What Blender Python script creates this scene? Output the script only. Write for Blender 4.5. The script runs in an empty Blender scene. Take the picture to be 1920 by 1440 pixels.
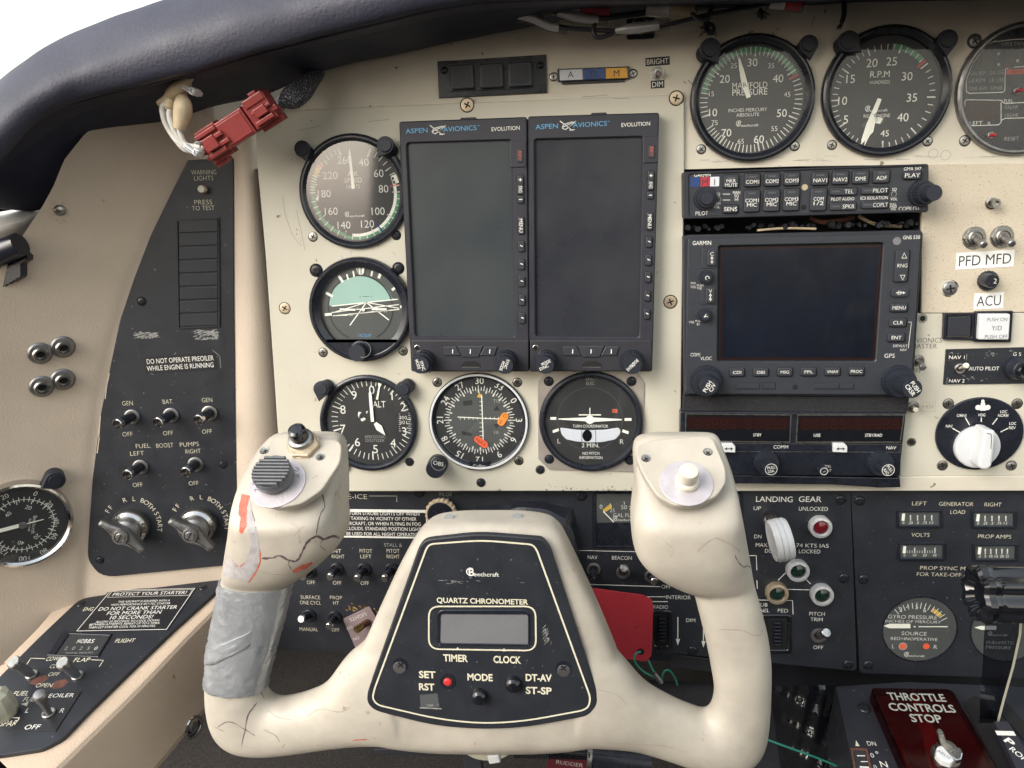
import bpy, math, random
from mathutils import Vector as V, Matrix
from mathutils.geometry import delaunay_2d_cdt
from mathutils.bvhtree import BVHTree
random.seed(7)
R = math.radians
S = bpy.context.scene
C = S.collection
# ---------------------------------------------------------------- camera
F, CX, CY, D = 1442.0, 960.0, 720.0, 534.0       # focal (px), centre (px), camera to panel (mm)
_in = V((1090-CX, 385-CY, F)).normalized()
_dn = V((150.0, 5980.0, F)).normalized()
_up = -(_dn - _in*_dn.dot(_in)).normalized()
_rt = _in.cross(_up) * 1.0
if _rt.x < 0: _rt = -_rt
CAM = V((0, -D, 0))
def ray(px, py):
    d = V((px-CX, py-CY, F))
    return V((d.dot(_rt), d.dot(_in), d.dot(_up)))
cd = bpy.data.cameras.new('camera'); cam = bpy.data.objects.new('camera', cd); C.objects.link(cam)
cam.matrix_world = Matrix(((_rt.x, -_rt.y, -_rt.z, 0), (_in.x, -_in.y, -_in.z, -D*.001), (_up.x, -_up.y, -_up.z, 0), (0, 0, 0, 1)))
cd.sensor_width = 36; cd.lens = F/1920*36; cd.clip_start = .01; cd.clip_end = 500
S.camera = cam
# ---------------------------------------------------------------- light
SUN_EL, SUN_AZ = R(32), R(226)
w = bpy.data.worlds.new('World'); S.world = w; w.use_nodes = True
nt = w.node_tree; nt.nodes.clear()
sky = nt.nodes.new('ShaderNodeTexSky'); sky.sky_type = 'NISHITA'; sky.sun_disc = False
sky.sun_elevation = SUN_EL; sky.sun_rotation = SUN_AZ; sky.dust_density = 2; sky.air_density = 2.5; sky.ozone_density = .8
hs = nt.nodes.new('ShaderNodeHueSaturation'); hs.inputs['Saturation'].default_value = .35
bg = nt.nodes.new('ShaderNodeBackground'); bg.inputs[1].default_value = .15
ou = nt.nodes.new('ShaderNodeOutputWorld')
nt.links.new(sky.outputs[0], hs.inputs['Color']); nt.links.new(hs.outputs[0], bg.inputs[0]); nt.links.new(bg.outputs[0], ou.inputs[0])
sl = bpy.data.lights.new('sun', 'SUN'); sl.energy = 1.0; sl.angle = R(40); sl.color = (1, .96, .9)
so = bpy.data.objects.new('sun', sl); C.objects.link(so)
_sd = V((math.sin(SUN_AZ)*math.cos(SUN_EL), math.cos(SUN_AZ)*math.cos(SUN_EL), math.sin(SUN_EL)))
so.rotation_euler = _sd.to_track_quat('Z', 'Y').to_euler()
S.view_settings.view_transform = 'Standard'; S.view_settings.look = 'None'; S.view_settings.gamma = 1
S.view_settings.exposure = 1.22
# ---------------------------------------------------------------- materials
MATS = {}
def mat(key, col, rough=.5, metal=0, bump=0, bscale=900, var=0, vscale=60, speck=0, sscale=300, scol=(.03, .03, .03), emis=None, spec=.5, coat=0, stretch=None, wear=0, wcol=(.3, .3, .28), wscale=30):
    m = bpy.data.materials.new(key); m.use_nodes = True; MATS[key] = m
    n = m.node_tree.nodes; L = m.node_tree.links; b = n['Principled BSDF']
    b.inputs['Base Color'].default_value = (*col, 1); b.inputs['Roughness'].default_value = rough
    b.inputs['Metallic'].default_value = metal; b.inputs['Specular IOR Level'].default_value = spec
    b.inputs['Coat Weight'].default_value = coat; b.inputs['Coat Roughness'].default_value = .1
    if emis: b.inputs['Emission Color'].default_value = (*emis, 1); b.inputs['Emission Strength'].default_value = 1
    if not (bump or var or speck or wear): return m
    tc = n.new('ShaderNodeTexCoord'); mp = n.new('ShaderNodeMapping'); L.new(tc.outputs['Object'], mp.inputs[0])
    if stretch: mp.inputs['Scale'].default_value = stretch
    def noise(sc, det=5, ro=.6):
        q = n.new('ShaderNodeTexNoise'); q.inputs['Scale'].default_value = sc; q.inputs['Detail'].default_value = det; q.inputs['Roughness'].default_value = ro
        L.new(mp.outputs[0], q.inputs['Vector']); return q.outputs['Fac']
    def ramp(src, a, bb):
        q = n.new('ShaderNodeMapRange'); q.inputs[1].default_value = a; q.inputs[2].default_value = bb; L.new(src, q.inputs[0]); return q.outputs[0]
    def mix(fac, a, c2):
        q = n.new('ShaderNodeMix'); q.data_type = 'RGBA'; L.new(fac, q.inputs[0])
        if isinstance(a, tuple): q.inputs[6].default_value = (*a, 1)
        else: L.new(a, q.inputs[6])
        q.inputs[7].default_value = (*c2, 1); return q.outputs[2]
    cur = tuple(col)
    if var:
        cur = mix(ramp(noise(vscale), .35, .7), cur, tuple(c*(1-var) for c in col))
        rr_ = ramp(noise(vscale*1.7), .3, .7); q = n.new('ShaderNodeMapRange'); q.inputs[3].default_value = max(.03, rough-.1); q.inputs[4].default_value = min(1, rough+.1)
        L.new(rr_, q.inputs[0]); L.new(q.outputs[0], b.inputs['Roughness'])
    if wear: cur = mix(ramp(noise(wscale, 8, .75), .72-wear*.1, .76-wear*.1), cur, wcol)
    if speck: cur = mix(ramp(noise(sscale, 3, .5), .76-speck*.1, .79-speck*.1), cur, scol)
    if not isinstance(cur, tuple): L.new(cur, b.inputs['Base Color'])
    if bump:
        bp = n.new('ShaderNodeBump'); bp.inputs['Strength'].default_value = bump; bp.inputs['Distance'].default_value = .0006
        L.new(noise(bscale, 3, .55), bp.inputs['Height']); L.new(bp.outputs[0], b.inputs['Normal'])
    return m
mat('cream', (.56, .53, .445), .42, bump=.06, bscale=260, var=.10, vscale=16, speck=.35, sscale=160, scol=(.2, .17, .12))
mat('cream2', (.62, .575, .48), .4, bump=.05, bscale=200, var=.12, vscale=22, speck=.5, sscale=130, scol=(.16, .14, .1))
mat('tan_speckle', (.56, .49, .385), .6, bump=.35, bscale=1300, var=.08, vscale=30, speck=1.3, sscale=900, scol=(.32, .26, .19))
mat('vinyl', (.57, .475, .385), .6, bump=.55, bscale=900, var=.14, vscale=9)
mat('ledge_vinyl', (.56, .44, .335), .5, bump=.6, bscale=900, var=.12, vscale=12, speck=.4, sscale=80, scol=(.3, .16, .1))
mat('black', (.019, .0215, .029), .45, bump=.12, bscale=1800, var=.25, vscale=40, speck=.55, sscale=420, scol=(.14, .14, .15))
mat('black_matt', (.020, .022, .030), .55, bump=.1, bscale=1500, var=.2, vscale=50)
mat('slate', (.024, .024, .034), .45, bump=.1, bscale=2600, var=.1, vscale=20)
mat('slate_dark', (.021, .021, .028), .5, bump=.1, bscale=2600, var=.1, vscale=20)
mat('satin_black', (.013, .0155, .024), .28, bump=.05, bscale=700, var=.2, vscale=60)
mat('gloss_black', (.008, .009, .012), .08, var=.1, coat=.4)
mat('foam', (.02, .02, .024), .95, bump=1, bscale=1400, var=.5, vscale=700)
mat('dial', (.030, .031, .034), .5, var=.15, vscale=60)
mat('dial_gray', (.08, .085, .085), .5, var=.15, vscale=60)
mat('white', (.80, .80, .77), .5)
mat('print', (.80, .79, .74), .55, var=.2, vscale=500)
mat('print_dim', (.36, .36, .33), .55, var=.2, vscale=500)
mat('print_cream', (.68, .64, .50), .55, var=.15, vscale=300)
mat('print_faint', (.07, .075, .08), .55)
mat('print_dark', (.03, .03, .035), .55)
mat('lume', (.88, .87, .78), .5)
mat('green', (.08, .26, .15), .5); mat('red', (.55, .03, .035), .45); mat('yellow', (.62, .40, .06), .5)
mat('brick_red', (.27, .042, .04), .42, bump=.15, bscale=700, var=.15, vscale=90, speck=.3, sscale=300, scol=(.4, .2, .18))
mat('flag_orange', (.85, .27, .04), .5); mat('flag_red', (.80, .13, .05), .5)
mat('aqua', (.32, .50, .44), .5, var=.06)
mat('blue_print', (.10, .35, .62), .5)
mat('lamp_blue', (.012, .05, .22), .25); mat('lamp_amber', (.75, .37, .02), .3); mat('lamp_white', (.62, .64, .70), .3)
mat('chrome', (.62, .61, .60), .16, 1, bump=.1, bscale=500, var=.15, vscale=200)
mat('steel', (.42, .41, .39), .33, 1, bump=.2, bscale=900, var=.3, vscale=150)
mat('dull_alloy', (.30, .295, .30), .38, .85, bump=.25, bscale=700, var=.35, vscale=120)
mat('plate_alloy', (.50, .45, .41), .45, .6, bump=.1, bscale=400, var=.2, vscale=40)
mat('brass', (.60, .40, .16), .3, 1, bump=.15, bscale=700, var=.3, vscale=200)
mat('zinc', (.62, .50, .36), .4, .7, bump=.1, var=.2, vscale=200)
mat('hole', (.004, .004, .005), .8)
mat('screen', (.038, .045, .050), .34, var=.03, vscale=9)
mat('screen2', (.026, .028, .035), .32, var=.03, vscale=14)
mat('gps_screen', (.006, .009, .018), .16, var=.4, vscale=35)
mat('lcd', (.17, .17, .185), .3, var=.1, vscale=60)
mat('led_window', (.016, .005, .005), .25)
mat('led_segment', (.026, .006, .006), .3)
mat('button', (.028, .031, .040), .45, var=.1, vscale=200)
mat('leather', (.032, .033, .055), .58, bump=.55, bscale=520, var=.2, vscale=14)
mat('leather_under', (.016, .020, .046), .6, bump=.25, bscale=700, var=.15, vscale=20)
mat('boot_leather', (.016, .017, .024), .35, bump=.7, bscale=450, var=.2, vscale=30)
mat('yoke_paint', (.50, .457, .392), .52, bump=.45, bscale=95, var=.36, vscale=15, speck=.55, sscale=140, scol=(.36, .29, .22), wear=.35, wcol=(.50, .42, .33), wscale=55)
mat('crack', (.11, .07, .08), .8); mat('crack_soft', (.30, .23, .19), .8)
mat('chip_red', (.62, .13, .08), .6, var=.4, vscale=250)
mat('chip_gray', (.44, .42, .43), .6, bump=.5, bscale=400, var=.35, vscale=150)
mat('duct_tape', (.42, .44, .47), .33, .5, bump=.6, bscale=260, var=.25, vscale=35, stretch=(1, 1, .3))
mat('sleeve_silver', (.62, .62, .63), .35, .4, bump=.6, bscale=500)
mat('light_cap', (.034, .038, .055), .4)
mat('rib_gray', (.13, .135, .15), .45, bump=.2, var=.2, vscale=200)
mat('seat_fabric', (.05, .048, .046), .9, bump=.6, bscale=900)
mat('lilac', (.56, .52, .55), .35, .3, var=.25, vscale=70)
mat('ivory', (.66, .62, .52), .4, var=.2, vscale=130)
mat('white_plastic', (.64, .65, .67), .35, var=.07, vscale=60)
mat('wire_white', (.62, .60, .56), .5, var=.25, vscale=250)
mat('wire_red', (.55, .04, .06), .45); mat('wire_black', (.02, .02, .028), .4); mat('wire_green', (.02, .22, .16), .45)
mat('sleeve', (.03, .03, .042), .6, bump=1, bscale=1500, speck=1.6, sscale=1500, scol=(.55, .55, .6))
mat('masking_tape', (.56, .45, .30), .7, bump=.5, bscale=300, var=.3, vscale=120)
mat('tag_red', (.43, .028, .042), .5, var=.12, vscale=60, speck=.5, sscale=110, scol=(.1, .01, .01))
mat('inner_red', (.17, .008, .02), .3)
mat('tag_dark_red', (.065, .005, .012), .5); mat('tag_lilac', (.28, .21, .22), .5, var=.2, vscale=70)
mat('rust', (.13, .05, .035), .8, var=.4, vscale=200); mat('scuff', (.34, .34, .33), .7, bump=.5, bscale=500, var=.5, vscale=300)
mat('carpet', (.05, .043, .040), .95, bump=1, bscale=1200, var=.7, vscale=500)
mat('void', (.010, .010, .013), .8, var=.3, vscale=30)
mat('label_white', (.78, .78, .76), .5); mat('label_black', (.012, .012, .015), .45)
mat('red_lens', (.13, .006, .012), .12, coat=.5); mat('green_lens', (.006, .022, .016), .1, coat=.5)
mat('black_rubber', (.011, .014, .024), .5, bump=.2, bscale=900)
mat('clear_lens', (.46, .45, .36), .12, bump=.5, bscale=150, var=.2, vscale=100, coat=.5)
mat('white_trim', (.68, .66, .64), .5, bump=.5, bscale=120, var=.15, vscale=60)
def glassmat(key, tint, rough=.02, ior=1.45):
    m = bpy.data.materials.new(key); m.use_nodes = True; MATS[key] = m
    n = m.node_tree.nodes; L = m.node_tree.links; n.clear()
    tr = n.new('ShaderNodeBsdfTransparent'); tr.inputs[0].default_value = (*tint, 1)
    gl = n.new('ShaderNodeBsdfGlossy'); gl.inputs['Roughness'].default_value = rough
    lw = n.new('ShaderNodeLayerWeight'); pw = n.new('ShaderNodeMath'); pw.operation = 'POWER'; pw.inputs[1].default_value = 5
    fr = n.new('ShaderNodeMapRange'); f0 = ((ior-1)/(ior+1))**2; fr.inputs[3].default_value = f0; fr.inputs[4].default_value = 1
    L.new(lw.outputs['Facing'], pw.inputs[0]); L.new(pw.outputs[0], fr.inputs[0])
    mx = n.new('ShaderNodeMixShader'); o = n.new('ShaderNodeOutputMaterial')
    L.new(fr.outputs[0], mx.inputs[0]); L.new(tr.outputs[0], mx.inputs[1]); L.new(gl.outputs[0], mx.inputs[2]); L.new(mx.outputs[0], o.inputs[0])
glassmat('glass', (.96, .97, .97)); glassmat('red_acrylic', (.50, .06, .09), .12, 1.45); glassmat('glass_glare', (.96, .97, .97), .07, 2.3); glassmat('clear_sleeve', (.85, .85, .86), .1, 1.5)  # airspeed glass gets a raised index to put in a stronger window glare
glassmat('lever_acrylic', (.46, .47, .52), .06, 1.5)
# ---------------------------------------------------------------- frames
class Fr:
    def __init__(s, O, X, Y):
        s.O = V(O); s.X = V(X).normalized(); s.Y = (V(Y)-s.X*V(Y).dot(s.X)).normalized(); s.N = s.X.cross(s.Y)
    def hit(s, px, py, h=0):
        d = ray(px, py); t = (s.O + s.N*h - CAM).dot(s.N)/d.dot(s.N); p = CAM + d*t - s.O
        return p.dot(s.X), p.dot(s.Y)
    def w(s, u, v, h=0): return s.O + s.X*u + s.Y*v + s.N*h
    def at(s, px, py, h=0, rot=0):
        u, v = s.hit(px, py, h); a = R(rot)
        return Fr(s.w(u, v, h), s.X*math.cos(a)+s.Y*math.sin(a), s.Y*math.cos(a)-s.X*math.sin(a))
    def k(s): return (s.O-CAM).dot(_in_w)/F
    def mw(s):
        o = s.O*.001
        return Matrix(((s.X.x, s.Y.x, s.N.x, o.x), (s.X.y, s.Y.y, s.N.y, o.y), (s.X.z, s.Y.z, s.N.z, o.z), (0, 0, 0, 1)))
_in_w = V((_rt.z, _in.z, _up.z))                 # optical axis in world
MP = Fr((0, 0, 0), (1, 0, 0), (0, 0, 1))
def rp(pts, r, n=4):
    """polygon with rounded corners; r one radius or one per corner"""
    out = []; N = len(pts)
    for i in range(N):
        p = V(pts[i]); a = V(pts[i-1]); b = V(pts[(i+1) % N]); q = r[i] if isinstance(r, (list, tuple)) else r
        if q <= 0: out += [tuple(p)]*1; continue
        da = a-p; db = b-p; q1 = min(q, da.length*.48); q2 = min(q, db.length*.48)
        s = p+da.normalized()*q1; e = p+db.normalized()*q2
        for j in range(n+1):
            t = j/n; out.append(tuple(s*(1-t)**2 + p*2*t*(1-t) + e*t*t))
    return out
def cr(pts, n=6, closed=False):
    """Catmull-Rom through points of any dimension"""
    P = [V(p) for p in pts]; out = []; N = len(P)
    g = (lambda i: P[i % N]) if closed else (lambda i: P[max(0, min(N-1, i))])
    for i in range(N if closed else N-1):
        a, b, c, d = g(i-1), g(i), g(i+1), g(i+2)
        for j in range(n):
            t = j/n; out.append(.5*((2*b)+(c-a)*t+(2*a-5*b+4*c-d)*t*t+(3*b-a-3*c+d)*t**3))
    if not closed: out.append(P[-1])
    return out
def offset(poly, d):
    n = len(poly); A = sum(poly[i][0]*poly[(i+1) % n][1]-poly[(i+1) % n][0]*poly[i][1] for i in range(n)); sg = 1 if A > 0 else -1; out = []
    for i in range(n):
        p = V(poly[i][:2]); a = V(poly[i-1][:2]); b = V(poly[(i+1) % n][:2])
        e1 = (p-a); e2 = (b-p)
        if e1.length < 1e-6: e1 = e2
        if e2.length < 1e-6: e2 = e1
        if e1.length < 1e-6: out.append((p.x, p.y)); continue
        e1.normalize(); e2.normalize(); n1 = V((-e1.y, e1.x)); n2 = V((-e2.y, e2.x)); m = n1+n2
        if m.length < .2: m = n1
        m.normalize(); c = max(.45, m.dot(n1)); q = p+m*(sg*d/c); out.append((q.x, q.y))
    return out
# ---------------------------------------------------------------- text
_tc = {}
def tmesh(s, b):
    k = (s, b)
    if k not in _tc:
        c = bpy.data.curves.new('t', 'FONT'); c.body = s; c.offset = b; c.resolution_u = 3; c.align_x = 'LEFT'
        o = bpy.data.objects.new('t', c); m = o.to_mesh()
        vs = [(v.co.x, v.co.y) for v in m.vertices]; fs = [tuple(p.vertices) for p in m.polygons]; o.to_mesh_clear()
        bpy.data.objects.remove(o); bpy.data.curves.remove(c)
        xs = [v[0] for v in vs] or [0, 1]
        _tc[k] = (vs, fs, min(xs), max(xs))
    return _tc[k]
_o = tmesh('H', 0); CAP = max(v[1] for v in _o[0])
# ---------------------------------------------------------------- mesh builder
class MB:
    def __init__(s, fr): s.fr = fr; s.k = fr.k(); s.v = []; s.f = []; s.m = []; s.mats = []
    def mi(s, m):
        if m not in s.mats: s.mats.append(m)
        return s.mats.index(m)
    def add(s, vs, fs, m):
        b = len(s.v); s.v += [tuple(v) for v in vs]; i = s.mi(m)
        for f in fs: s.f.append(tuple(b+q for q in f)); s.m.append(i)
    def L(s, px, py, h=0): return s.fr.hit(px, py, h)
    def prism(s, P, h0, h1, m, bev=0, side=None):
        n = len(P); A = sum(P[i][0]*P[(i+1) % n][1]-P[(i+1) % n][0]*P[i][1] for i in range(n))
        if A < 0: P = P[::-1]
        rings = [[(x, y, h0) for x, y in P]]
        if bev:
            rings.append([(x, y, h1-bev) for x, y in P]); rings.append([(x, y, h1-bev*.3) for x, y in offset(P, bev*.3)]); rings.append([(x, y, h1) for x, y in offset(P, bev)])
        else: rings.append([(x, y, h1) for x, y in P])
        vs = [p for r in rings for p in r]; fs = []
        for k in range(len(rings)-1):
            for i in range(n): j = (i+1) % n; fs.append((k*n+i, k*n+j, (k+1)*n+j, (k+1)*n+i))
        s.add(vs, fs, side or m); q = (len(rings)-1)*n; s.add(rings[-1], [tuple(range(n))], m)
    def poly(s, pts, h0, h1, m, bev=0, r=0, n=4, side=None):
        if r: pts = rp(pts, r, n)
        s.prism([s.L(p[0], p[1], h1) for p in pts], h0, h1, m, bev, side)
    def flat(s, pts, h, m):
        P = [s.L(p[0], p[1], h) for p in pts]; n = len(P)
        if sum(P[i][0]*P[(i+1) % n][1]-P[(i+1) % n][0]*P[i][1] for i in range(n)) < 0: P = P[::-1]
        s.add([(x, y, h) for x, y in P], [tuple(range(n))], m)
    def rr(s, cx, cy, w, h, r, h0, h1, m, bev=0, rot=0, side=None):
        x0, y0 = s.L(cx, cy, h1); a = w*s.k/2; b = h*s.k/2; c, t = math.cos(R(rot)), math.sin(R(rot))
        P = rp([(-a, -b), (a, -b), (a, b), (-a, b)], r*s.k, 3) if r else [(-a, -b), (a, -b), (a, b), (-a, b)]
        s.prism([(x0+x*c-y*t, y0+x*t+y*c) for x, y in P], h0, h1, m, bev, side)
    def disc(s, cx, cy, r, h0, h1, m, bev=0, n=32, side=None, at=None, ry=None):
        x0, y0 = s.L(cx, cy, h1 if at is None else at); r *= s.k; ry = r if ry is None else ry*s.k
        s.prism([(x0+r*math.cos(2*math.pi*i/n), y0+ry*math.sin(2*math.pi*i/n)) for i in range(n)], h0, h1, m, bev, side)
    def lathe(s, cx, cy, prof, m, n=40, at=0, knurl=None, cap=True, ax=None):
        """prof [(r px, h mm)] from the base up; knurl (count, depth px, first, last ring)"""
        x0, y0 = s.L(cx, cy, at); vs = []; fs = []
        for j, (r, h) in enumerate(prof):
            for i in range(n):
                q = r
                if knurl and knurl[2] <= j <= knurl[3]: q = r-knurl[1]*(.5+.5*math.cos(2*math.pi*i*knurl[0]/n))
                a = 2*math.pi*i/n; vs.append((x0+q*s.k*math.cos(a), y0+q*s.k*math.sin(a), h))
        for j in range(len(prof)-1):
            for i in range(n): k2 = (i+1) % n; fs.append((j*n+i, j*n+k2, (j+1)*n+k2, (j+1)*n+i))
        if cap: fs.append(tuple((len(prof)-1)*n+i for i in range(n)))
        s.add(vs, fs, m)
    def ring(s, cx, cy, r0, r1, h, m, a0=0, a1=360, at=None):
        """flat ring sector; angles clockwise from up"""
        x0, y0 = s.L(cx, cy, h if at is None else at); n = max(3, int(abs(a1-a0)/5)); vs = []
        for i in range(n+1):
            a = R(90-(a0+(a1-a0)*i/n)); c, t = math.cos(a)*s.k, math.sin(a)*s.k
            vs += [(x0+r0*c, y0+r0*t, h), (x0+r1*c, y0+r1*t, h)]
        s.add(vs, [(2*i, 2*i+1, 2*i+3, 2*i+2) for i in range(n)], m)
    def ticks(s, cx, cy, r0, r1, angs, w_, h, m):
        for a in angs:
            q = R(a); sx, sy = math.sin(q), -math.cos(q)
            x0, y0 = s.L(cx, cy, h); dx, dy = math.sin(q), math.cos(q); w2 = w_*s.k/2
            s.add([(x0+dx*r*s.k+dy*e, y0+dy*r*s.k-dx*e, h) for r, e in ((r0, -w2), (r1, -w2), (r1, w2), (r0, w2))], [(0, 1, 2, 3)][::-1], m)
    def line(s, p, q, w_, h, m, h0=None, w1=None):
        a = V(s.L(*p, h)); b = V(s.L(*q, h)); d = (b-a); d.normalize(); nn = V((-d.y, d.x)); e = w_*s.k/2; e1 = e if w1 is None else w1*s.k/2
        P = [a-nn*e, b-nn*e1, b+nn*e1, a+nn*e]
        if h0 is None: s.add([(x.x, x.y, h) for x in P], [(0, 1, 2, 3)], m)
        else: s.prism([tuple(x) for x in P], h0, h, m)
    def pl(s, pts, w_, h, m, closed=False):
        P = [V(s.L(*p, h)) for p in pts]; n = len(P); e = w_*s.k/2; vs = []
        for i in range(n):
            a = P[i-1] if (i or closed) else P[0]; b = P[(i+1) % n] if (i < n-1 or closed) else P[-1]
            d1 = P[i]-a; d2 = b-P[i]
            d = (d1.normalized() if d1.length > 1e-6 else d2.normalized())+(d2.normalized() if d2.length > 1e-6 else d1.normalized())
            d = d.normalized() if d.length > 1e-6 else V((1, 0)); nn = V((-d.y, d.x)); vs += [(*(P[i]-nn*e), h), (*(P[i]+nn*e), h)]
        fs = [(2*i, 2*i+2, 2*i+3, 2*i+1) for i in range(n-1)]
        if closed: fs.append((2*n-2, 0, 1, 2*n-1))
        s.add(vs, fs, m)
    def frame(s, outer, inner, h0, h1, m, hin=None, bev=0):
        """ring between two px loops of equal length, inner wall down to hin"""
        if bev: pass
        O = [s.L(*p, h1) for p in outer]; I = [s.L(*p, h1) for p in inner]; n = len(O); hin = h0 if hin is None else hin
        Ob = offset(O, bev) if bev else O; Ib = offset(I, -bev) if bev else I
        rings = [[(x, y, h0) for x, y in O], [(x, y, h1-bev) for x, y in O], [(x, y, h1) for x, y in Ob], [(x, y, h1) for x, y in Ib], [(x, y, h1-bev) for x, y in I], [(x, y, hin) for x, y in I]]
        vs = [p for r in rings for p in r]
        s.add(vs, [(k*n+i, k*n+(i+1) % n, (k+1)*n+(i+1) % n, (k+1)*n+i) for k in range(5) for i in range(n)], m)
    def txt(s, t, px, py, cap, m='print', w=None, rot=0, h=.1, b=0, al='C', it=0):
        """text with cap height and optional total width in px, centred (C) or starting (L) or ending (R) at px,py (middle of cap height)"""
        if cap < 9.6: b = min(b, .012)-.009
        vs, fs, x0, x1 = tmesh(t, b); ky = cap*s.k/CAP; kx = ky if w is None else w*s.k/max(.01, x1-x0)
        ox = {'C': (x0+x1)/2, 'L': x0, 'R': x1}[al]; u, v = s.L(px, py, h); c, q = math.cos(R(rot)), math.sin(R(rot)); out = []
        for x, y in vs:
            y = (y-CAP/2)*ky; x = (x-ox)*kx+it*y; out.append((u+x*c-y*q, v+x*q+y*c, h))
        s.add(out, fs, m)
    def P3(s, px, py, h):
        u, v = s.L(px, py, h); return V((u, v, h))
    def tube(s, pts, r, m, n=10, smooth=0, cap=True, px=True, flatten=1):
        """pts (px, py, h mm); r mm, one or per point"""
        rs = r if isinstance(r, (list, tuple)) else [r]*len(pts)
        if max(rs) > .6: n = max(n, 18)
        P = [s.P3(*p) if px else V(p) for p in pts]
        if smooth:
            Q = cr([(*p, q) for p, q in zip(P, rs)], smooth); P = [V(q[:3]) for q in Q]; rs = [q[3] for q in Q]
        vs = []; fs = []; up = None
        for i, p in enumerate(P):
            d = (P[min(i+1, len(P)-1)]-P[max(0, i-1)])
            d = d.normalized() if d.length > 1e-7 else V((0, 0, 1))
            if up is None: up = V((0, 0, 1)) if abs(d.z) < .9 else V((1, 0, 0))
            a = d.cross(up)
            if a.length < 1e-4: a = d.orthogonal()
            a.normalize(); b = a.cross(d).normalized(); up = b
            for j in range(n):
                t = 2*math.pi*j/n; vs.append(p+a*(rs[i]*math.cos(t))+b*(rs[i]*math.sin(t)*flatten))
        for i in range(len(P)-1):
            for j in range(n): k2 = (j+1) % n; fs.append((i*n+j, i*n+k2, (i+1)*n+k2, (i+1)*n+j))
        if cap: fs.append(tuple(range(n))[::-1]); fs.append(tuple((len(P)-1)*n+j for j in range(n)))
        s.add(vs, fs, m)
    def data(s, name):
        me = bpy.data.meshes.new(name); me.from_pydata([(x*.001, y*.001, z*.001) for x, y, z in s.v], [], s.f)
        for m in s.mats: me.materials.append(MATS[m])
        me.polygons.foreach_set('material_index', s.m); me.shade_smooth(); me.set_sharp_from_angle(angle=R(21.5)); me.update()
        return me
    def build(s, name, parent=None, label=None):
        o = bpy.data.objects.new(name, s.data(name)); C.objects.link(o)
        if parent is not None: o.parent = parent
        else: o.matrix_world = s.fr.mw()
        if label: o['label'] = label
        return o
class T:
    """a thing: Empty at its base, parts built in its frame"""
    def __init__(s, name, label, cat, base, px, py, h=0, rot=0, group=None):
        s.fr = base.at(px, py, h, rot); s.o = bpy.data.objects.new(name, None); C.objects.link(s.o); s.o.empty_display_size = .01
        s.o.matrix_world = s.fr.mw(); s.o['label'] = label; s.o['category'] = cat
        if group: s.o['group'] = group
    def mb(s): return MB(s.fr)
    def part(s, name, fn, label=None, parent=None):
        m = MB(s.fr); fn(m); return m.build(name, parent or s.o, label)
def tag(o, label, cat, group=None, kind=None):
    if label: o['label'] = label
    if cat: o['category'] = cat
    if group: o['group'] = group
    if kind: o['kind'] = kind
    return o
def one(name, label, cat, base, px, py, fn, h=0, rot=0, group=None):
    """a thing that is a single mesh"""
    m = MB(base.at(px, py, h, rot)); fn(m); return tag(m.build(name), label, cat, group)
# ---- screws: parts of a panel, sharing mesh data
_scr = {}
def screw_data(kind):
    if kind in _scr: return _scr[kind]
    hd, sl_, dome = {'black': ('satin_black', 'hole', 1.0), 'brass': ('zinc', 'hole', .25), 'steel': ('steel', 'hole', .3), 'dome': ('dull_alloy', 'hole', 1.2), 'goldpan': ('brass', 'hole', 1.2)}[kind]
    m = MB(Fr((0, 0, 0), (1, 0, 0), (0, 0, 1))); m.k = 1
    m.L = lambda a, b, h=0: (a, b)
    m.lathe(0, 0, [(1.18, 0), (1.18, .05)], 'hole', 18)
    m.lathe(0, 0, [(1, 0), (1, dome*.25), (.82, dome*.75), (.5, dome), (.02, dome*1.05)], hd, 18)
    for a in (20, 110):
        c, q = math.cos(R(a)), math.sin(R(a)); P = [(-.55, -.12), (.55, -.12), (.55, .12), (-.55, .12)]
        m.prism([(x*c-y*q, x*q+y*c) for x, y in P], dome*.8, dome*1.09+(.02 if a > 90 else 0), sl_)
    _scr[kind] = m.data('screw'); return _scr[kind]
def screw(parent, fr, px, py, r=5.5, kind='black', h=0):
    u, v = fr.hit(px, py, h); o = bpy.data.objects.new('screw', screw_data(kind)); C.objects.link(o); o.parent = parent
    k = fr.k()*r; a = random.uniform(0, 6.28)
    o.matrix_local = Matrix.Translation((u*.001, v*.001, h*.001)) @ Matrix.Rotation(a, 4, 'Z') @ Matrix.Diagonal((k, k, 1, 1)); return o
def angle_map(tab, n):
    """piecewise linear scale positions: tab [(value, angle)], n steps per interval -> all tick angles"""
    out = []
    for (v0, a0), (v1, a1) in zip(tab, tab[1:]):
        out += [a0+(a1-a0)*i/n for i in range(n)]
    return out+[tab[-1][1]]
def arrow(m, p, q, w_, h, mt, tipw=0, h0=None): m.line(p, q, w_, h, mt, h0, tipw)
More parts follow.
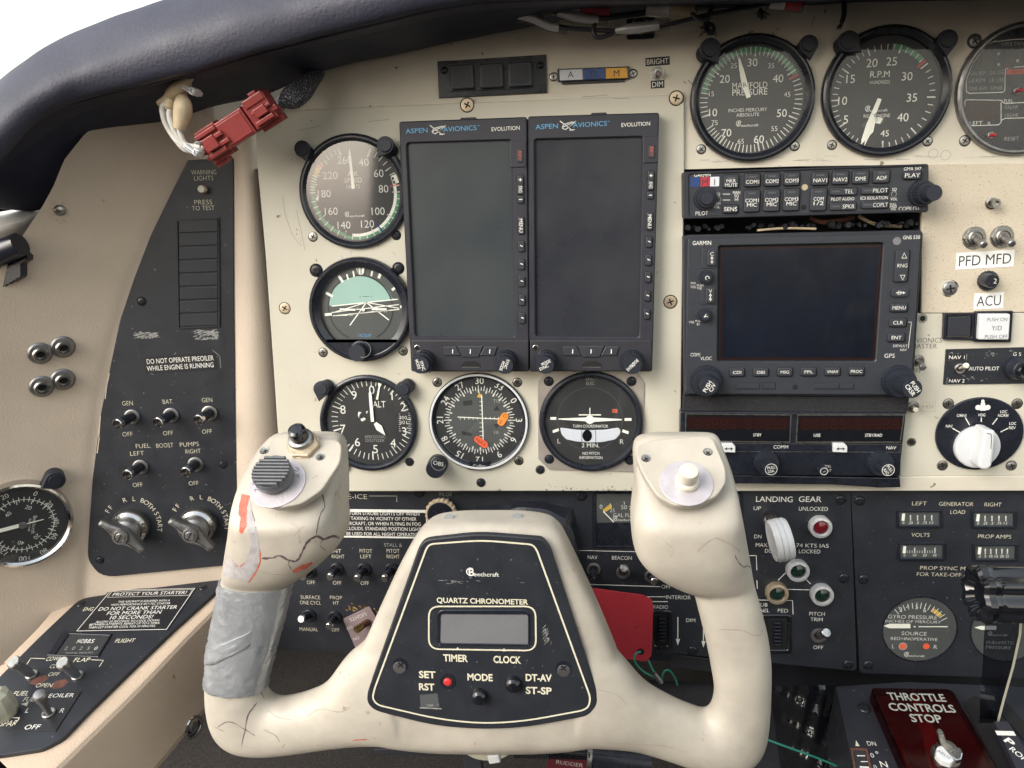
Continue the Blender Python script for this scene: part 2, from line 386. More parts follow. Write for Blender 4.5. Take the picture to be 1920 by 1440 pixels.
# ================================================================ setting behind and below
def sheet(name, pts, faces, m):
    me = bpy.data.meshes.new(name); me.from_pydata([tuple(q*.001 for q in p) for p in pts], [], faces); me.materials.append(MATS[m]); me.shade_smooth(); me.set_sharp_from_angle(angle=R(40))
    o = bpy.data.objects.new(name, me); C.objects.link(o); return o
def grid_sheet(name, rows, m, parent=None):
    n = len(rows[0]); pts = [p for r in rows for p in r]
    return sheet(name, pts, [(i*n+j, i*n+j+1, (i+1)*n+j+1, (i+1)*n+j) for i in range(len(rows)-1) for j in range(n-1)], m)
def boxfaces(x0, x1, y0, y1, z0, z1):
    return [(x, y, z) for x in (x0, x1) for y in (y0, y1) for z in (z0, z1)], {'x0': (0, 1, 3, 2), 'x1': (4, 6, 7, 5), 'y0': (0, 4, 5, 1), 'y1': (2, 3, 7, 6), 'z0': (0, 2, 6, 4), 'z1': (1, 5, 7, 3)}
bp_, bf_ = boxfaces(-520, 470, 5, 330, -620, 30)
o = sheet('firewall_light_block', bp_, [bf_['x0'], bf_['x1'], bf_['y1'], bf_['z1']], 'void'); o['kind'] = 'structure'  # firewall with sides and top added to keep light out of the cavity
o = sheet('cockpit_floor', [(-700, 330, -470), (600, 330, -470), (600, -900, -600), (-700, -900, -600)], [(0, 1, 2, 3)], 'carpet'); o['kind'] = 'structure'
# ================================================================ main panels
_pn = [0]
def panel(name, label, outline, h0, h1, m, r=0, bev=.5, screws=(), cat='panel', extra=None, base=MP):
    px = sum(p[0] for p in outline)/len(outline); py = sum(p[1] for p in outline)/len(outline)
    t = T(name, label, cat, base, px, py)
    def fn(b):
        b.poly(outline, h0, h1, m, bev, r)
    t.part('plate', fn)
    if extra: t.part('lettering', extra)
    for q in screws: screw(t.o, t.fr, q[0], q[1], q[2] if len(q) > 2 else 7, q[3] if len(q) > 3 else 'black', h1-.05)
    return t
upper = panel('instrument_panel', 'cream upper instrument panel under the glareshield holding the round engine gauges', [(400, 120), (560, 90), (900, 0), (1300, -60), (2250, -90), (2250, 302), (1500, 312), (1281, 318), (1281, 230), (400, 235)], -4, 0, 'cream2', bev=.3,
    screws=[(1315, 280, 8, 'steel'), (1490, 274, 8, 'steel'), (1560, 272, 8, 'steel'), (1739, 265, 8, 'steel'), (1827, 77, 11, 'dome'), (1809, 264, 9, 'steel')])
def smudge(m):
    for x, y in ((1750, 288), (1773, 291)): m.ring(x, y, 8, 9, .06, 'print_dim')
    for _ in range(26):
        x = random.uniform(1310, 1900); y = 303+random.uniform(-7, 4)-(x-1300)*.02; m.line((x, y), (x+random.uniform(6, 40), y-random.uniform(-1, 1.5)), random.uniform(.4, 1), .05, 'scuff')
    for x, y in ((1290, 150), (1296, 155), (1282, 152), (1448, 60), (1456, 52)): m.line((x, y), (x+4, y+5), 1.2, .05, 'crack')
    m.line((1528, 28), (1521, 52), 1, .05, 'crack'); m.line((1095, 258), (1100, 258), 1, .05, 'crack')
upper.part('scratches', smudge)['kind'] = 'stuff'
pilot = panel('flight_instrument_panel', 'cream pilot side panel plate holding the two blank displays and six round gauges', [(477, 209), (860, 193), (1283, 177), (1283, 330), (1279, 560), (1277, 760), (1270, 921), (900, 921), (527, 922), (524, 860), (512, 680), (497, 470), (482, 310)], .02, 3, 'cream', r=[3, 1, 20, 1, 1, 1, 5, 1, 5, 1, 1, 1, 1], bev=.7,
    screws=[(876, 197, 11, 'brass'), (1268, 184, 11, 'brass'), (1257, 566, 11, 'brass'), (534, 578, 10, 'zinc' if False else 'brass'),
            (587, 444, 8, 'steel'), (743, 441, 8), (593, 507, 11), (747, 503, 10), (606, 661, 8, 'steel'), (756, 658, 8, 'steel'), (768, 866, 8),
            (820, 717, 8, 'steel'), (970, 717, 8, 'steel'), (973, 864, 8, 'steel'), (1013, 881, 8), (902, 905, 8)])
def pmarks(m):
    for a, b in (((530, 365), (534, 400)), ((534, 400), (548, 440)), ((548, 440), (565, 462)), ((556, 395), (566, 440)), ((566, 440), (572, 470))): m.line(a, b, .8, 3.05, 'crack_soft')
    for a, b in (((640, 478), (643, 487)), ((658, 470), (658, 478)), ((735, 472), (742, 478)), ((1092, 182), (1140, 178)), ((1030, 908), (1034, 915)), ((1150, 185), (1180, 184)), ((560, 245), (600, 236)), ((690, 228), (730, 224))): m.line(a, b, 1.0, 3.05, 'scuff')
    for _ in range(70):
        x = random.uniform(1020, 1270); y = 917+random.uniform(-5, 3); m.disc(x, y, random.uniform(.5, 1.6), 3.0, 3.05, random.choice(['crack', 'scuff']), n=5)
pilot.part('scratches', pmarks)['kind'] = 'stuff'
spk = panel('speckled_side_panel', 'tan speckled panel at the right edge with two metal toggle switches', [(1728, 308), (2250, 301), (2250, 583), (1728, 587)], -3, 1.2, 'tan_speckle', bev=.4,
    screws=[(1781, 541, 14, 'dome'), (1755, 364, 10, 'goldpan')])
spk.part('paint_chip', lambda m: m.flat([(1762, 530), (1770, 527), (1778, 524), (1788, 527), (1795, 534), (1798, 541), (1795, 552), (1786, 556), (1777, 555), (1768, 551), (1762, 544), (1758, 538)], 1.26, 'cream'))
low = panel('lower_right_panel', 'cream lower right panel with the autopilot selector dial', [(1688, 588), (2250, 584), (2250, 888), (1688, 893)], -3, .6, 'cream', bev=.4,
    screws=[(1778, 757, 9, 'steel'), (1907, 757, 9, 'steel'), (1767, 873, 9, 'steel'), (1896, 873, 9, 'dome')])
def lowtxt(m):
    m.txt('AVIONICS', 1738, 638, 9, 'print_dark', 54, h=.7); m.txt('MASTER', 1733, 649, 9, 'print_dark', 46, h=.7)
    m.txt('OFF', 1718, 695, 9, 'print_dark', 20, h=.7)
    m.txt('FS', 1711, 742, 8, 'crack_soft', 14, h=.7); m.txt('HSI', 1740, 762, 8, 'crack_soft', 19, h=.7)
    m.pl([(1727, 755), (1754, 754), (1754, 771), (1727, 771)], .6, .68, 'crack_soft', True)
    m.ring(1712, 904, 8, 9, .65, 'crack_soft')
low.part('lettering', lowtxt)
for x, y in ((1730, 597), (1709, 829)): low.part('threaded_hole', lambda m: (m.disc(x, y, 8.5, .6, .75, 'steel', n=20), m.disc(x, y, 5, .7, .8, 'hole', n=20)))
strip = panel('panel_lip', 'cream strip closing the instrument panel below the radios and the selector', [(1200, 894), (1686, 894), (2250, 889), (2250, 920), (1200, 921)], -3, 1.4, 'cream2', bev=.5)
# dark box that holds the radios
bx0, bz0 = MP.hit(1281, 318); bx1, bz1 = MP.hit(1735, 921)
bpts, bfs = boxfaces(bx0+1, bx1+8, 4, 120, bz1, bz0+2)
rack = T('radio_rack', 'dark open rack that holds the radio stack in the centre of the panel', 'rack', MP, 1505, 600, 0)
m = rack.mb()
m.prism([m.L(*p, 0) for p in ((1281, 322), (1735, 322), (1735, 905), (1281, 905))], -70, -55, 'void')
for p, q in (((1279, 320), (1284, 908)), ((1725, 400), (1737, 590)), ((1688, 590), (1693, 894))):
    m.prism([m.L(x, y, 0) for x, y in ((p[0], p[1]), (q[0], p[1]), (q[0], q[1]), (p[0], q[1]))], -60, -1, 'black_matt')
m.build('rack_box', rack.o)
def debris(m):
    for i in range(60):
        x = random.uniform(1290, 1720); m.disc(x, 427+random.uniform(-3, 4)-(x-1290)*.02, random.uniform(1.5, 6), -3, random.uniform(-2, 3), random.choice(['foam', 'foam', 'black_rubber']), n=6)
    m.tube([(1520, 408, -8), (1540, 416, -5), (1570, 414, -6), (1600, 408, -12)], 1.6, 'rust', smooth=4)
    m.tube([(1610, 405, -14), (1640, 420, -10), (1690, 425, -12)], 1.2, 'masking_tape', smooth=4)
    m.tube([(1420, 432, 1), (1470, 428, 2), (1530, 429, 1)], .8, 'masking_tape', smooth=4)
o = rack.part('torn_foam', debris); o['kind'] = 'stuff'
# ================================================================ glareshield
LPo = MP.w(*MP.hit(443, 700, 0), 0); LP = Fr(LPo, (math.cos(R(11)), math.sin(R(11)), 0), (0, 0, 1))
def interp(tab, x):
    if x <= tab[0][0]: return tab[0][1]
    for (a, b), (c, d) in zip(tab, tab[1:]):
        if x <= c: return b+(d-b)*(x-a)/(c-a)
    return tab[-1][1]
XE = [(200, 385), (300, 352), (370, 318), (440, 283), (520, 250), (600, 225), (740, 190), (900, 172), (1060, 163), (1130, 160)]
XR = [(200, 477), (310, 482), (470, 497), (680, 512), (860, 524), (1130, 540)]
def wall_h(px, py):
    xe = interp(XE, py); xr = interp(XR, py)
    if px < xe: e = xe-px; return -1.5+min(4, e*.2)+max(0, e-20)*.16
    if px < 436: return -1.5
    t = (px-436)/max(1, xr+4-436); return -1.5+6.5*math.sin(math.pi*min(1, t))*(1 if t < 1 else 0)-3*t*t
def wall_pt(px, py, dh=0):
    h = wall_h(px, py)+dh; return LP.w(*LP.hit(px, py, h), h)
YT = [(-60, 590), (-40, 560), (10, 490), (45, 438), (80, 386), (100, 350), (120, 300), (160, 250), (260, 190), (540, 150)]
YB = [(-60, 1325), (0, 1272), (70, 1205), (150, 1128), (420, 1100), (560, 1100)]
cols = []; x = -60
while x <= 545: cols.append(x); x += 7
rows = [[wall_pt(c, interp(YT, c)+(interp(YB, c)-interp(YT, c))*t/90) for c in cols] for t in range(91)]
# keep the right end of every row on the panel edge
for t in range(91):
    for i, c in enumerate(cols):
        py = interp(YT, c)+(interp(YB, c)-interp(YT, c))*t/90; xr = interp(XR, py)+4
        if c > xr: rows[t][i] = wall_pt(xr, py)
side = grid_sheet('sidewall', rows, 'vinyl'); tag(side, 'padded beige vinyl sidewall wrapping round the left of the cockpit', 'sidewall')
SIDE = side
GB = [(-90, 398), (0, 391), (80, 386), (130, 335), (210, 270), (310, 227), (403, 200), (500, 178), (597, 137), (740, 102), (940, 61), (1100, 32), (1300, 18), (1500, 11), (1700, 1), (2250, -6)]
GK = [(-90, 395), (0, 305), (60, 238), (110, 208), (157, 190), (260, 163), (367, 137), (460, 110), (560, 84), (680, 52), (860, 12), (1040, 0), (1260, -1), (1480, -5), (1700, -12), (2250, -20)]
GM = [(-90, 300), (-20, 230), (35, 180), (90, 150), (150, 120), (240, 85), (340, 55), (440, 25), (550, 0), (680, -30), (860, -60), (1040, -65), (1260, -65), (1480, -65), (1700, -65), (2250, -65)]
GT = [(-90, 220), (-20, 170), (30, 128), (80, 92), (130, 66), (210, 35), (300, 5), (400, -30), (520, -60), (680, -90), (860, -115), (1040, -120), (1260, -120), (1480, -120), (1700, -120), (2250, -120)]
hw = [45, 36, 26, 20, 14, 9, 5, 3, 1, 1, .5, .5, .5, .5, .5, .5]
n16 = 16; rows = []
def gcol(tab, hs): return [MP.w(*MP.hit(p[0], p[1], h), h) for p, h in zip(tab, hs)]
lf = [1.25, 1.15, 1.08, 1.04, 1.0]+[1]*11
kb = [(GT, [20]*16, (40, 90)), (GT, [45*f for f in lf], (8, 14)), (GT, [62*f for f in lf], (0, 0)), (GM, [88*f for f in lf], (0, 0)), (GK, [86*f for f in lf], (0, -14)), (GK, [76*f for f in lf], (0, 0)), (GK, [66*f for f in lf], (1, 5)), (GB, [max(h, 8)+10 for h in hw], (-2, -6)), (GB, [h-2 for h in hw], (0, 0))]
ctl = [gcol([(p[0]+d[0], p[1]+d[1]) for p in tab], hs_) for tab, hs_, d in kb]
dense = [cr([tuple(p) for p in r], 7) for r in ctl]
cols2 = [cr([tuple(dense[i][j]) for i in range(len(dense))], 5) for j in range(len(dense[0]))]
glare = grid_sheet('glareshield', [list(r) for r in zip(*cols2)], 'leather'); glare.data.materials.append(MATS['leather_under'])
from mathutils import noise as _nz
for v in glare.data.vertices:
    p = v.co*1000; v.co += V((0, -1, .5))*(_nz.noise(V((p.x*.012, p.y*.03, p.z*.03)))*.0018+_nz.noise(V((p.x*.05, p.y*.02, p.z*.05)))*.0006)
nrow = len(cols2[0])-1; ncol = len(cols2)-1
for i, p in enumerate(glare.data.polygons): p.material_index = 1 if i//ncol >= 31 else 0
tag(glare, 'padded navy leather glareshield arching over the top of the instrument panel', 'glareshield')
sm_ = MB(MP); pts_ = [p for p in dense[5][6:-6]]
sm_.tube([(p.x, p.z, -p.y+1.2) for p in pts_], 1.1, 'leather', 14, px=False)
so_ = sm_.build('seam_piping'); so_.parent = glare; so_.matrix_world = MP.mw()
# far left: white trim and black clamp
tr = [[(-60, 402, 20), (0, 397, 22), (50, 388, 24), (88, 384, 10)], [(-60, 425, 42), (0, 415, 42), (50, 405, 38), (84, 398, 14)], [(-60, 450, 48), (0, 436, 46), (45, 425, 38), (70, 415, 12)], [(-60, 520, 20), (0, 500, 20), (30, 470, 15), (50, 440, 6)]]
tr = [cr([tuple(MP.w(*MP.hit(a, b, c), c)) for a, b, c in r], 6) for r in tr]; tr = [cr([tuple(r[j]) for r in tr], 5) for j in range(len(tr[0]))]
o = grid_sheet('window_trim', tr, 'white_trim'); tag(o, 'worn white cushion-like trim under the glareshield at the left edge', 'trim')
def clamp(m):
    m.tube([(-60, 500, 66), (0, 474, 66), (38, 458, 66)], [8, 8, 7.5], 'satin_black', n=24)
    P = [(-60, 520), (40, 470), (51, 480), (50, 488), (39, 495), (39, 516)]; P += [(39-i*3.2, 518+i*1.9+(2 if i % 2 else 0)) for i in range(24)]; m.poly(P, 56, 62, 'satin_black', .4)
one('clamp', 'black toothed clamp with rounded grip at the left edge', 'clamp', MP, 20, 490, clamp)
# ================================================================ round instruments
H0 = 3.0       # face of the pilot panel
def num(m, items, cap, mt='print', h=.1, b=0, f=.95):
    for s_, x, y in items: m.txt(s_, x, y, cap, mt, h=h, b=b)
def gauge(name, label, px, py, r, h=H0, bezel='satin_black', rim=.87, dialmat='dial', glass=True, lift=3.5, group='round gauges on the flight instrument panel', white=False):
    t = T(name, label, 'gauge', MP, px, py, h-.02, 0, group)
    def bz(m):
        if white:
            m.lathe(0, 0, [], bezel) if False else None
            u = [(r, 0), (r, lift*.7), (r*.985, lift*.85)]
            lathe0(m, px, py, u, 'satin_black'); lathe0(m, px, py, [(r*.985, lift*.85), (r*.975, lift), (r*.945, lift), (r*.94, lift*.8)], 'white_plastic')
            lathe0(m, px, py, [(r*.94, lift*.8), (r*.90, lift*.6), (r*.885, .3)], 'satin_black')
        else:
            lathe0(m, px, py, [(r, 0), (r, lift*.55), (r*.985, lift*.85), (r*.955, lift), (r*.925, lift), (r*.905, lift*.82), (r*rim, lift*.5), (r*(rim-.012), .25)], bezel)
    t.part('bezel', bz)
    t.part('glass', lambda m: m.disc(px, py, r*(rim+.012), lift*.5-.12, lift*.5, 'glass_glare' if name == 'airspeed_indicator' else 'glass', n=48, at=0)) if glass else None
    t.r = r; t.rim = rim; t.cx = px; t.cy = py
    return t
def lathe0(m, px, py, prof, mt, n=72): m.lathe(px, py, prof, mt, n=n, cap=False)
def pointer(t, name, cx, cy, ang, pts, h, mt='lume', hub=0, thick=.35):
    """pts outline in px: (along, across), drawn pointing up then turned clockwise by ang"""
    def fn(m):
        a = R(ang); u, v = m.L(cx, cy, h)
        P = [(u+(al*math.sin(a)+ac*math.cos(a))*m.k, v+(al*math.cos(a)-ac*math.sin(a))*m.k) for al, ac in pts]
        m.prism(P, h-thick, h, mt)
        if hub: m.disc(cx, cy, hub, h-thick, h+.25, 'dial', .1)
    return t.part(name, fn)
DH = .35      # dial plane above the gauge base
def beech(m, x, y, w_, mt='print', h=DH+.06):
    m.txt('B', x-w_*.40, y-w_*.03, w_*.2, mt, h=h, it=.15, b=.01); m.txt('eechcraft', x+w_*.07, y+w_*.02, w_*.105, mt, w=w_*.76, h=h, b=.02)
    m.ring(x-w_*.42, y-w_*.06, w_*.10, w_*.125, h, mt, -150, 60)
# ---- airspeed
t = gauge('airspeed_indicator', 'airspeed indicator with green and white arcs, topmost round gauge left of the displays', 665, 360, 105)
def fn(m):
    x, y = 665, 362; h = DH
    m.disc(x, y, 93, 0, h, 'dial', n=56)
    m.ring(x, y, 77, 84, h+.03, 'green', 196, 293); m.ring(x, y, 80, 86, h+.03, 'green', 92, 198)
    m.ring(x, y, 75, 80.5, h+.05, 'lume', 70, 186); m.ring(x, y, 76, 87, h+.05, 'lume', 68, 79)
    m.ring(x, y, 76, 85, h+.04, 'yellow', 293, 310); m.ring(x, y, 74, 86, h+.06, 'red', 309, 311.5); m.ring(x, y, 68, 88, h+.06, 'red', 80.5, 82)
    m.ring(x, y, 68, 86, h+.065, 'lamp_blue', 145, 147)
    tab = [(40, 25), (60, 58), (80, 90), (100, 124), (120, 157), (140, 197), (160, 237), (180, 268), (200, 283), (220, 297), (240, 318), (260, 343)]
    m.ticks(x, y, 72, 86, [a for _, a in tab], 1.9, h+.07, 'print'); m.ticks(x, y, 75, 86, angle_map(tab, 4), 1.5, h+.07, 'print')
    m.ticks(x, y, 70, 86, [342, 24], 2, h+.07, 'print')
    num(m, [('260', 646, 300), ('40', 682, 304), ('60', 710, 325), ('80', 719, 354), ('100', 709, 396), ('120', 689, 420), ('140', 645, 422), ('160', 621, 396), ('180', 608, 363), ('220', 619, 329)], 13.5, h=h+.06, b=-.004)
    m.txt('AIR', 661, 326, 8.5, w=19, h=h+.06); m.txt('SPEED', 662, 338, 8.5, w=34, h=h+.06); m.txt('KNOTS', 662, 350, 7, w=25, h=h+.06)
    m.flat([(591, 373), (597, 367), (597, 377)], h+.08, 'lume'); beech(m, 667, 404, 38)
t.part('dial', fn); pointer(t, 'pointer', 662, 352, -2, [(-2, -3.2), (58, -2), (72, 0), (58, 2), (-2, 3.2)], 1.3)
# ---- attitude
t = gauge('attitude_indicator', 'attitude indicator with pale aqua sky and tilted white horizon lines beside the left display', 678, 580, 98, rim=.80, lift=6)
def fn(m):
    h = .3; x, y = 678, 580
    m.disc(x, y, 82, 0, h, 'dial_gray', n=56)
    q = [(x-2+62*math.sin(R(a)), y-2-60*math.cos(R(a))) for a in range(-84, 88, 6)]
    m.flat([(622, 574)]+[p for p in q if p[1] < 574-(p[0]-622)*.11]+[(745, 561)], h+.03, 'aqua')
    m.ring(x-2, y-2, 60, 63, h+.04, 'dial', -90, 270)
    for a in (-60, -45 if False else -30, 30, 60): pass
    for (x0, y0), (x1, y1), w_ in (((611, 549), (624, 556), 5), ((635, 517), (643, 529), 5), ((650, 514), (653, 524), 3), ((662, 508), (664, 519), 3), ((698, 508), (696, 518), 3), ((714, 510), (710, 522), 5), ((745, 536), (735, 544), 5), ((609, 590), (622, 589), 5), ((750, 575), (759, 575), 5)):
        m.line((x0, y0), (x1, y1), w_, h+.08, 'lume')
    for p, q, w_ in (((622, 574), (746, 561), 2), ((622, 586), (748, 571), 1.6), ((626, 592), (749, 580), 1.6), ((624, 592), (652, 591), 1.4), ((687, 567), (748, 578), 1.6), ((687, 567), (625, 586), 1.6), ((687, 567), (656, 610), 2), ((687, 567), (729, 600), 2), ((668, 588), (700, 584), 1)):
        m.line(p, q, w_, h+.06, 'lume')
    m.txt('20', 658, 590, 5, h=h+.09); m.txt('20', 723, 583, 5, h=h+.09); m.txt('10', 670, 579, 4.5, h=h+.09); m.txt('10', 706, 576, 4.5, h=h+.09)
    m.line((680, 556), (692, 556), 1, h+.06, 'dial_gray'); m.txt('10', 675, 557, 3.5, 'dial_gray', h=h+.06); m.txt('10', 696, 556, 3.5, 'dial_gray', h=h+.06)
    m.flat([(672, 608), (690, 608), (712, 640), (650, 640)], h+.05, 'dial_gray'); m.flat([(674, 600), (688, 600), (684, 606), (678, 606)], h+.06, 'dial_gray')
    m.txt('VACUUM', 683, 629, 6.5, 'blue_print', w=25, h=h+.1)
t.part('dial', fn)
def fn(m):
    m.line((637, 580), (666, 581), 3.6, 1.6, 'lume', 1.2); m.line((697, 580), (725, 580), 3.6, 1.6, 'lume', 1.2); m.disc(681, 581, 3, 1.2, 1.6, 'lume', n=16)
t.part('aircraft_symbol', fn)
def fn(m):
    m.flat([(667, 497), (676, 500), (676, 516), (672, 513), (668, 506)], 1.2, 'lume'); m.flat([(678, 498), (684, 497), (682, 512), (678, 516)], 1.25, 'lume'); m.flat([(668, 503), (672, 500), (674, 514), (670, 511)], 1.3, 'print_dim')
t.part('bank_pointer', fn)
def fn(m):
    P = [(x_, y_) for x_, y_ in ((612, 641), (744, 641))] + [(678+88*math.sin(R(a)), 580-88*math.cos(R(a))) for a in range(132, 230, 6)]
    m.poly(P, 0, 5, 'satin_black', .5)
t.part('lower_mask', fn)
def fn(m):
    m.lathe(680, 655, [(19, 5), (19, 6), (16.5, 6.5), (16.5, 14), (15.5, 15)], 'black_rubber', n=60, knurl=(20, .8, 2, 3))
    m.ring(680, 655, 14.6, 15.4, 15.05, 'scuff', 20, 200, at=15)
t.part('knob', fn)
# ---- altimeter
t = gauge('altimeter', 'altimeter with pointers near zero, lowest round gauge at the left behind the yoke grip', 692, 793, 93, rim=.88)
def fn(m):
    h = DH; x, y = 697, 787
    m.disc(692, 793, 83, 0, h, 'dial', n=56)
    m.ticks(x+1, y+1, 66, 78, [i*7.2+2 for i in range(50) if i*7.2 < 66 or i*7.2 > 84], 1.3, h+.06, 'print'); m.ticks(x, y, 62, 78, [i*36+2 for i in range(10) if i not in (0,)], 2.2, h+.06, 'print')
    num(m, [('0', 697, 731), ('9', 664, 741), ('8', 643, 768), ('7', 643, 804), ('6', 670, 829), ('5', 704, 842), ('4', 737, 831), ('3', 758, 809), ('2', 756, 763), ('1', 735, 742)], 16, h=h+.06)
    m.txt('ALT', 711, 758, 12, w=24, h=h+.06)
    for i, s_ in enumerate(('3000', '3010')): m.txt(s_[:3], 756, 783+i*9, 6.5, w=14, h=h+.06)
    for i in range(9): m.line((766, 775+i*4), (770, 775+i*4), .8, h+.06, 'print'); m.line((748, 776+i*4), (750+(i % 3), 776+i*4), .8, h+.06, 'print')
    m.txt('AEROSONIC', 703, 819, 5.5, 'print_dim', w=40, h=h+.06); m.txt('DIGITIZER', 703, 826, 5.5, 'print_dim', w=36, h=h+.06)
    for P in (((672, 772), (678, 773), (674, 778), (673, 784), (671, 778)), ((676, 785), (683, 783), (686, 786), (680, 790), (677, 789)), ((686, 772), (690, 770), (688, 776))): m.flat(P, h+.06, 'print')
t.part('dial', fn)
pointer(t, 'hundreds_pointer', 698, 787, -1, [(-4, -3), (10, -3), (50, -2.6), (58, 0), (50, 2.6), (10, 3), (-4, 3)], 1.6)
pointer(t, 'thousands_pointer', 698, 787, 143, [(8, -3), (20, -6.5), (38, 0), (20, 6.5), (8, 3)], 1.3)
pointer(t, 'ten_thousands_pointer', 700, 785, 14, [(38, -2), (62, -1.4), (70, -4.2), (74, 0), (71, 4.2), (62, 1.4), (38, 2)], 1.1)
t.part('mounting_ear', lambda m: m.poly([(630, 850), (655, 868), (652, 884), (636, 884), (622, 868)], 0, 2.4, 'satin_black', .5, 5))
# ---- course deviation indicator
t = gauge('course_indicator', 'course deviation indicator with white ring and orange flags below the left display', 898, 790, 94, rim=.88, white=True, dialmat='dial')
def fn(m):
    h = DH; x, y = 899, 788
    m.disc(898, 790, 86, 0, h, 'dial_gray', n=56); m.ring(x, y, 60, 84, h+.03, 'dial', 0, 360); m.disc(x, y, 60, h+.01, h+.05, 'dial_gray', n=48)
    for i in range(72):
        a = i*5; m.ticks(x, y, 57, 64 if i % 2 else 67, [a], 1.4, h+.07, 'print')
        if i % 6 == 3 or i % 6 == 0: m.ticks(x, y, 53, 60, [a], 2.6, h+.07, 'print')
    for n_ in range(0, 36, 3):
        a = n_*10-300; q = R(a); m.txt(str(n_), x+74*math.sin(q), y-74*math.cos(q), 12, rot=-a, h=h+.07)
    m.line((858, 782), (943, 786), 1.6, h+.2, 'lume'); m.line((903, 740), (906, 826), 1.8, h+.2, 'lume')
    m.ticks(x+3, y-4, 0, 0, [0], 1, h, 'print')
    for i in range(-5, 6):
        if i: m.line((903+i*8, 782), (903+i*8, 787 if i < 0 else 786), 1, h+.1, 'print'); m.line((899, 785+i*8), (905, 785+i*8), 1, h+.1, 'print')
    m.flat([(899, 735), (894, 745), (904, 745)], h+.12, 'yellow'); m.txt('TO', 931, 752, 6.5, 'print_dim', h=h+.1); m.txt('FR', 931, 811, 6.5, 'print_dim', h=h+.1)
    m.flat([(931, 760), (925, 770), (938, 770)], h+.1, 'dial'); m.flat([(931, 804), (925, 795), (938, 795)], h+.1, 'dial')
    for P in (((868, 752), (885, 750), (886, 759), (869, 761)), ((866, 808), (884, 812), (884, 818), (866, 815))): m.flat(P, h+.08, 'dial')
t.part('dial', fn)
def flagf(cx, cy, l, w_, rot, mt, lets, lrot):
    def fn(m):
        m.rr(cx, cy, l, w_, w_*.5, 1.0, 1.3, mt, 0, rot)
        for s_, a, b in lets: m.txt(s_, a, b, 7.5, 'print_dark', rot=lrot, h=1.36)
    return fn
t.part('warning_flag', flagf(943, 786, 27, 14, 58, 'flag_orange', [('G', 947, 780), ('S', 939, 791)], -30), 'orange glideslope flag')
t.part('warning_flag', flagf(902, 829, 29, 13, -38, 'flag_red', [('NAV', 902, 829)], -38), 'red orange NAV flag')
t.part('name_plate', lambda m: (m.poly([(880, 866), (918, 866), (922, 880), (900, 882), (877, 880)], 1, 2.6, 'satin_black', .2), m.txt('Collins', 899, 874, 7, w=24, h=2.65)))
def fn(m):
    m.lathe(822, 869, [(19, 0), (19, 5), (18, 6), (18, 13), (16.5, 14)], 'black_rubber', n=60, knurl=(24, .8, 2, 3)); m.ring(822, 869, 13, 13.8, 14.05, 'print_dim', 100, 340, at=14); m.txt('OBS', 822, 869, 7.5, rot=-12, h=14.1)
t.part('knob', fn)
# ---- turn coordinator
t = T('turn_coordinator', 'turn coordinator with white aeroplane on a square alloy plate below the right display', 'gauge', MP, 1108, 790, H0, 0, 'round gauges on the flight instrument panel')
t.part('mounting_plate', lambda m: m.poly([(1021, 699), (1194, 699), (1208, 718), (1206, 868), (1188, 885), (1030, 881), (1009, 860), (1008, 716)], 0, 1, 'plate_alloy', .2))
for q in ((1029, 715), (1184, 715), (1030, 861), (1181, 863)): screw(t.o, t.fr, q[0], q[1], 8, 'black', 1)
def fn(m): lathe0(m, 1108, 790, [(97, .9), (97, 2.6), (95, 3.8), (91, 4.2), (88, 3.9), (86, 2.6), (84.5, 1.2)], 'satin_black')
t.part('bezel', fn)
def fn(m):
    h = 1.3; x, y = 1108, 790
    m.disc(x, y, 86, .8, h, 'dial', n=56); m.ring(x-2, y-4, 60, 61, h+.04, 'print_faint', -180, 180)
    for P in (((1032, 782), (1043, 782), (1043, 787), (1032, 787)), ((1171, 784), (1184, 784), (1184, 789), (1171, 789)), ((1036, 807), (1047, 803), (1048, 808), (1037, 812)), ((1168, 805), (1179, 809), (1178, 814), (1166, 810))): m.flat(P, h+.06, 'lume')
    m.txt('D.C.', 1107, 710, 6, 'print_dim', h=h+.06); m.txt('ELEC', 1107, 719, 6, 'print_dim', w=15, h=h+.06)
    m.txt('TURN COORDINATOR', 1107, 799, 5.6, w=66, h=h+.06, b=.01); m.txt('2 MIN.', 1107, 835, 8, w=33, h=h+.06, b=.01); m.txt('NO PITCH', 1108, 850, 5.6, w=32, h=h+.06, b=.01); m.txt('INFORMATION', 1108, 858, 5.6, w=43, h=h+.06, b=.01)
    m.txt('L', 1048, 827, 9, h=h+.06); m.txt('R', 1166, 828, 9, h=h+.06)
    m.flat([(1148, 767), (1158, 767), (1158, 774), (1148, 774)], h+.06, 'chip_red'); m.txt('BT', 1153, 771, 3.4, 'print_dark', h=h+.1)
t.part('dial', fn)
def fn(m):
    P = [(1050, 802), (1080, 806), (1106, 807), (1135, 806), (1160, 802), (1164, 808), (1162, 815), (1154, 824), (1130, 829), (1105, 830), (1080, 828), (1062, 824), (1053, 815)]
    m.poly(P, 1.2, 1.9, 'lamp_white', .3, 3); m.line((1091, 806), (1091, 830), 1, 1.95, 'dial'); m.line((1117, 806), (1117, 830), 1, 1.95, 'dial')
t.part('slip_tube', fn); t.part('slip_ball', lambda m: m.disc(1101, 817, 9, 1.9, 2.2, 'gloss_black', .2, ry=11.5))
def fn(m):
    m.poly([(1047, 785), (1100, 783), (1112, 783), (1166, 786), (1166, 788), (1114, 791), (1112, 793), (1101, 793), (1098, 790), (1047, 786.5)], 1.6, 2, 'lume'); m.disc(1106, 787, 8, 1.7, 2.2, 'lume', n=18)
    m.line((1085, 778), (1127, 778), 2, 2, 'lume', 1.6); m.line((1106, 765), (1106, 780), 1.8, 2, 'lume', 1.6)
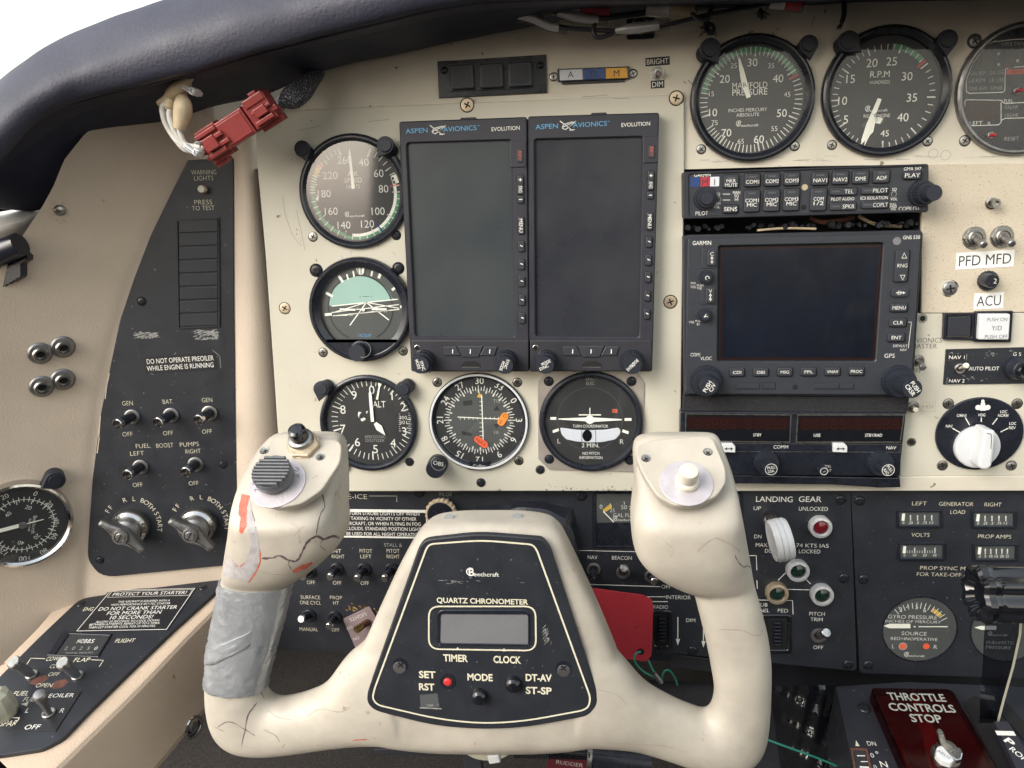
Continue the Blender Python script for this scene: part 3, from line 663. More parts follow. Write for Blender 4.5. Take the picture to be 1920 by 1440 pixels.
t.part('aircraft_symbol', fn); t.part('glass', lambda m: m.disc(1108, 790, 86, 2.5, 2.6, 'glass', n=48))
# ---- manifold pressure
EG = 'round engine gauges at the top right of the panel'
t = gauge('manifold_pressure_gauge', 'manifold pressure gauge with a long green arc, left of the RPM gauge', 1409, 186, 114, h=0, lift=5, rim=.86, group=EG)
MPT = [(5, 238-15 if False else 238), (0, 0)]
def fn(m):
    h = DH; x, y = 1408, 188
    m.disc(1409, 186, 100, 0, h, 'dial', n=60)
    tab = [(10, 253), (15, 280), (20, 308), (25, 335), (30, 363), (35, 390), (40, 417), (45, 445), (50, 473), (55, 500), (60, 528), (65, 552), (70, 576), (75, 598)]
    m.ring(x, y, 84, 94, h+.03, 'green', 279, 421); m.ring(x, y, 76, 94, h+.07, 'red', 422, 424)
    m.ticks(x, y, 80, 94, angle_map(tab, 5), 1.4, h+.06, 'print'); m.ticks(x, y, 77, 94, [a for v_, a in tab if v_ % 10 == 0], 2.6, h+.06, 'print')
    num(m, [('30', 1411, 117), ('20', 1359, 148), ('40', 1459, 147), ('50', 1466, 212), ('60', 1423, 261), ('70', 1362, 249), ('10', 1337, 211)], 13.5, h=h+.07)
    num(m, [('25', 1376, 123), ('35', 1446, 123), ('45', 1476, 177), ('55', 1452, 241), ('65', 1389, 265), ('75', 1340, 230), ('15', 1334, 176)], 8.8, h=h+.07)
    m.txt('MANIFOLD', 1406, 160, 11, w=64, h=h+.07); m.txt('PRESSURE', 1406, 172.5, 11, w=64, h=h+.07)
    m.txt('INCHES MERCURY', 1402, 206, 6, w=71, h=h+.07, b=.005); m.txt('ABSOLUTE', 1402, 215, 6, w=42, h=h+.07, b=.005); beech(m, 1403, 234, 42)
t.part('dial', fn)
pointer(t, 'pointer', 1403, 180, -17, [(-3, -4), (20, -4.5), (50, -4), (74, 0), (50, 4), (20, 4.5), (-3, 4)], 1.9)
pointer(t, 'pointer', 1400, 172, -14, [(-6, -3), (10, -6), (30, -6), (44, -4), (64, 0), (44, 2), (20, 3), (-6, 3)], 1.5)
t.part('pointer_letter', lambda m: m.txt('R', 1397, 159, 9, 'print_dark', rot=15, h=2.05))
# ---- tachometer
t = gauge('tachometer', 'RPM gauge with a short green arc, right of the manifold pressure gauge', 1659, 173, 117, h=0, lift=5, rim=.86, group=EG)
def fn(m):
    h = DH; x, y = 1656, 182
    m.disc(1659, 173, 103, 0, h, 'dial', n=60)
    tab = [(0, 202), (5, 236), (10, 268), (15, 304), (20, 338), (25, 376), (30, 413), (35, 452), (40, 496), (45, 536)]
    m.ring(x, y, 84, 94, h+.03, 'green', 6, 46); m.ring(x, y, 76, 94, h+.07, 'red', 47.5, 50)
    m.ticks(x, y, 83, 93, angle_map(tab, 5), 1.4, h+.06, 'print'); m.ticks(x, y, 79, 94, [a for v_, a in tab], 2.6, h+.06, 'print')
    num(m, [('20', 1635, 118), ('25', 1672, 115), ('30', 1701, 143), ('35', 1710, 183), ('40', 1693, 220), ('15', 1595, 148), ('10', 1580, 189), ('5', 1586, 224)], 14.5, h=h+.07); m.txt('45', 1659, 250, 11, h=h+.07)
    m.txt('R.P.M', 1650, 139, 11, w=35, h=h+.07); m.txt('HUNDREDS', 1650, 154, 6, w=36, h=h+.07)
    beech(m, 1645, 206, 42); m.txt('RIGHT ENGINE', 1644, 217, 6, w=48, h=h+.07, b=.005); m.txt('FAST', 1648, 225, 6, w=16, h=h+.07); m.ring(1641, 252, 20, 31, h+.06, 'dial_gray', -60, 30); m.ring(1641, 252, 20, 31, h+.07, 'lume', -10, 22)
t.part('dial', fn)
pointer(t, 'pointer', 1641, 205, 198, [(-20, -4), (-15, -4.5), (30, -5), (58, -3.5), (66, 0), (58, 3), (30, 5), (-20, 3)], 1.9)
pointer(t, 'pointer', 1638, 225, 196, [(-10, -2), (20, -7), (28, -3), (50, 0), (30, 3), (-10, 3)], 1.5)
t.part('pointer_letter', lambda m: m.txt('R', 1640, 216, 8, 'print_dark', rot=-160, h=2.05))
# ---- fuel computer (cut by the frame)
t = gauge('fuel_flow_gauge', 'round digital fuel flow gauge with metal rim cut off by the right edge', 1914, 168, 119, h=0, bezel='chrome' if False else 'dull_alloy', lift=4, rim=.9, group=EG)
def fn(m):
    h = DH; m.disc(1914, 168, 107, 0, h, 'satin_black', n=60)
    for a in ([(1868, 76), (1850, 84), (1824, 118), (1812, 150), (1812, 172), (1818, 175), (1880, 173), (1884, 170), (1885, 130), (1890, 127), (1960, 122)], [(1860, 79), (1900, 74), (1960, 72)], [(1809, 190), (1812, 187), (1878, 188), (1880, 192), (1886, 194), (1960, 190)], [(1809, 190), (1812, 232), (1818, 236), (1872, 234), (1877, 230), (1877, 192)], [(1877, 226), (1884, 222), (1960, 220)]):
        m.pl(a, 1.3, h+.05, 'print')
    for x, y, w_, hh in ((1852, 112, 22, 32), (1893, 110, 20, 32), (1840, 207, 60, 34)): m.rr(x, y, w_, hh, 1, h, h+.15, 'led_window')
    for x, y, s_, w_ in ((1834, 137, 'GAL REM', 29), (1832, 151, 'LB REM', 28), (1833, 166, 'TIME REM', 32), (1869, 136, 'GA USE', 26), (1869, 150, 'LB USE', 26), (1868, 165, 'TIMER', 24), (1896, 201, 'GAL/HR', 24), (1897, 216, 'LBS/HR', 24), (1897, 260, 'RESET', 26), (1900, 82, 'HRS MIN', 40)): m.txt(s_, x, y, 6.5, 'print_dim', w=w_, h=h+.06)
    m.txt('FUEL', 1891, 189, 6, 'print', w=16, h=h+.06); m.txt('LEFT', 1830, 231, 7, 'print', w=23, h=h+.06); m.txt('LOW FUEL', 1906, 134, 5, 'print_dark', w=26, h=h+.2); m.rr(1912, 134, 46, 9, 1, h, h+.1, 'chip_red')
    for x, y in ((1872, 101), (1872, 121), (1908, 114), (1854, 231)): m.disc(x, y, 2.8, h, h+.3, 'dull_alloy', n=12)
t.part('dial', fn)
for x, y in ((1909, 169), (1860, 252)): t.part('button', lambda m, x=x, y=y: (m.lathe(x-3, y+2, [(7, .3), (7, 1.2), (5, 1.5)], 'dull_alloy', 20), m.lathe(x-3, y+2, [(3.5, 1.5), (3.5, 5), (2, 5.8)], 'tag_red', 16)))
# ---- post lights: hooded lamps at the gauge corners
def post_light(px, py, bx, by, tipang, r, label, h=0, grp='hooded post lights at the corners of the gauges', H=9):
    t = T('post_light', label, 'post light', MP, bx, by, h, 0, grp)
    def st(m):
        m.tube([(bx, by, 0), ((bx*1+px)/2, (by+py)/2, H*.45), (px, py, H*.8)], [r*m.k*.92]*3, 'black_rubber', n=20)
    t.part('stem', st)
    def hd(m):
        u, v = m.L(px, py, H); a = R(tipang); k = m.k*r; P = []
        for i in range(25):
            q = R(50+i*260/24); P.append((math.sin(a+q)*k, math.cos(a+q)*k))
        P.append((math.sin(a)*k*1.62, math.cos(a)*k*1.62)); m.prism([(u+x, v+y) for x, y in P], H*.72, H, 'black_rubber', .5); m.disc(px, py, r*.72, H, H+.9, 'black_rubber', .3, n=24)
    t.part('hood', hd)
post_light(566, 279, 577, 288, 158 if False else 160, 15, 'black hooded post light at the upper left of the airspeed indicator', H0)
post_light(722, 272, 733, 284, 200 if False else 215, 16, 'black hooded post light at the upper right of the airspeed indicator', H0)
post_light(602, 730, 616, 724, 195, 15, 'black hooded post light at the upper left of the altimeter', H0)
post_light(756, 730, 766, 722, 170, 15, 'black hooded post light at the upper right of the altimeter', H0)
post_light(1332, 91, 1321, 104, 150, 19, 'black hooded post light at the upper left of the manifold pressure gauge')
post_light(1517, 83, 1503, 98, 170, 17, 'black hooded post light at the upper right of the manifold pressure gauge')
post_light(1592, 77, 1578, 88, 130, 19, 'black hooded post light at the upper left of the RPM gauge')
post_light(1778, 74, 1760, 88, 178, 18, 'black hooded post light at the upper right of the RPM gauge')
# ---- sidewall thermometer
def wallfr(px, py, d=8):
    a = wall_pt(px, py); b = wall_pt(px+d, py); c = wall_pt(px, py-d); return Fr(a, b-a, c-a)
t = T('air_temperature_gauge', 'round chrome rimmed outside air temperature gauge on the beige sidewall at the left edge', 'gauge', wallfr(30, 990, 30), 41, 985, 0)
E_ = t.fr
def fn(m): m.lathe(41, 985, [(85, -6), (85, 5), (83, 7.5), (79, 8), (75, 6.5), (73, 4.5)], 'chrome', 64, cap=False, at=6)
t.part('rim', fn)
def fn(m):
    h = 4.2; x, y = 41, 985; m.disc(x, y, 76, 3.6, h, 'dial', n=56, at=6)
    x, y = 43, 984; m.ring(x, y, 50, 51, h+.05, 'print', 0, 360); m.ticks(x, y, 46, 56, range(-150, 205, 9), 1.1, h+.06, 'print'); m.ticks(x, y, 42, 51, range(-140, 200, 30), 1.1, h+.06, 'print')
    for s_, a in (('40', -74), ('20', -33), ('0', 22), ('20', 52), ('40', 84), ('60', 110), ('80', 142), ('100', 178), ('120', 218)):
        q = R(a); m.txt(s_, x+63*math.sin(q), y-63*math.cos(q), 9, rot=-a if abs(a) < 100 else -a, h=h+.06)
    for s_, a in (('40', -55), ('20', 18), ('20', 130), ('40', 186)):
        q = R(a); m.txt(s_, x+34*math.sin(q), y-34*math.cos(q), 7.5, rot=-a, h=h+.06)
    m.txt('Beechcraft', 64, 984, 6, w=36, rot=-88, h=h+.06); m.txt('AIR TEMP', 55, 984, 4, w=26, rot=-88, h=h+.06)
t.part('dial', fn)
def fn(m):
    m.line((-10, 998), (43, 984), 7, 5.4, 'lume', 5); m.line((43, 984), (82, 974), 2.4, 5.4, 'lume', 5, 1); m.lathe(43, 984, [(7, 5), (7, 6.2), (3, 6.6)], 'dull_alloy', 20, at=5)
t.part('pointer', fn); t.part('glass', lambda m: m.disc(41, 985, 75, 6.1, 6.25, 'glass', n=48, at=6))
t = T('post_light', 'black hooded post light on the beige sidewall above the temperature gauge', 'post light', E_, 104, 902, 2, 0, 'hooded post lights at the corners of the gauges')
def fn(m):
    u, v = m.L(104, 902, 8); k = m.k*17; a = R(232); P = [(math.sin(a+R(50+i*260/24))*k, math.cos(a+R(50+i*260/24))*k) for i in range(25)]+[(math.sin(a)*k*1.55, math.cos(a)*k*1.55)]
    m.prism([(u+x, v+y) for x, y in P], -4, 8, 'black_rubber', .8); m.disc(104, 902, 11, 8, 9, 'black_rubber', .3, n=24)
t.part('hood', fn)
# ================================================================ displays and radios
def knob_on(t, px, py, rings, text=None, mt='black_rubber', name='knob', tip=None, ringmark=None, h0=0):
    """stepped knurled knob: rings [(r px, h0, h1, knurled)]"""
    def fn(m):
        for r, a, b, kn in rings:
            if kn: m.lathe(px, py, [(r, a), (r, a+.3), (r, b-1), (r-1.2, b)], mt, n=96, knurl=(24, 1.3, 0, 2), at=h0)
            else: m.lathe(px, py, [(r, a), (r, b-.8), (r-.8, b)], mt, n=40, at=h0)
    o = t.part(name, fn)
    if text:
        def tx(m):
            r, a, b, kn = rings[-1]
            u, v = m.L(px, py, h0); sub = text
            for s_, dx, dy, cap, rot, w_ in sub:
                vs, fs, x0, x1 = tmesh(s_, .01); ky = cap*m.k/CAP; kx = ky if w_ is None else w_*m.k/(x1-x0); c, q = math.cos(R(rot)), math.sin(R(rot)); out = []
                for x, y in vs:
                    y = (y-CAP/2)*ky; x = (x-(x0+x1)/2)*kx; out.append((u+dx*m.k+x*c-y*q, v-dy*m.k+x*q+y*c, b+.06))
                m.add(out, fs, 'print')
            if ringmark:
                vs = []; n = 28
                for i in range(n+1):
                    q = 2*math.pi*i/n; vs += [(u+ringmark*m.k*math.cos(q), v+ringmark*m.k*math.sin(q), b+.05), (u+(ringmark+1)*m.k*math.cos(q), v+(ringmark+1)*m.k*math.sin(q), b+.05)]
                m.add(vs, [(2*i, 2*i+1, 2*i+3, 2*i+2) for i in range(n)], 'print')
        m = MB(t.fr); tx(m); m.build('lettering', o)
    return o
def quadpt(Q, a, b):
    """bilinear point in a px quad TL,TR,BR,BL"""
    t0 = V(Q[0])*(1-a)+V(Q[1])*a; t1 = V(Q[3])*(1-a)+V(Q[2])*a; p = t0*(1-b)+t1*b; return p.x, p.y
# ---- the two glass displays
def aspen(label, body, scr, bx, logo, btnx, ktext):
    t = T('electronic_flight_display', label, 'display', MP, sum(p[0] for p in body)/4, 460, H0, 0, 'flight displays on the pilot panel')
    Hh = 11
    (x0, y0), (x1, y1), (x2, y2), (x3, y3) = body; (a0, b0), (a1, b1), (a2, b2), (a3, b3) = scr
    def fn(m):
        m.frame(rp(body, 5, 4), rp(scr, 6, 4), 0, Hh, 'slate', 8.3, .7)
        m.poly([(x0+1, y0+45), (x1-1, y1+45), (x2-1, y2-60), (x3+1, y3-60)], 0, 8.2, 'slate_dark')
        m.line((x3+2, y3-61), (x2-2, y2-60), 1.2, Hh+.05, 'slate_dark'); m.line((x0+3, y0+50), (a0-2, y0+48), 1, Hh+.05, 'slate_dark')
        m.poly([(bx-16, b1+0 if False else y1+44), (x1-1, y1+44), (x1-2, y1+94), (bx-15, y1+95)], Hh-1, Hh+.8, 'slate', .4)
        m.poly([(x3+1, y3-59), (x2-1, y2-59), (x2-1, y2-1), (x3+1, y3-1)], Hh-2, Hh+1.6, 'slate_dark', .6, 3)
        mx = (x0+x1)/2+10; m.poly([(mx-15, (y0+y1)/2-3), (mx+15, (y0+y1)/2-4), (mx+15, (y0+y1)/2+4), (mx-15, (y0+y1)/2+4)], 2, 7, 'slate', .4, 3)
    t.part('housing', fn)
    t.part('screen', lambda m: m.poly(scr, 8.25, 8.5, 'screen' if logo[0] < 900 else 'screen2'))
    def fn(m):
        h = Hh+.08; lx, ly = logo
        m.txt('ASPEN', lx+21, ly, 8, 'blue_print', w=40, h=h, b=.01, rot=1.2); m.txt('AVIONICS', lx+102, ly-4, 8, 'blue_print', w=60, h=h, b=.01, rot=1.2); m.txt('TM', lx+137, ly-9, 2.6, 'blue_print', h=h)
        for p, q in (((46, -10), (70, 8)), ((50, 2), (76, -10)), ((76, -10), (62, 2)), ((50, 3), (56, 6)), ((54, -4), (70, -9)), ((64, 7), (74, 6)), ((50, 2), (54, -6)), ((56, 6), (70, -4))): m.line((lx+p[0], ly+p[1]), (lx+q[0], ly+q[1]), 1.7, h, 'print', w1=1)
        m.txt('EVOLUTION', lx+188, ly-4, 6.5, 'print', w=50, h=h, b=.012, rot=1.2)
    t.part('lettering', fn)
    ys = [(292, 25, 'REV'), (337, 18, '+'), (355, 20, 'RNG'), (374, 15, '-'), (423, 33, 'MENU'), (462, 21, 'I'), (496, 21, 'I'), (528, 21, 'I'), (563, 21, 'I'), (597, 21, 'I')]
    for yy, hh, s_ in ys:
        dx = (btnx[1]-btnx[0])*(yy-292)/305; yy2 = yy-btnx[2]
        def fn(m, s_=s_, yy=yy2, hh=hh, dx=dx):
            m.rr(btnx[0]+dx, yy, 13, hh, 4, Hh-1, Hh+.12, 'hole'); m.rr(btnx[0]+dx, yy, 11, hh-2, 3, Hh-1, Hh+1.4, 'button', .4)
            hh_ = Hh+1.5; c = btnx[0]+dx
            if len(s_) > 1: m.txt(s_, c, yy, 5.5 if s_ == 'REV' else 6.5, 'chip_red' if s_ == 'REV' else 'print', w=hh-9, rot=-90, h=hh_, b=.012)
            elif s_ == 'I': m.line((c-2, yy-2), (c+3, yy+2 if False else yy), 1.6, hh_, 'print')
            else:
                m.line((c-3, yy), (c+3, yy), 1.6, hh_, 'print')
                if s_ == '+': m.line((c, yy-3), (c, yy+3), 1.6, hh_+.02, 'print')
        t.part('button', fn)
    by = (y3+y2)/2; s = (x2-x3)/224
    Q = lambda fx: x3+(x2-x3)*fx
    for P, c in (([(Q(.27), by-47), (Q(.38), by-47), (Q(.42), by-30), (Q(.28), by-30)], .35), ([(Q(.39), by-48), (Q(.61), by-48), (Q(.57), by-27), (Q(.43), by-27)], .50), ([(Q(.62), by-47), (Q(.73), by-47), (Q(.71), by-30), (Q(.58), by-30)], .665)):
        t.part('button', lambda m, P=P, c=c: (m.poly(P, Hh, Hh+2.6, 'button', .5), m.line((Q(c)+.5, by-42), (Q(c), by-34), 1.8, Hh+2.7, 'print')))
    def slot(m):
        m.poly([(Q(.42), by-12), (Q(.46), by-19), (Q(.54), by-20), (Q(.59), by-14), (Q(.59), by-8), (Q(.43), by-8)], Hh, Hh+1.7, 'hole'); m.line((Q(.43), by-8.5), (Q(.58), by-8.5), 1.4, Hh+1.8, 'dull_alloy')
    t.part('card_slot', slot); t.part('light_sensor', lambda m: m.disc(x3+11, by-45, 5.5, Hh+1, Hh+1.9, 'chrome', .3, n=18))
    for i, (kx, ky) in enumerate(((Q(.14), by-27), (Q(.82), by-27))):
        r_ = ktext[i]; q = R(r_)
        knob_on(t, kx, ky, [(22, Hh+1.4, Hh+5, False), (20.5, Hh+5, Hh+11, True), (17, Hh+11, Hh+16, False)], [('MODE', 4*math.sin(R(r_)), -4.5*math.cos(R(r_)) if False else -5*math.cos(q), 5.5, r_, 18), ('SYNC', -5*math.sin(q), 5*math.cos(q), 5.5, r_, 18)])
    return t
aspen('dark electronic flight display, left of the pair, with a blank greenish grey screen', [(748, 228), (988, 219), (992, 697), (771, 697)], [(762, 268), (958, 262), (966, 632), (778, 631)], 972, (760, 245), (975, 979, 0), (-75, -110))
aspen('dark electronic flight display, right of the pair, with a blank charcoal screen', [(990, 218), (1236, 211), (1223, 697), (993, 697)], [(1002, 261), (1206, 256), (1199, 633), (1004, 631)], 1221, (1004, 237), (1222, 1213, 8), (25, 42))
# ---- audio panel
t = T('audio_panel', 'narrow audio selector panel with COM and NAV buttons above the large navigator screen', 'radio', MP, 1513, 360, 0, 0, 'avionics units in the radio stack'); HA = 13
def fn(m):
    m.frame(rp([(1281, 322), (1742, 307), (1741, 398), (1282, 411)], 6), rp([(1292, 327), (1733, 312), (1732, 393), (1293, 405)], 5), -2, HA, 'black_matt', HA-1, .6)
    m.poly([(1290, 325), (1735, 311), (1733, 395), (1291, 407)], -2, HA-.9, 'button')
t.part('housing', fn)
hb = HA-.9
def fn(m):
    h = hb+.06
    m.txt('GARMIN', 1317, 328, 6, w=30, h=h, b=.02); m.txt('PILOT', 1316, 400, 7, w=23, h=h); m.txt('GMA 347', 1711, 316.5, 6, w=30, h=h, b=.01); m.txt('COPILOT', 1705, 391, 7, w=37, h=h)
    for s_, x, y, w_, c in (('SQ', 1346, 364, 8, 5), ('OFF/', 1345, 382, 12, 4.5), ('VOL', 1344, 388, 11, 4.5), ('MAN', 1381, 361, 13, 5), ('SQ', 1381, 367, 8, 5), ('HI', 1381, 374, 6, 5), ('PILOT AUDIO', 1580, 373, 41, 5.5), ('ICS ISOLATION', 1639, 371, 48, 5.5), ('SQ', 1677, 355, 8, 5), ('VOL', 1676, 373, 12, 5), ('PULL', 1675, 383, 12, 4), ('PASS', 1675, 387.5, 12, 4), ('VOL', 1675, 392, 10, 4)): m.txt(s_, x, y, c, w=w_, h=h, b=.01)
    m.line((1355, 364), (1369, 364), 2.4, h, 'print_dim'); m.line((1355, 375), (1369, 375), 2.4, h, 'print_dim'); m.ring(1676, 364, 4, 4.8, h, 'print_dim', -150, 150); m.ring(1347, 374, 4, 4.8, h, 'print_dim', -150, 150)
t.part('lettering', fn)
t.part('screw', lambda m: m.disc(1509, 351, 5.5, hb, hb+.26, 'zinc', n=18)); t.part('lock_hole', lambda m: m.disc(1507, 389, 5, hb, hb+.11, 'hole', n=18))
for x, mt, s_, tm in ((1303, 'lamp_blue', 'O', 'print_dark'), (1322, 'tag_red', 'M', 'print_dark'), (1340, 'lamp_white', 'I', 'print_dark')):
    t.part('marker_light', lambda m, x=x, mt=mt, s_=s_, tm=tm: (m.rr(x, 341.5-(x-1303)*.03, 16.5, 17, 1, hb-.1, hb+.3, mt), m.txt(s_, x, 341.5, 11, tm, h=hb+.35)))
def btn(t, x, y, w_, h_, lines, hb, cap=6.5, led=True, tall=2.2, fw=None, mt='button'):
    def fn(m):
        m.rr(x, y, w_+3, h_+3, 4, hb-.2, hb+.1, 'hole'); m.rr(x, y, w_, h_, 3.5, hb-.2, hb+tall, mt, .5)
        if led: m.rr(x, y-h_*.5+5, w_*.5, 3, 1, hb+tall-.1, hb+tall+.06, 'print_faint' if led is True else 'lcd')
        n = len(lines); y0 = y+(3 if led else 0)
        for i, s_ in enumerate(lines): m.txt(s_, x, y0+(i-(n-1)/2)*(cap+1.8), cap, w=fw or min(w_*.86, len(s_)*cap*.92), h=hb+tall+.06, b=.008)
    t.part('button', fn)
btn(t, 1371, 340, 27, 23, ['MKR', 'MUTE'], hb, 6)
for i, s_ in enumerate(('COM1', 'COM2', 'COM3')): btn(t, 1411+i*37, 338-i*1.2, 27, 23, [s_], hb); btn(t, 1410+i*37, 377-i*1.2, 28, 39, [s_, 'MIC'], hb)
for x, y, s_ in ((1538, 335, 'NAV1'), (1576, 333.5, 'NAV2'), (1614, 332, 'DME'), (1653, 330.5, 'ADF')): btn(t, x, y, 28, 23, [s_], hb)
btn(t, 1535, 374, 28, 40, ['COM', '1/2'], hb); btn(t, 1370, 392, 27, 14, ['SENS'], hb, 7, False); btn(t, 1711, 328.5, 30, 14, ['PLAY'], hb, 7, False)
for x, y, s_, tx in ((1582, 359, 'TEL', 1592), (1581, 387, 'SPKR', 1591), (1641, 357, 'PILOT', 1651), (1641, 384, 'COPLT', 1651)):
    t.part('button', lambda m, x=x, y=y, s_=s_, tx=tx: (m.rr(x, y, 49, 15, 4, hb-.2, hb+.1, 'hole'), m.rr(x, y, 47, 13, 3.5, hb, hb+1.8, 'button', .4), m.txt(s_, tx, y, 7, h=hb+1.9, w=len(s_)*5.2), m.rr(x-14, y, 14, 3, 1, hb+1.7, hb+1.87, 'print_faint')))
knob_on(t, 1317, 372, [(22, hb, hb+2, True), (17.5, hb+2, hb+5, True), (12, hb+5, hb+7.5, False)])
knob_on(t, 1712, 363, [(24, hb, hb+3, True), (19, hb+3, hb+10, True), (14, hb+10, hb+19, False)])
# ---- navigator
t = T('gps_navigator', 'large square navigator radio with a black fingerprinted screen and rows of labelled buttons', 'radio', MP, 1500, 590, 0, 0, 'avionics units in the radio stack'); HG = 13
body = [(1290, 447), (1727, 437), (1708, 741), (1285, 739)]
def fn(m):
    m.poly([(1281, 444), (1292, 441), (1727, 432), (1731, 438), (1711, 744), (1283, 741)], -2, HG-3, 'black_matt', .5)
    m.frame(rp(body, 7), rp([(1347, 461), (1657, 455), (1642, 678), (1345, 678)], 5), -1, HG, 'button', HG-2.4, .6)
    m.rr(1331, 485, 28, 36, 3, HG-.4, HG+.5, 'button', .3); m.rr(1330, 554, 28, 34, 3, HG-.4, HG+.5, 'button', .3)
t.part('housing', fn)
def fn(m):
    m.poly([(1340, 454), (1662, 448), (1649, 683), (1338, 684)], HG-3, HG-2.3, 'hole')
    m.frame([(1351, 465), (1654, 459), (1640, 675), (1349, 675)], [(1355, 468), (1649, 463), (1636, 671), (1353, 671)], HG-2.3, HG-2.2, 'led_window')
    m.flat([(1355, 468), (1649, 463), (1636, 671), (1353, 671)], HG-2.15, 'gps_screen')
t.part('screen', fn)
def fn(m):
    h = HG+.06
    m.txt('GARMIN', 1316, 455.5, 7, w=33, h=h, b=.02); m.txt('GNS 530', 1709, 445, 6, w=29, h=h, b=.01); m.txt('COM/', 1304, 665, 6.5, w=18, h=h); m.txt('VLOC', 1324, 672, 6.5, w=21, h=h); m.txt('GPS', 1668, 667, 7.5, w=18, h=h)
    m.txt('PWR', 1300, 531, 4, w=9, h=h); m.txt('VOL', 1300, 538, 4.5, w=10, h=h); m.txt('PUSH', 1313, 535, 4, w=12, h=h); m.txt('SQ', 1311, 540, 4, w=8, h=h)
    m.txt('VOL', 1297, 604, 4.5, w=10, h=h); m.txt('PUSH', 1310, 602, 4, w=12, h=h); m.txt('ID', 1309, 608, 4, w=5, h=h); m.txt('DEFAULT', 1688, 648.5, 4.5, w=25, h=h); m.txt('NAV', 1694, 656, 4.5, w=11, h=h)
    m.pl([(1703, 604), (1709, 604), (1703, 653)], .9, h, 'print')
    pass
    for a, b, y in ((1380, 1424, 724), (1430, 1454, 724), (1527, 1573, 724), (1575, 1601, 724)):
        m.pl([(a, y-6), (b, y-6), (b, y+6), (a, y+6)], 1.2, h, 'hole', True)
t.part('lettering', fn)
for a, b, y in ((1380, 1424, 724), (1430, 1454, 724), (1527, 1573, 724), (1575, 1601, 724)): t.part('card_cover', lambda m: m.rr((a+b)/2, y, b-a-2, 10, 0, HG-.04, HG+.56, 'button', .2))
t.part('light_sensor', lambda m: m.disc(1682, 452, 7, HG, HG+.36, 'lcd', n=20)); t.part('lock_hole', lambda m: m.disc(1491, 726, 5, HG-.04, HG+.08, 'hole', n=18))
for i, s_ in enumerate(('CDI', 'OBS', 'MSG', 'FPL', 'VNAV', 'PROC')): btn(t, 1382+i*44.8, 698.5-i*.4, 27, 15, [s_], HG, 5.5, False, 1.8)
for x, y, s_ in ((1686, 577, 'MENU'), (1684, 605, 'CLR'), (1681, 633, 'ENT')): btn(t, x, y, 29, 15, [s_], HG, 6.2, False, 1.8)
t.part('button', lambda m: (m.rr(1688, 549, 29, 15, 4, HG, HG+1.8, 'button', .4), m.line((1680, 549), (1694, 549), 1.3, HG+1.9, 'print'), m.txt('D', 1687, 549, 7, h=HG+1.92), m.flat([(1693, 546.5), (1698, 549), (1693, 551.5)], HG+1.9, 'print')))
t.part('button', lambda m: (m.rr(1691, 499, 26, 58, 4, HG-.1, HG+.1, 'hole'), m.rr(1691, 499, 23, 56, 4, HG, HG+1.8, 'button', .5), m.txt('RNG', 1692, 498, 6.5, w=17, h=HG+1.9), m.pl([(1691, 484), (1700, 484), (1695.5, 474)][::-1], 1.3, HG+1.9, 'print', True), m.pl([(1688, 516), (1697, 516), (1692.5, 525)], 1.3, HG+1.9, 'print', True)))
for x, y, s_ in ((1335, 484, 'C'), (1332, 554, 'V')):
    t.part('button', lambda m, x=x, y=y, s_=s_: (m.rr(x, y, 16, 28, 4, HG, HG+2, 'button', .5), m.txt(s_, x, y-8, 6.5, h=HG+2.1), m.line((x, y-1), (x, y+9), 1.3, HG+2.1, 'print'), m.flat([(x-3, y+1), (x+3, y+1), (x, y-4)], HG+2.1, 'print'), m.flat([(x-3, y+6), (x+3, y+6), (x, y+11)], HG+2.1, 'print')))
knob_on(t, 1318, 516, [(13, HG, HG+3, True), (9, HG+3, HG+5, False)], [('C', 0, 0, 7, -70, None)]); knob_on(t, 1315, 586, [(13, HG, HG+3, True), (9, HG+3, HG+5, False)], [('V', 0, 0, 7, -60, None)])
knob_on(t, 1318, 706, [(30, HG, HG+3, False), (26, HG+3, HG+7, True), (17, HG+7, HG+15, True), (16.5, HG+15, HG+16, False)], [('PUSH', -4, 1, 7, 62, 22), ('C/V', 5, 3, 7, 62, 16)])
knob_on(t, 1669, 706, [(30, HG, HG+3, False), (27, HG+3, HG+8, True), (17, HG+8, HG+23, True), (17, HG+23, HG+24, False)], [('PUSH', 4, -4, 7, -52, 22), ('CRSR', -4, 2, 7, -52, 24)])
one('foam_strip', 'black foam strip packed between the navigator and the old comm radio', 'strip', MP, 1490, 757, lambda m: m.poly([(1282, 742), (1706, 744), (1701, 776), (1280, 771)], -3, 8, 'foam', .8))
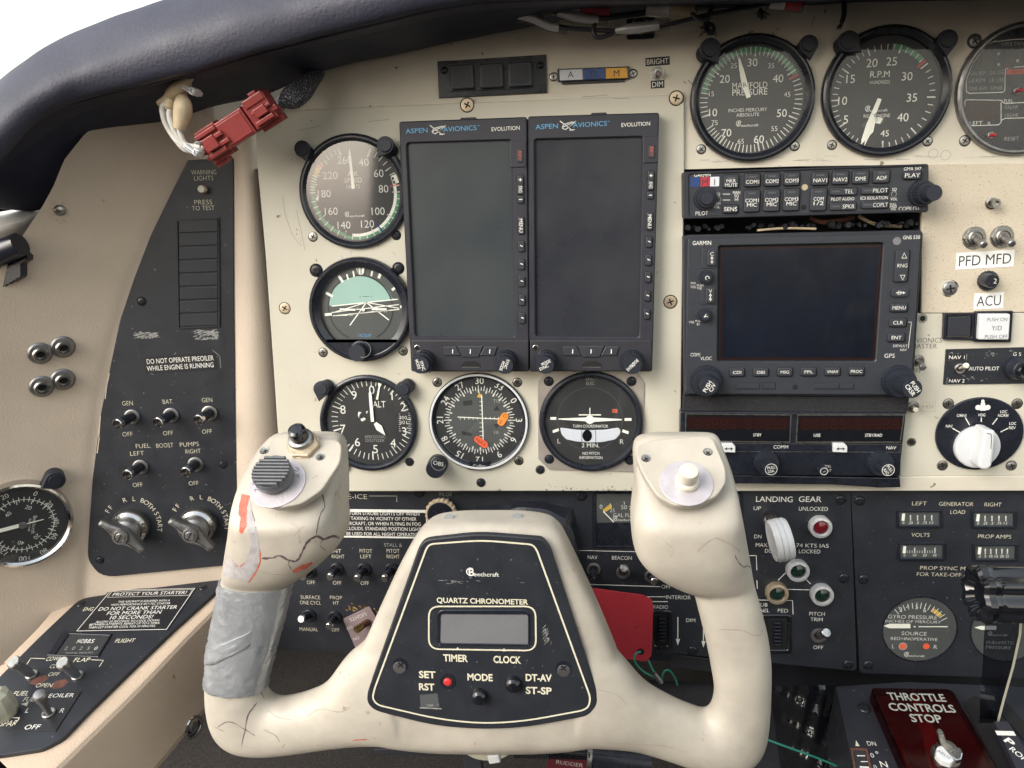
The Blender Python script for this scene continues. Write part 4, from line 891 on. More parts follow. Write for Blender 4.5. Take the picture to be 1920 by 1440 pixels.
# ---- nav/com
t = T('nav_com_radio', 'old nav comm radio with two dark red digit windows at the bottom of the stack', 'radio', MP, 1485, 830, 0, 0, 'avionics units in the radio stack'); HN = 11
def fn(m):
    m.poly([(1276, 772), (1699, 775), (1686, 893), (1274, 890)], -2, HN, 'satin_black', .6, 3)
t.part('housing', fn)
def win(P, segs, txts, s0):
    def fn(m):
        h = HN+.06; m.pl(P, 3.2, HN+.5, 'steel', True); m.flat(P, HN+.1, 'gloss_black')
        (ax, ay), (bx_, by_), (cx_, cy_), (dx_, dy_) = P; m.flat([(ax+4, ay+5), (bx_-3, by_+5), (bx_-6, by_+28), (ax+3, ay+28)], HN+.2, 'led_window')
        for s_, x, y, w_ in txts: m.txt(s_, x, y, 5.5, w=w_, h=HN+.3, b=.02)
        for x in segs:
            for dx, dy, l, hz in ((0, -8, 8, 1), (0, 0, 8, 1), (0, 8, 8, 1), (-5, -4, 6, 0), (5, -4, 6, 0), (-5, 4, 6, 0), (5, 4, 6, 0)):
                if hz: m.line((x+dx-l/2, 796+dy), (x+dx+l/2, 796+dy), 1.3, HN+.28, 'led_segment')
                else: m.line((x+dx, 796+dy-l/2), (x+dx, 796+dy+l/2), 1.3, HN+.28, 'led_segment')
    t.part('digit_window', fn)
win([(1286, 776), (1483, 778), (1481, 829), (1285, 827)], [1308, 1325, 1341, 1358, 1374, 1404, 1423, 1438, 1453, 1468], [('USE', 1326, 815, 12), ('STBY', 1420, 815.5, 15)], 0)
win([(1496, 778), (1695, 778), (1688, 829), (1493, 829)], [1512, 1529, 1546, 1563, 1580, 1610, 1627, 1645, 1662, 1679], [('USE', 1532, 816, 12), ('STBY/RAD', 1638, 816, 30)], 0)
def fn(m):
    h = HN+.1
    for P in ([(1284, 831), (1690, 833), (1687, 848), (1284, 846)],): m.pl(P, 1.6, h, 'steel', True)
    m.txt('COMM', 1464, 838, 6.5, w=26, h=h); m.txt('NAV', 1671, 839.5, 6.5, w=17, h=h); m.txt('PULL', 1552, 874, 5, w=12, h=h); m.txt('IDENT', 1550, 882, 5, w=17, h=h)
t.part('lettering', fn)
for x in (1366, 1576): t.part('button', lambda m, x=x: (m.poly([(x-13, 832), (x+8, 832), (x+13, 837), (x+13, 849), (x-13, 848)], HN, HN+3, 'white_plastic', .5), m.line((x-4, 841.5), (x+5, 841.5), 1.8, HN+3.06, 'print_dark'), m.flat([(x-8, 841.5), (x-3, 838.5), (x-3, 844.5)], HN+3.06, 'print_dark'), m.flat([(x+9, 841.5), (x+4, 838.5), (x+4, 844.5)], HN+3.06, 'print_dark')))
knob_on(t, 1428, 855, [(22, HN, HN+7, True), (11.5, HN+7, HN+17, True), (11.2, HN+17, HN+17.5, False)], [('PULL', 0, -3.5, 5, 10, 14), ('25K', 0, 3.5, 5, 10, 12)], ringmark=9.8)
knob_on(t, 1636, 856, [(22, HN, HN+7, True), (11.5, HN+7, HN+17, True), (11.2, HN+17, HN+17.5, False)], [('PULL', 2.5, -2.5, 5, -50, 14), ('RAD', -3, 3, 5, -50, 12)], ringmark=9.8)
knob_on(t, 1529, 866, [(8, HN, HN+8, True), (7.6, HN+8, HN+9, False)], [('-', 0, 0, 3, 30, 5)], ringmark=6)
o = one('rubber_lip', 'bent black rubber strip hanging below the comm radio over the cream lip', 'strip', MP, 1480, 903, lambda m: m.poly([(1270, 889), (1688, 896), (1689, 914), (1650, 915), (1560, 909), (1270, 906)], 2, 9, 'satin_black', .8))
# ================================================================ small items on the cream panels
t = T('annunciator_panel', 'navy annunciator panel with three square dark lights above the left display', 'panel', MP, 923, 140, 0)
t.part('plate', lambda m: m.poly([(820, 115), (1024, 102), (1026, 174), (823, 184)], 0, 1.6, 'satin_black', .3))
for i, x in enumerate((866, 921, 975)):
    y = 144-i*2.5
    t.part('light', lambda m, x=x, y=y, i=i: (m.rr(x, y, 51, 51, 3, 1.5, 2.2, 'satin_black', .3, rot=1.5), m.rr(x, y, 44, 43, 4, 2, 5, 'light_cap', .9, rot=1.5), m.rr(x, y, 34, 33, 2, 4.6, 5.15, 'black', .12, rot=1.5)))
for q in ((833, 132), (1013, 122)): screw(t.o, t.fr, q[0], q[1], 6, 'black', 1.6)
t = T('marker_light_strip', 'strip of white A, blue O and amber M marker lights on the cream panel', 'light', MP, 1113, 139, 0)
t.part('housing', lambda m: (m.poly([(1045, 129), (1180, 124), (1182, 148), (1046, 153)], 0, 2.4, 'satin_black', .3), m.poly([(1053, 154), (1172, 149), (1172, 153), (1054, 158)], 0, 1.6, 'satin_black', .2)))
for P, mt, s_, x in (([(1049, 131), (1092, 129.5), (1093, 149), (1050, 151)], 'lamp_white', 'A', 1070), ([(1093.5, 129.5), (1134, 128), (1134, 147.5), (1094, 149)], 'lamp_blue', 'O', 1113), ([(1136, 128), (1176, 126.5), (1177, 146), (1136, 147.5)], 'lamp_amber', 'M', 1156)):
    t.part('light', lambda m, P=P, mt=mt, s_=s_, x=x: (m.poly(P, 2, 2.9, mt, .2), m.txt(s_, x, 139.5-(x-1070)*.025, 11, 'print_dark', h=2.95, rot=1.5)))
for q in ((1038, 144), (1187, 138)): screw(t.o, t.fr, q[0], q[1], 7, 'steel', .2)
def sticker(label, px, py, w_, h_, lines, cap, mt, pt, rot=0, base=MP, h=0, lw=None, cat='sticker', b=.01):
    def fn(m):
        m.rr(px, py, w_, h_, 1, 0, .22, mt, 0, rot); n = len(lines)
        for i, s_ in enumerate(lines):
            m.txt(s_, px, py+(i-(n-1)/2)*cap*1.45, cap, pt, w=lw[i] if lw else None, h=.28, rot=rot, b=b)
    return one('label_sticker', label, cat, base, px, py, fn, h)
sticker('small black BRIGHT label above the chrome dimmer toggle', 1233, 115, 45, 15, ['BRIGHT'], 9, 'label_black', 'print', 2, lw=[40]); sticker('small black DIM label below the chrome dimmer toggle', 1233, 158, 25, 14, ['DIM'], 9, 'label_black', 'print', 2, lw=[20])
def nut(m, px, py, r, h0, h1, mt='steel', n=6):
    m.disc(px, py, r*1.12, h0, h0+.5, mt, .1, n=28); m.disc(px, py, r, h0+.5, h1, mt, .3, n=n); m.lathe(px, py, [(r*.72, h1), (r*.72, h1+1), (r*.66, h1+1.3), (r*.6, h1+1.3), (r*.55, h1+.4), (.01, h1+.3)], mt, 24, cap=False)
def toggle(label, px, py, tx, ty, base=MP, h=0, H=14, r=11, lr=1.9, tipr=None, mt='chrome', nutmt='steel', sleeve=None, group=None, ring=None, hex_=True, cone=False):
    t = T('toggle_switch', label, 'switch', base, px, py, h, 0, group)
    def bs(m):
        if ring: m.lathe(px, py, [(r*1.25, 0), (r*1.25, .25)], ring, 28)
        if hex_: nut(m, px, py, r, .1, 1.6, nutmt)
        else: m.lathe(px, py, [(r, 0), (r, 1.1), (r*.85, 1.4), (r*.62, 1.3), (r*.55, .3), (.01, .2)], nutmt, 32, cap=False)
        m.disc(px, py, r*.5, .3, 1.0, 'hole', n=20)
    t.part('bushing', bs)
    tr_ = tipr or lr*1.05
    def lv(m):
        a = m.P3(px, py, .5); b = m.P3(tx, ty, H)
        if sleeve:
            pts = [a.lerp(b, f) for f in (0, .15, .3, .8)]; m.tube(pts, [lr*.7, lr*.8, lr, lr], sleeve, 18, px=False)
            pts = [a.lerp(b, f) for f in (.76, .80, .97, 1.0)]; m.tube(pts, [lr*1.0, tr_*1.05, tr_, tr_*.86], mt, 20, px=False)
        else:
            pts = [a.lerp(b, f) for f in (0, .5, .85, .93, .98, 1.0)]; m.tube(pts, [lr*.6 if cone else lr, lr*.85 if cone else lr, tr_, tr_, tr_*.8, tr_*.35], mt, 20, px=False)
    t.part('lever', lv); return t
toggle('small chrome dimmer toggle between the BRIGHT and DIM labels', 1233, 136, 1237, 139, r=11, H=7, lr=1.5, mt='ivory' if False else 'tag_lilac')
toggle('bright metal toggle at the left of the pair above the PFD MFD label', 1827, 446, 1846, 460, h=1.2, r=19, H=13, lr=2.3, mt='dull_alloy', group='pair of toggles above the PFD MFD label')
toggle('bright metal toggle at the right of the pair above the PFD MFD label', 1879, 444, 1899, 458, h=1.2, r=19, H=13, lr=2.3, mt='dull_alloy', group='pair of toggles above the PFD MFD label')
sticker('white PFD MFD label on the tan speckled panel', 1847, 487, 103, 31, ['PFD MFD'], 19, 'label_white', 'print_dark', 2.5, h=1.2, lw=[93], b=0); sticker('white ACU label under the black breaker button', 1854, 564, 52, 30, ['ACU'], 19, 'label_white', 'print_dark', 2.5, h=1.2, lw=[43], b=0)
t = T('circuit_breaker', 'black push circuit breaker marked 2 above the ACU label', 'breaker', MP, 1851, 526, 1.2)
t.part('collar', lambda m: (m.lathe(1851, 526, [(19, 0), (19, 2), (16, 3)], 'black_rubber', 40, knurl=(18, 1.4, 0, 1)), m.lathe(1851, 526, [(13, 3), (13, 4.5), (12, 5)], 'satin_black', 32)))
t.part('button', lambda m: (m.lathe(1855, 526, [(12.5, 4), (12.5, 11), (11.5, 12)], 'satin_black', 32, at=8), m.txt('2', 1866, 527, 9, h=12.06)))
t = T('jack_socket', 'small threaded metal jack sticking out of the tan speckled panel', 'jack', MP, 1860, 380, 1.2)
t.part('thread', lambda m: (m.lathe(1858, 381, [(11, 0), (11, 1), (8.5, 1.3)]+[(8.5-(i % 2)*.8, 1.6+i*.5) for i in range(10)]+[(8, 7), (5, 7), (4.5, 5)], 'steel', 30), m.disc(1858, 381, 4.6, 5, 5.3, 'hole', n=20)))
t = T('push_button', 'square black push button beside the white yaw damper button', 'button', MP, 1799, 613, .6)
t.part('bezel', lambda m: m.frame(rp([(1771, 588), (1828, 587), (1826, 638), (1769, 637)], 2), rp([(1777, 592), (1823, 591), (1822, 633), (1775, 633)], 2), 0, 3, 'satin_black', 1, .4)); t.part('cap', lambda m: m.poly([(1779, 594), (1821, 593), (1820, 631), (1777, 631)], 0, 4, 'black_matt', .6, 2))
t = T('push_button', 'white square PUSH ON Y/D PUSH OFF button at the right edge', 'button', MP, 1865, 613, .6)
t.part('bezel', lambda m: m.frame(rp([(1830, 584), (1900, 583), (1896, 642), (1826, 641)], 2), rp([(1835, 588), (1896, 587), (1893, 638), (1831, 638)], 2), 0, 3, 'satin_black', 1, .4))
t.part('cap', lambda m: (m.poly([(1838, 589), (1895, 589), (1892, 637), (1835, 637)], 0, 6.5, 'white_plastic', .8, 3), m.txt('PUSH ON', 1870, 599, 6.5, 'print_dark', w=35, h=6.6), m.txt('Y/D', 1869, 615, 8.5, 'print_dark', w=18, h=6.6), m.txt('PUSH OFF', 1868, 631, 6.5, 'print_dark', w=40, h=6.6)))
toggle('bat handled AVIONICS MASTER toggle right of the navigator', 1722, 676, 1731, 690, h=.6, r=10, H=13, lr=1.5, tipr=2.2, mt='dull_alloy', cone=True)
toggle('tiny ivory tipped FS HSI toggle below the avionics master switch', 1712, 763, 1718, 769, h=.6, r=10, H=9, lr=1.2, tipr=1.7, mt='ivory', cone=True)
t = T('autopilot_switch_plate', 'scuffed black AUTO PILOT plate with NAV 1 and NAV 2 tags', 'plate', MP, 1850, 688, .6)
t.part('plate', lambda m: m.poly([(1774, 655), (1965, 650), (1965, 719), (1769, 721)], 0, .9, 'black', .2))
def fn(m):
    h = .96; m.txt('AUTO PILOT', 1845, 691, 7, w=54, h=h, b=.012); m.txt('G S', 1907, 664, 6.5, w=14, h=h)
    for y, s_ in ((670, 'NAV 1'), (714, 'NAV 2')): m.rr(1794, y, 33, 12, 2, .9, 1.1, 'label_black'); m.txt(s_, 1794, y, 6.5, w=28, h=1.16, b=.01)
    m.pl([(1780, 663), (1778, 676), (1812, 675), (1813, 664)], .8, h, 'print_dim'); m.pl([(1776, 708), (1775, 721), (1808, 720), (1810, 708)], .8, h, 'print_dim')
    for _ in range(60):
        x, y = random.choice([(1780, 715), (1815, 708), (1790, 664), (1860, 662), (1895, 655)]); x += random.gauss(0, 7); y += random.gauss(0, 4)
        if 1774 < x < 1900 and 657 < y < 719: m.line((x, y), (x+random.uniform(-5, 5), y+random.uniform(-3, 3)), random.uniform(.5, 1.2), h, 'scuff')
t.part('lettering', fn)
toggle('ivory NAV 1 NAV 2 selector toggle on the AUTO PILOT plate', 1799, 691, 1813, 685, h=1.5, r=10, H=11, lr=1.2, tipr=1.9, mt='ivory', cone=True, hex_=False)
t = T('rotary_knob', 'black ribbed knob under the G S mark at the right edge', 'knob', MP, 1905, 689, 1.5)
t.part('knob_body', lambda m: m.lathe(1903, 689, [(22, 0), (22, 4), (19, 6), (18, 10), (16, 11)], 'black_rubber', 60, knurl=(20, 1, 0, 1))); t.part('cap', lambda m: m.lathe(1903, 689, [(15, 11), (15, 14), (13, 15), (9, 14.6), (8, 13)], 'gloss_black', 40))
t = T('selector_dial', 'round black autopilot mode dial with a large white pointer knob', 'selector', MP, 1837, 814, .6)
def fn(m):
    m.disc(1837, 814, 78, 0, 1.8, 'satin_black', .6, n=72, ry=70.5)
    h = 1.86
    for p, q in (((1786, 803), (1800, 811)), ((1810, 783), (1818, 797)), ((1840, 783), (1840, 791)), ((1870, 784), (1861, 796)), ((1890, 803), (1876, 810))): m.line(p, q, 1.8, h, 'print')
    m.txt('NAV', 1780, 799, 5.5, w=12, h=h, b=.02); m.txt('OMNI', 1803, 779, 5.5, w=17, h=h, b=.02); m.txt('HDG', 1841, 778, 5.5, w=12, h=h, b=.02); m.txt('LOC', 1882, 772, 5.5, w=12, h=h, b=.02); m.txt('NORM', 1881, 779, 5.5, w=18, h=h, b=.02); m.txt('LOC', 1899, 794, 5.5, w=12, h=h, b=.02); m.txt('REV', 1898, 802, 5.5, w=12, h=h, b=.02)
    m.flat([(1843, 750), (1847, 756), (1849, 770), (1837, 770), (1839, 756)], h, 'print'); m.disc(1834, 764, 5, h-.1, h+.02, 'print', n=16); m.disc(1852, 764, 5, h-.1, h+.02, 'print', n=16); m.disc(1843, 752, 3, h-.1, h+.03, 'print', n=12)
t.part('plate', fn)
def fn(m):
    m.disc(1835, 840, 40, 1.8, 6, 'white_plastic', 1.2, n=48); m.poly([(1848, 806), (1868, 808), (1860, 876), (1850, 882), (1836, 879), (1836, 860)], 4, 18, 'white_plastic', 1.6, 6)
    m.pl([(1849, 812), (1858, 814), (1859, 818), (1858, 842)], 1.2, 18.1, 'print_dark')
t.part('knob', fn)
# ================================================================ left switch panel
t = T('switch_panel', 'tall navy black switch panel with magneto switches on the beige sidewall', 'panel', LP, 320, 700, 0)
OUT = [(353, 300), (437, 296), (438, 560), (441, 800), (446, 1058), (190, 1083), (164, 1050), (165, 1020), (173, 902), (188, 780), (203, 705), (225, 600), (252, 520), (283, 440), (322, 360)]
t.part('plate', lambda m: m.poly(rp(OUT, [2, 2, 1, 1, 3, 26, 14]+[8]*8, 4), -1, .8, 'black', .3))
for q in ((266, 565), (418, 871), (187, 1050)): screw(t.o, t.fr, q[0], q[1], 7.5, 'black', .8)
def fn(m):
    h = .86; c = 'print_cream'
    for s_, x, y, cp, w_ in (('WARNING', 382, 323, 8, 43), ('LIGHTS', 382, 334, 8, 33), ('PRESS', 381, 379, 8, 31), ('TO TEST', 381, 390, 8, 39), ('GEN', 239, 756, 8.5, 19), ('BAT.', 315, 753, 8.5, 19), ('GEN', 388, 750, 8.5, 19), ('OFF', 239, 814, 8.5, 18), ('OFF', 315, 812, 8.5, 18), ('OFF', 388, 809, 8.5, 18), ('FUEL', 268, 836, 8.5, 26), ('BOOST', 309, 835, 8.5, 31), ('PUMPS', 355, 833, 8.5, 35), ('LEFT', 257, 850, 8.5, 25), ('RIGHT', 362, 846, 8.5, 28), ('OFF', 258, 909, 8.5, 18), ('OFF', 363, 906, 8.5, 18)):
        m.txt(s_, x, y, cp, c, w=w_, h=h, b=-.006)
    for cx_, cy_ in ((246, 986), (372, 983)):
        u, v = m.L(cx_, cy_, h)
        for s_, a, rr_ in (('F', -58, 52), ('F', -48, 52), ('R', -14, 50), ('L', 6, 51), ('B', 24, 52), ('O', 33, 52), ('T', 42, 52), ('H', 51, 52), ('S', 64, 53), ('T', 73, 53), ('A', 81, 53), ('R', 90, 54), ('T', 98, 54)):
            q = R(a); m.txt(s_, cx_+rr_*math.sin(q), cy_-rr_*math.cos(q), 9, c, rot=-a, h=h)
t.part('lettering', fn)
def scr(m):
    for cx_, cy_, sx, sy, n in ((272, 629, 22, 6, 90), (383, 628, 22, 9, 130)):
        for _ in range(n):
            x = cx_+random.uniform(-1, 1)*sx; y = cy_+random.uniform(-1, 1)*sy; l = random.uniform(2, 9); m.line((x, y), (x+l, y-random.uniform(0, 2.5)), random.uniform(.5, 1.8), .86+random.uniform(0, .04), 'scuff')
    for a, b in (((320, 672), (330, 661)), ((280, 700), (288, 702)), ((398, 656), (412, 668)), ((412, 668), (414, 690)), ((205, 700), (200, 722)), ((200, 722), (197, 748)), ((188, 780), (185, 820)), ((186, 820), (182, 850))): m.line(a, b, 2 if a[0] < 210 else .8, .88, 'vinyl' if a[0] < 210 else 'scuff')
o = t.part('scratches', scr); o['kind'] = 'stuff'
def fn(m): m.frame([(330, 413), (411, 408), (412, 613), (333, 617)], [(333, 416), (409, 411), (409, 610), (336, 614)], .5, 2, 'black_matt', 0, .2)
t.part('annunciator_frame', fn)
for i in range(8):
    y = 424.5+i*25.1
    t.part('annunciator_window', lambda m, y=y, i=i: m.poly([(335+i*.3, y-10.5), (408, y-13), (408.5, y+9.5), (335.5+i*.3, y+12)], .5, 1.9, 'black' if i < 7 else 'black_matt', .4))
t = T('test_button', 'small ivory press to test button under WARNING LIGHTS', 'button', LP, 382, 354, .8)
t.part('collar', lambda m: m.lathe(382, 355, [(9, 0), (9, .6), (7, .8)], 'rust', 24)); t.part('cap', lambda m: m.lathe(382, 355, [(7, .5), (7, 5.5), (5.5, 6.5)], 'ivory', 24))
sticker('black DO NOT OPERATE PREOILER WHILE ENGINE IS RUNNING sticker on the switch panel', 338, 681, 129, 33, ['DO NOT OPERATE PREOILER', 'WHILE ENGINE IS RUNNING'], 9, 'label_black', 'print', 1, base=LP, h=.8, lw=[121, 121], b=.02)
GR = 'toggles with chrome tips on the left switch panel'
for bx_, by_, tx, ty, s_ in ((248, 781, 219, 796, 'chrome tipped toggle under the leftmost GEN lettering of the left switch panel'), (321, 778, 295, 793, 'chrome tipped toggle under the BAT lettering of the left switch panel'), (393, 774, 371, 788, 'chrome tipped toggle under the GEN lettering nearest the flight panel'), (264, 875, 238, 891, 'chrome tipped toggle under FUEL BOOST PUMPS LEFT'), (367, 870, 347, 886, 'chrome tipped toggle under FUEL BOOST PUMPS RIGHT')):
    toggle(s_, bx_, by_, tx, ty, base=LP, h=.8, H=17, r=14, lr=3.6, tipr=3.9, sleeve='black_rubber', group=GR, hex_=False, nutmt='steel' if tx > 360 else 'dull_alloy')
for i, (cx_, cy_) in enumerate(((246, 986), (372, 983))):
    t = T('magneto_switch', ('winged metal magneto switch at the lower left corner of the switch panel', 'winged metal magneto switch at the lower right, beside the left yoke grip')[i], 'switch', LP, cx_, cy_, .8, 0, 'winged magneto switches')
    t.part('collar', lambda m: (m.lathe(cx_, cy_, [(35, 0), (35, 5), (34, 6)], 'steel', 120, knurl=(60, .9, 0, 1)), m.lathe(cx_, cy_, [(32, 5.9), (32, 6.5), (27, 8.5), (25, 8.5)], 'chrome', 48)))
    def kn(m):
        m.lathe(cx_, cy_, [(25, 8), (25, 11), (22, 13), (16, 14)], 'dull_alloy', 48)
        u, v = m.L(cx_, cy_, 0); k = m.k; c, q = math.cos(R(-43)), math.sin(R(-43))
        P = [(-46, -6), (-44, -9), (-30, -8), (-13, -12), (0, -15), (13, -12), (30, -8), (44, -9), (46, -6), (46, 4), (30, 7), (13, 12), (0, 15), (-13, 12), (-30, 7), (-46, 4)]
        m.prism([(u+(x*c-y*q)*k, v+(x*q+y*c)*k) for x, y in P], 12, 20, 'dull_alloy', 2.2)
        m.lathe(cx_, cy_, [(14, 15), (14, 21.5), (12.5, 22.5), (10, 22.5), (9.5, 21.5)], 'dull_alloy', 40)
    o = t.part('wing_knob', kn)
    m = MB(t.fr); m.lathe(cx_, cy_, [(9, 21), (9, 22), (7.5, 22.6)], 'dull_alloy' if i else 'steel', 24); u, v = m.L(cx_, cy_, 0); c, q = math.cos(R(60)), math.sin(R(60))
    m.prism([(u+(x*c-y*q)*m.k, v+(x*q+y*c)*m.k) for x, y in ((-8, -1.2), (8, -1.2), (8, 1.2), (-8, 1.2))], 22, 22.7, 'hole'); m.build('screw', o)
# ---- wall jacks and rivet
for x, y, s_ in ((75, 662, 'upper left'), (118, 650, 'upper right'), (78, 724, 'lower left'), (118, 711, 'lower right')):
    fr_ = wallfr(x, y); t = T('jack_socket', f'{s_} of four steel headset jack sockets on the beige sidewall', 'jack', fr_, x, y, 0, 0, 'headset jacks on the sidewall')
    def fn(m): m.lathe(x, y, [(21, 0), (21, .8), (18, 1.8), (15, 2)], 'dull_alloy', 36); m.lathe(x, y, [(14, 1.9), (14, 5), (12, 6), (8.5, 6), (8, 3)], 'steel', 36); m.disc(x, y, 8, 3, 3.3, 'hole', n=24, at=2)
    t.part('nut', fn)
fr_ = wallfr(112, 393); one('rivet', 'shiny domed metal rivet on the beige sidewall below the glareshield', 'rivet', fr_, 112, 394, lambda m: m.lathe(112, 394, [(11, -.3), (10.5, .6), (8, 1.8), (4, 2.6), (.5, 2.8)], 'steel', 28))
def fn(m):
    for _ in range(46):
        a = random.uniform(0, 6.28); r = random.uniform(12, 24); x, y = 110+r*math.cos(a)*.8, 400+r*math.sin(a); m.line((x, y), (x+random.uniform(-3, 3), y+random.uniform(-3, 3)), random.uniform(.5, 1.1), .25, 'crack_soft')
    for a, b in (((193, 372), (194, 382)), ((190, 376), (198, 376)), ((160, 560), (163, 566))): m.line(a, b, .8, .3, 'crack_soft')
m = MB(wallfr(112, 393, 12)); fn(m); o = m.build('scuff_marks'); o['kind'] = 'stuff'; mw_ = o.matrix_world.copy(); o.parent = SIDE; o.matrix_world = mw_
# ================================================================ lower left ledge
a4, a14 = R(4), R(14)
LO = MP.w(*MP.hit(300, 1105, 15), 15); LD = Fr(LO, (math.cos(a4), math.sin(a4)*math.cos(a14), math.sin(a4)*math.sin(a14)), (0, math.cos(a14), math.sin(a14)))
t = T('side_console', 'sloping beige vinyl side console along the bottom left corner', 'console', LD, 200, 1250, 0)
ridge = [(560, 1068), (470, 1072), (438, 1092), (418, 1118), (340, 1196), (252, 1288), (170, 1368), (60, 1475)]
def fn(m):
    # top sheet in the ledge plane, then a rounded nose and a wall going straight down
    far = [(560, 1050), (470, 1050), (400, 1060), (300, 1080), (150, 1105), (60, 1190), (-20, 1270), (-90, 1340)]
    rows_ = []
    rows_.append([LD.w(*LD.hit(x, y, -2.6), -2.6) for x, y in far])
    rows_.append([LD.w(*LD.hit(x-12, y-2, -2.4), -2.4) for x, y in ridge])
    for dn, ou in ((-2.0, 0), (-2.6, 2.2), (-4.6, 4.0), (-8, 4.8), (-60, 9), (-66, 7), (-68, 0)):
        r_ = []
        for i, (x, y) in enumerate(ridge):
            u, v = LD.hit(x, y, -2); p = LD.w(u, v, -2); p = p+V((ou, 0, dn+2)); r_.append(p)
        rows_.append(r_)
    rows_ = [cr([tuple(p) for p in r_], 6) for r_ in rows_]
    O, X, Y, N = m.fr.O, m.fr.X, m.fr.Y, m.fr.N; n = len(rows_[0]); vs = [((p-O).dot(X), (p-O).dot(Y), (p-O).dot(N)) for r_ in rows_ for p in r_]
    m.add(vs, [(i*n+j, i*n+j+1, (i+1)*n+j+1, (i+1)*n+j) for i in range(len(rows_)-1) for j in range(n-1)], 'ledge_vinyl')
t.part('padding', fn)
LOUT = [(150, 1122), (272, 1104), (408, 1087), (420, 1093), (402, 1112), (330, 1176), (242, 1260), (160, 1340), (118, 1384), (80, 1404), (0, 1416), (-80, 1420), (-80, 1345), (0, 1268), (72, 1196)]
t = T('side_switch_plate', 'black slanted switch plate on the side console with cowl flap switches', 'panel', LD, 200, 1250, 0)
t.part('plate', lambda m: m.poly(rp(LOUT, [16, 1, 3, 5, 8, 1, 1, 10, 10, 10, 5, 1, 1, 1, 1], 3), -2.6, .6, 'black', .4))
for q in ((380, 1102), (151, 1133)): screw(t.o, t.fr, q[0], q[1], 8, 'black', .6)
def fn(m):
    h = .68; c = 'print_cream'
    for s_, x, y, cp, w_ in (('FLIGHT', 235, 1201, 10, 38), ('ENG', 166, 1142, 10, 20), ('COWL', 101, 1235, 10, 28), ('FLAP', 154, 1237, 10, 30), ('CLOSE', 108, 1249, 9, 28), ('OFF', 101, 1264, 9, 20), ('OPEN', 83, 1285, 9, 30), ('FUEL', 40, 1300, 10, 28), ('FULL', 58, 1311, 10, 26), ('SPARE', 20, 1356, 12, 36)):
        m.txt(s_, x, y, cp, c, w=w_, h=h)
    m.pl([(50, 1246), (58, 1234), (84, 1235)], 1.6, h, c); m.pl([(171, 1237), (194, 1238), (186, 1250)], 1.6, h, c); m.flat([(39, 1320), (54, 1316), (50, 1324)], h, c); m.pl([(16, 1345), (36, 1346), (32, 1356)], 2.4, h, c)
    for x, y in ((72, 1275), (110, 1282)):
        m.flat([(x-18, y+6), (x-6, y-5), (x+12, y-9), (x+20, y-4), (x+8, y+6), (x-8, y+10)], h-.03, 'rust')
t.part('lettering', fn)
t2 = T('placard', 'black PROTECT YOUR STARTER placard with white border on the side console', 'placard', LD, 257, 1142, .6)
def fn(m):
    m.poly([(206, 1105), (369, 1101), (315, 1182), (140, 1185)], 0, .3, 'label_black'); h = .36
    m.pl([(208, 1107), (365, 1103), (312, 1180), (144, 1183)], 1.6, h, 'print', True); m.pl([(210, 1109), (361, 1105), (355, 1116), (201, 1120)], 1.2, h+.02, 'print', True)
    for s_, x, y, cp, w_ in (('PROTECT YOUR STARTER!', 281, 1112.5, 8.5, 143), ('THIS AIRCRAFT IS EQUIPPED WITH A', 270, 1127, 5, 100), ('HIGH PERFORMANCE SKY-TEC STARTER', 264, 1132.5, 5, 113), ('DO NOT CRANK STARTER', 259, 1140, 9, 149), ('FOR MORE THAN', 252, 1148.5, 9, 102), ('10 SECONDS!', 247, 1157, 9, 80), ('ALLOW 20 SECONDS TO COOL DOWN', 239, 1164.5, 5, 118), ('BETWEEN ATTEMPTS. REPEAT UP TO 6 TIMES.', 234, 1169.5, 5, 131), ('THEN LET STARTER COOL FOR 30 MINUTES.', 229, 1175, 5, 124)):
        m.txt(s_, x, y, cp, 'print', w=w_, h=h, b=.01)
m = MB(t2.fr); fn(m); m.build('plate', t2.o)
t2 = T('hour_meter', 'small windowed flight hour meter set in the side switch plate', 'meter', LD, 152, 1206, .6)
def fn(m):
    m.frame([(117, 1183), (210, 1188), (184, 1231), (88, 1228)], [(129, 1188), (205, 1191), (182, 1228), (103, 1226)], -.5, .9, 'satin_black', -2, .2); m.flat([(125, 1186), (207, 1190), (184, 1229), (99, 1227)], .12, 'dial')
    for i, s_ in enumerate('20250'): m.txt(s_, 124+i*14, 1215.5, 8, 'print_dim' if i < 4 else 'print', h=.2)
    for i, s_ in enumerate('HOBBS'): m.txt(s_, 148+i*6.5, 1202, 10, 'print', w=5, h=.2)
    m.txt('TOTAL HOURS', 148, 1224, 4, 'print_dim', w=52, h=.2)
t2.part('case', fn)
t2 = T('placard', 'small black PREOILER plate with L and R marks around a bat toggle', 'placard', LD, 87, 1332, .6)
t2.part('plate', lambda m: (m.poly([(76, 1297), (152, 1297), (104, 1371), (20, 1369)], 0, .6, 'label_black', .1), m.txt('PREOILER', 107, 1304, 9, 'print', w=66, h=.66), m.txt('L', 52, 1332, 10, 'print', h=.66), m.txt('R', 117, 1332, 10, 'print', h=.66), m.txt('OFF', 61, 1363, 10, 'print', w=28, h=.66)))
toggle('chromed cowl flap toggle, left of the pair on the side switch plate', 60, 1266, 24, 1240, base=LD, h=.6, H=20, r=11, lr=3.3, tipr=4.2, mt='steel', sleeve='rib_gray', hex_=False, group='cowl flap toggles'); toggle('chromed cowl flap toggle, right of the pair on the side switch plate', 146, 1268, 116, 1241, base=LD, h=.6, H=20, r=11, lr=3.3, tipr=4.2, mt='steel', sleeve='rib_gray', hex_=False, group='cowl flap toggles')
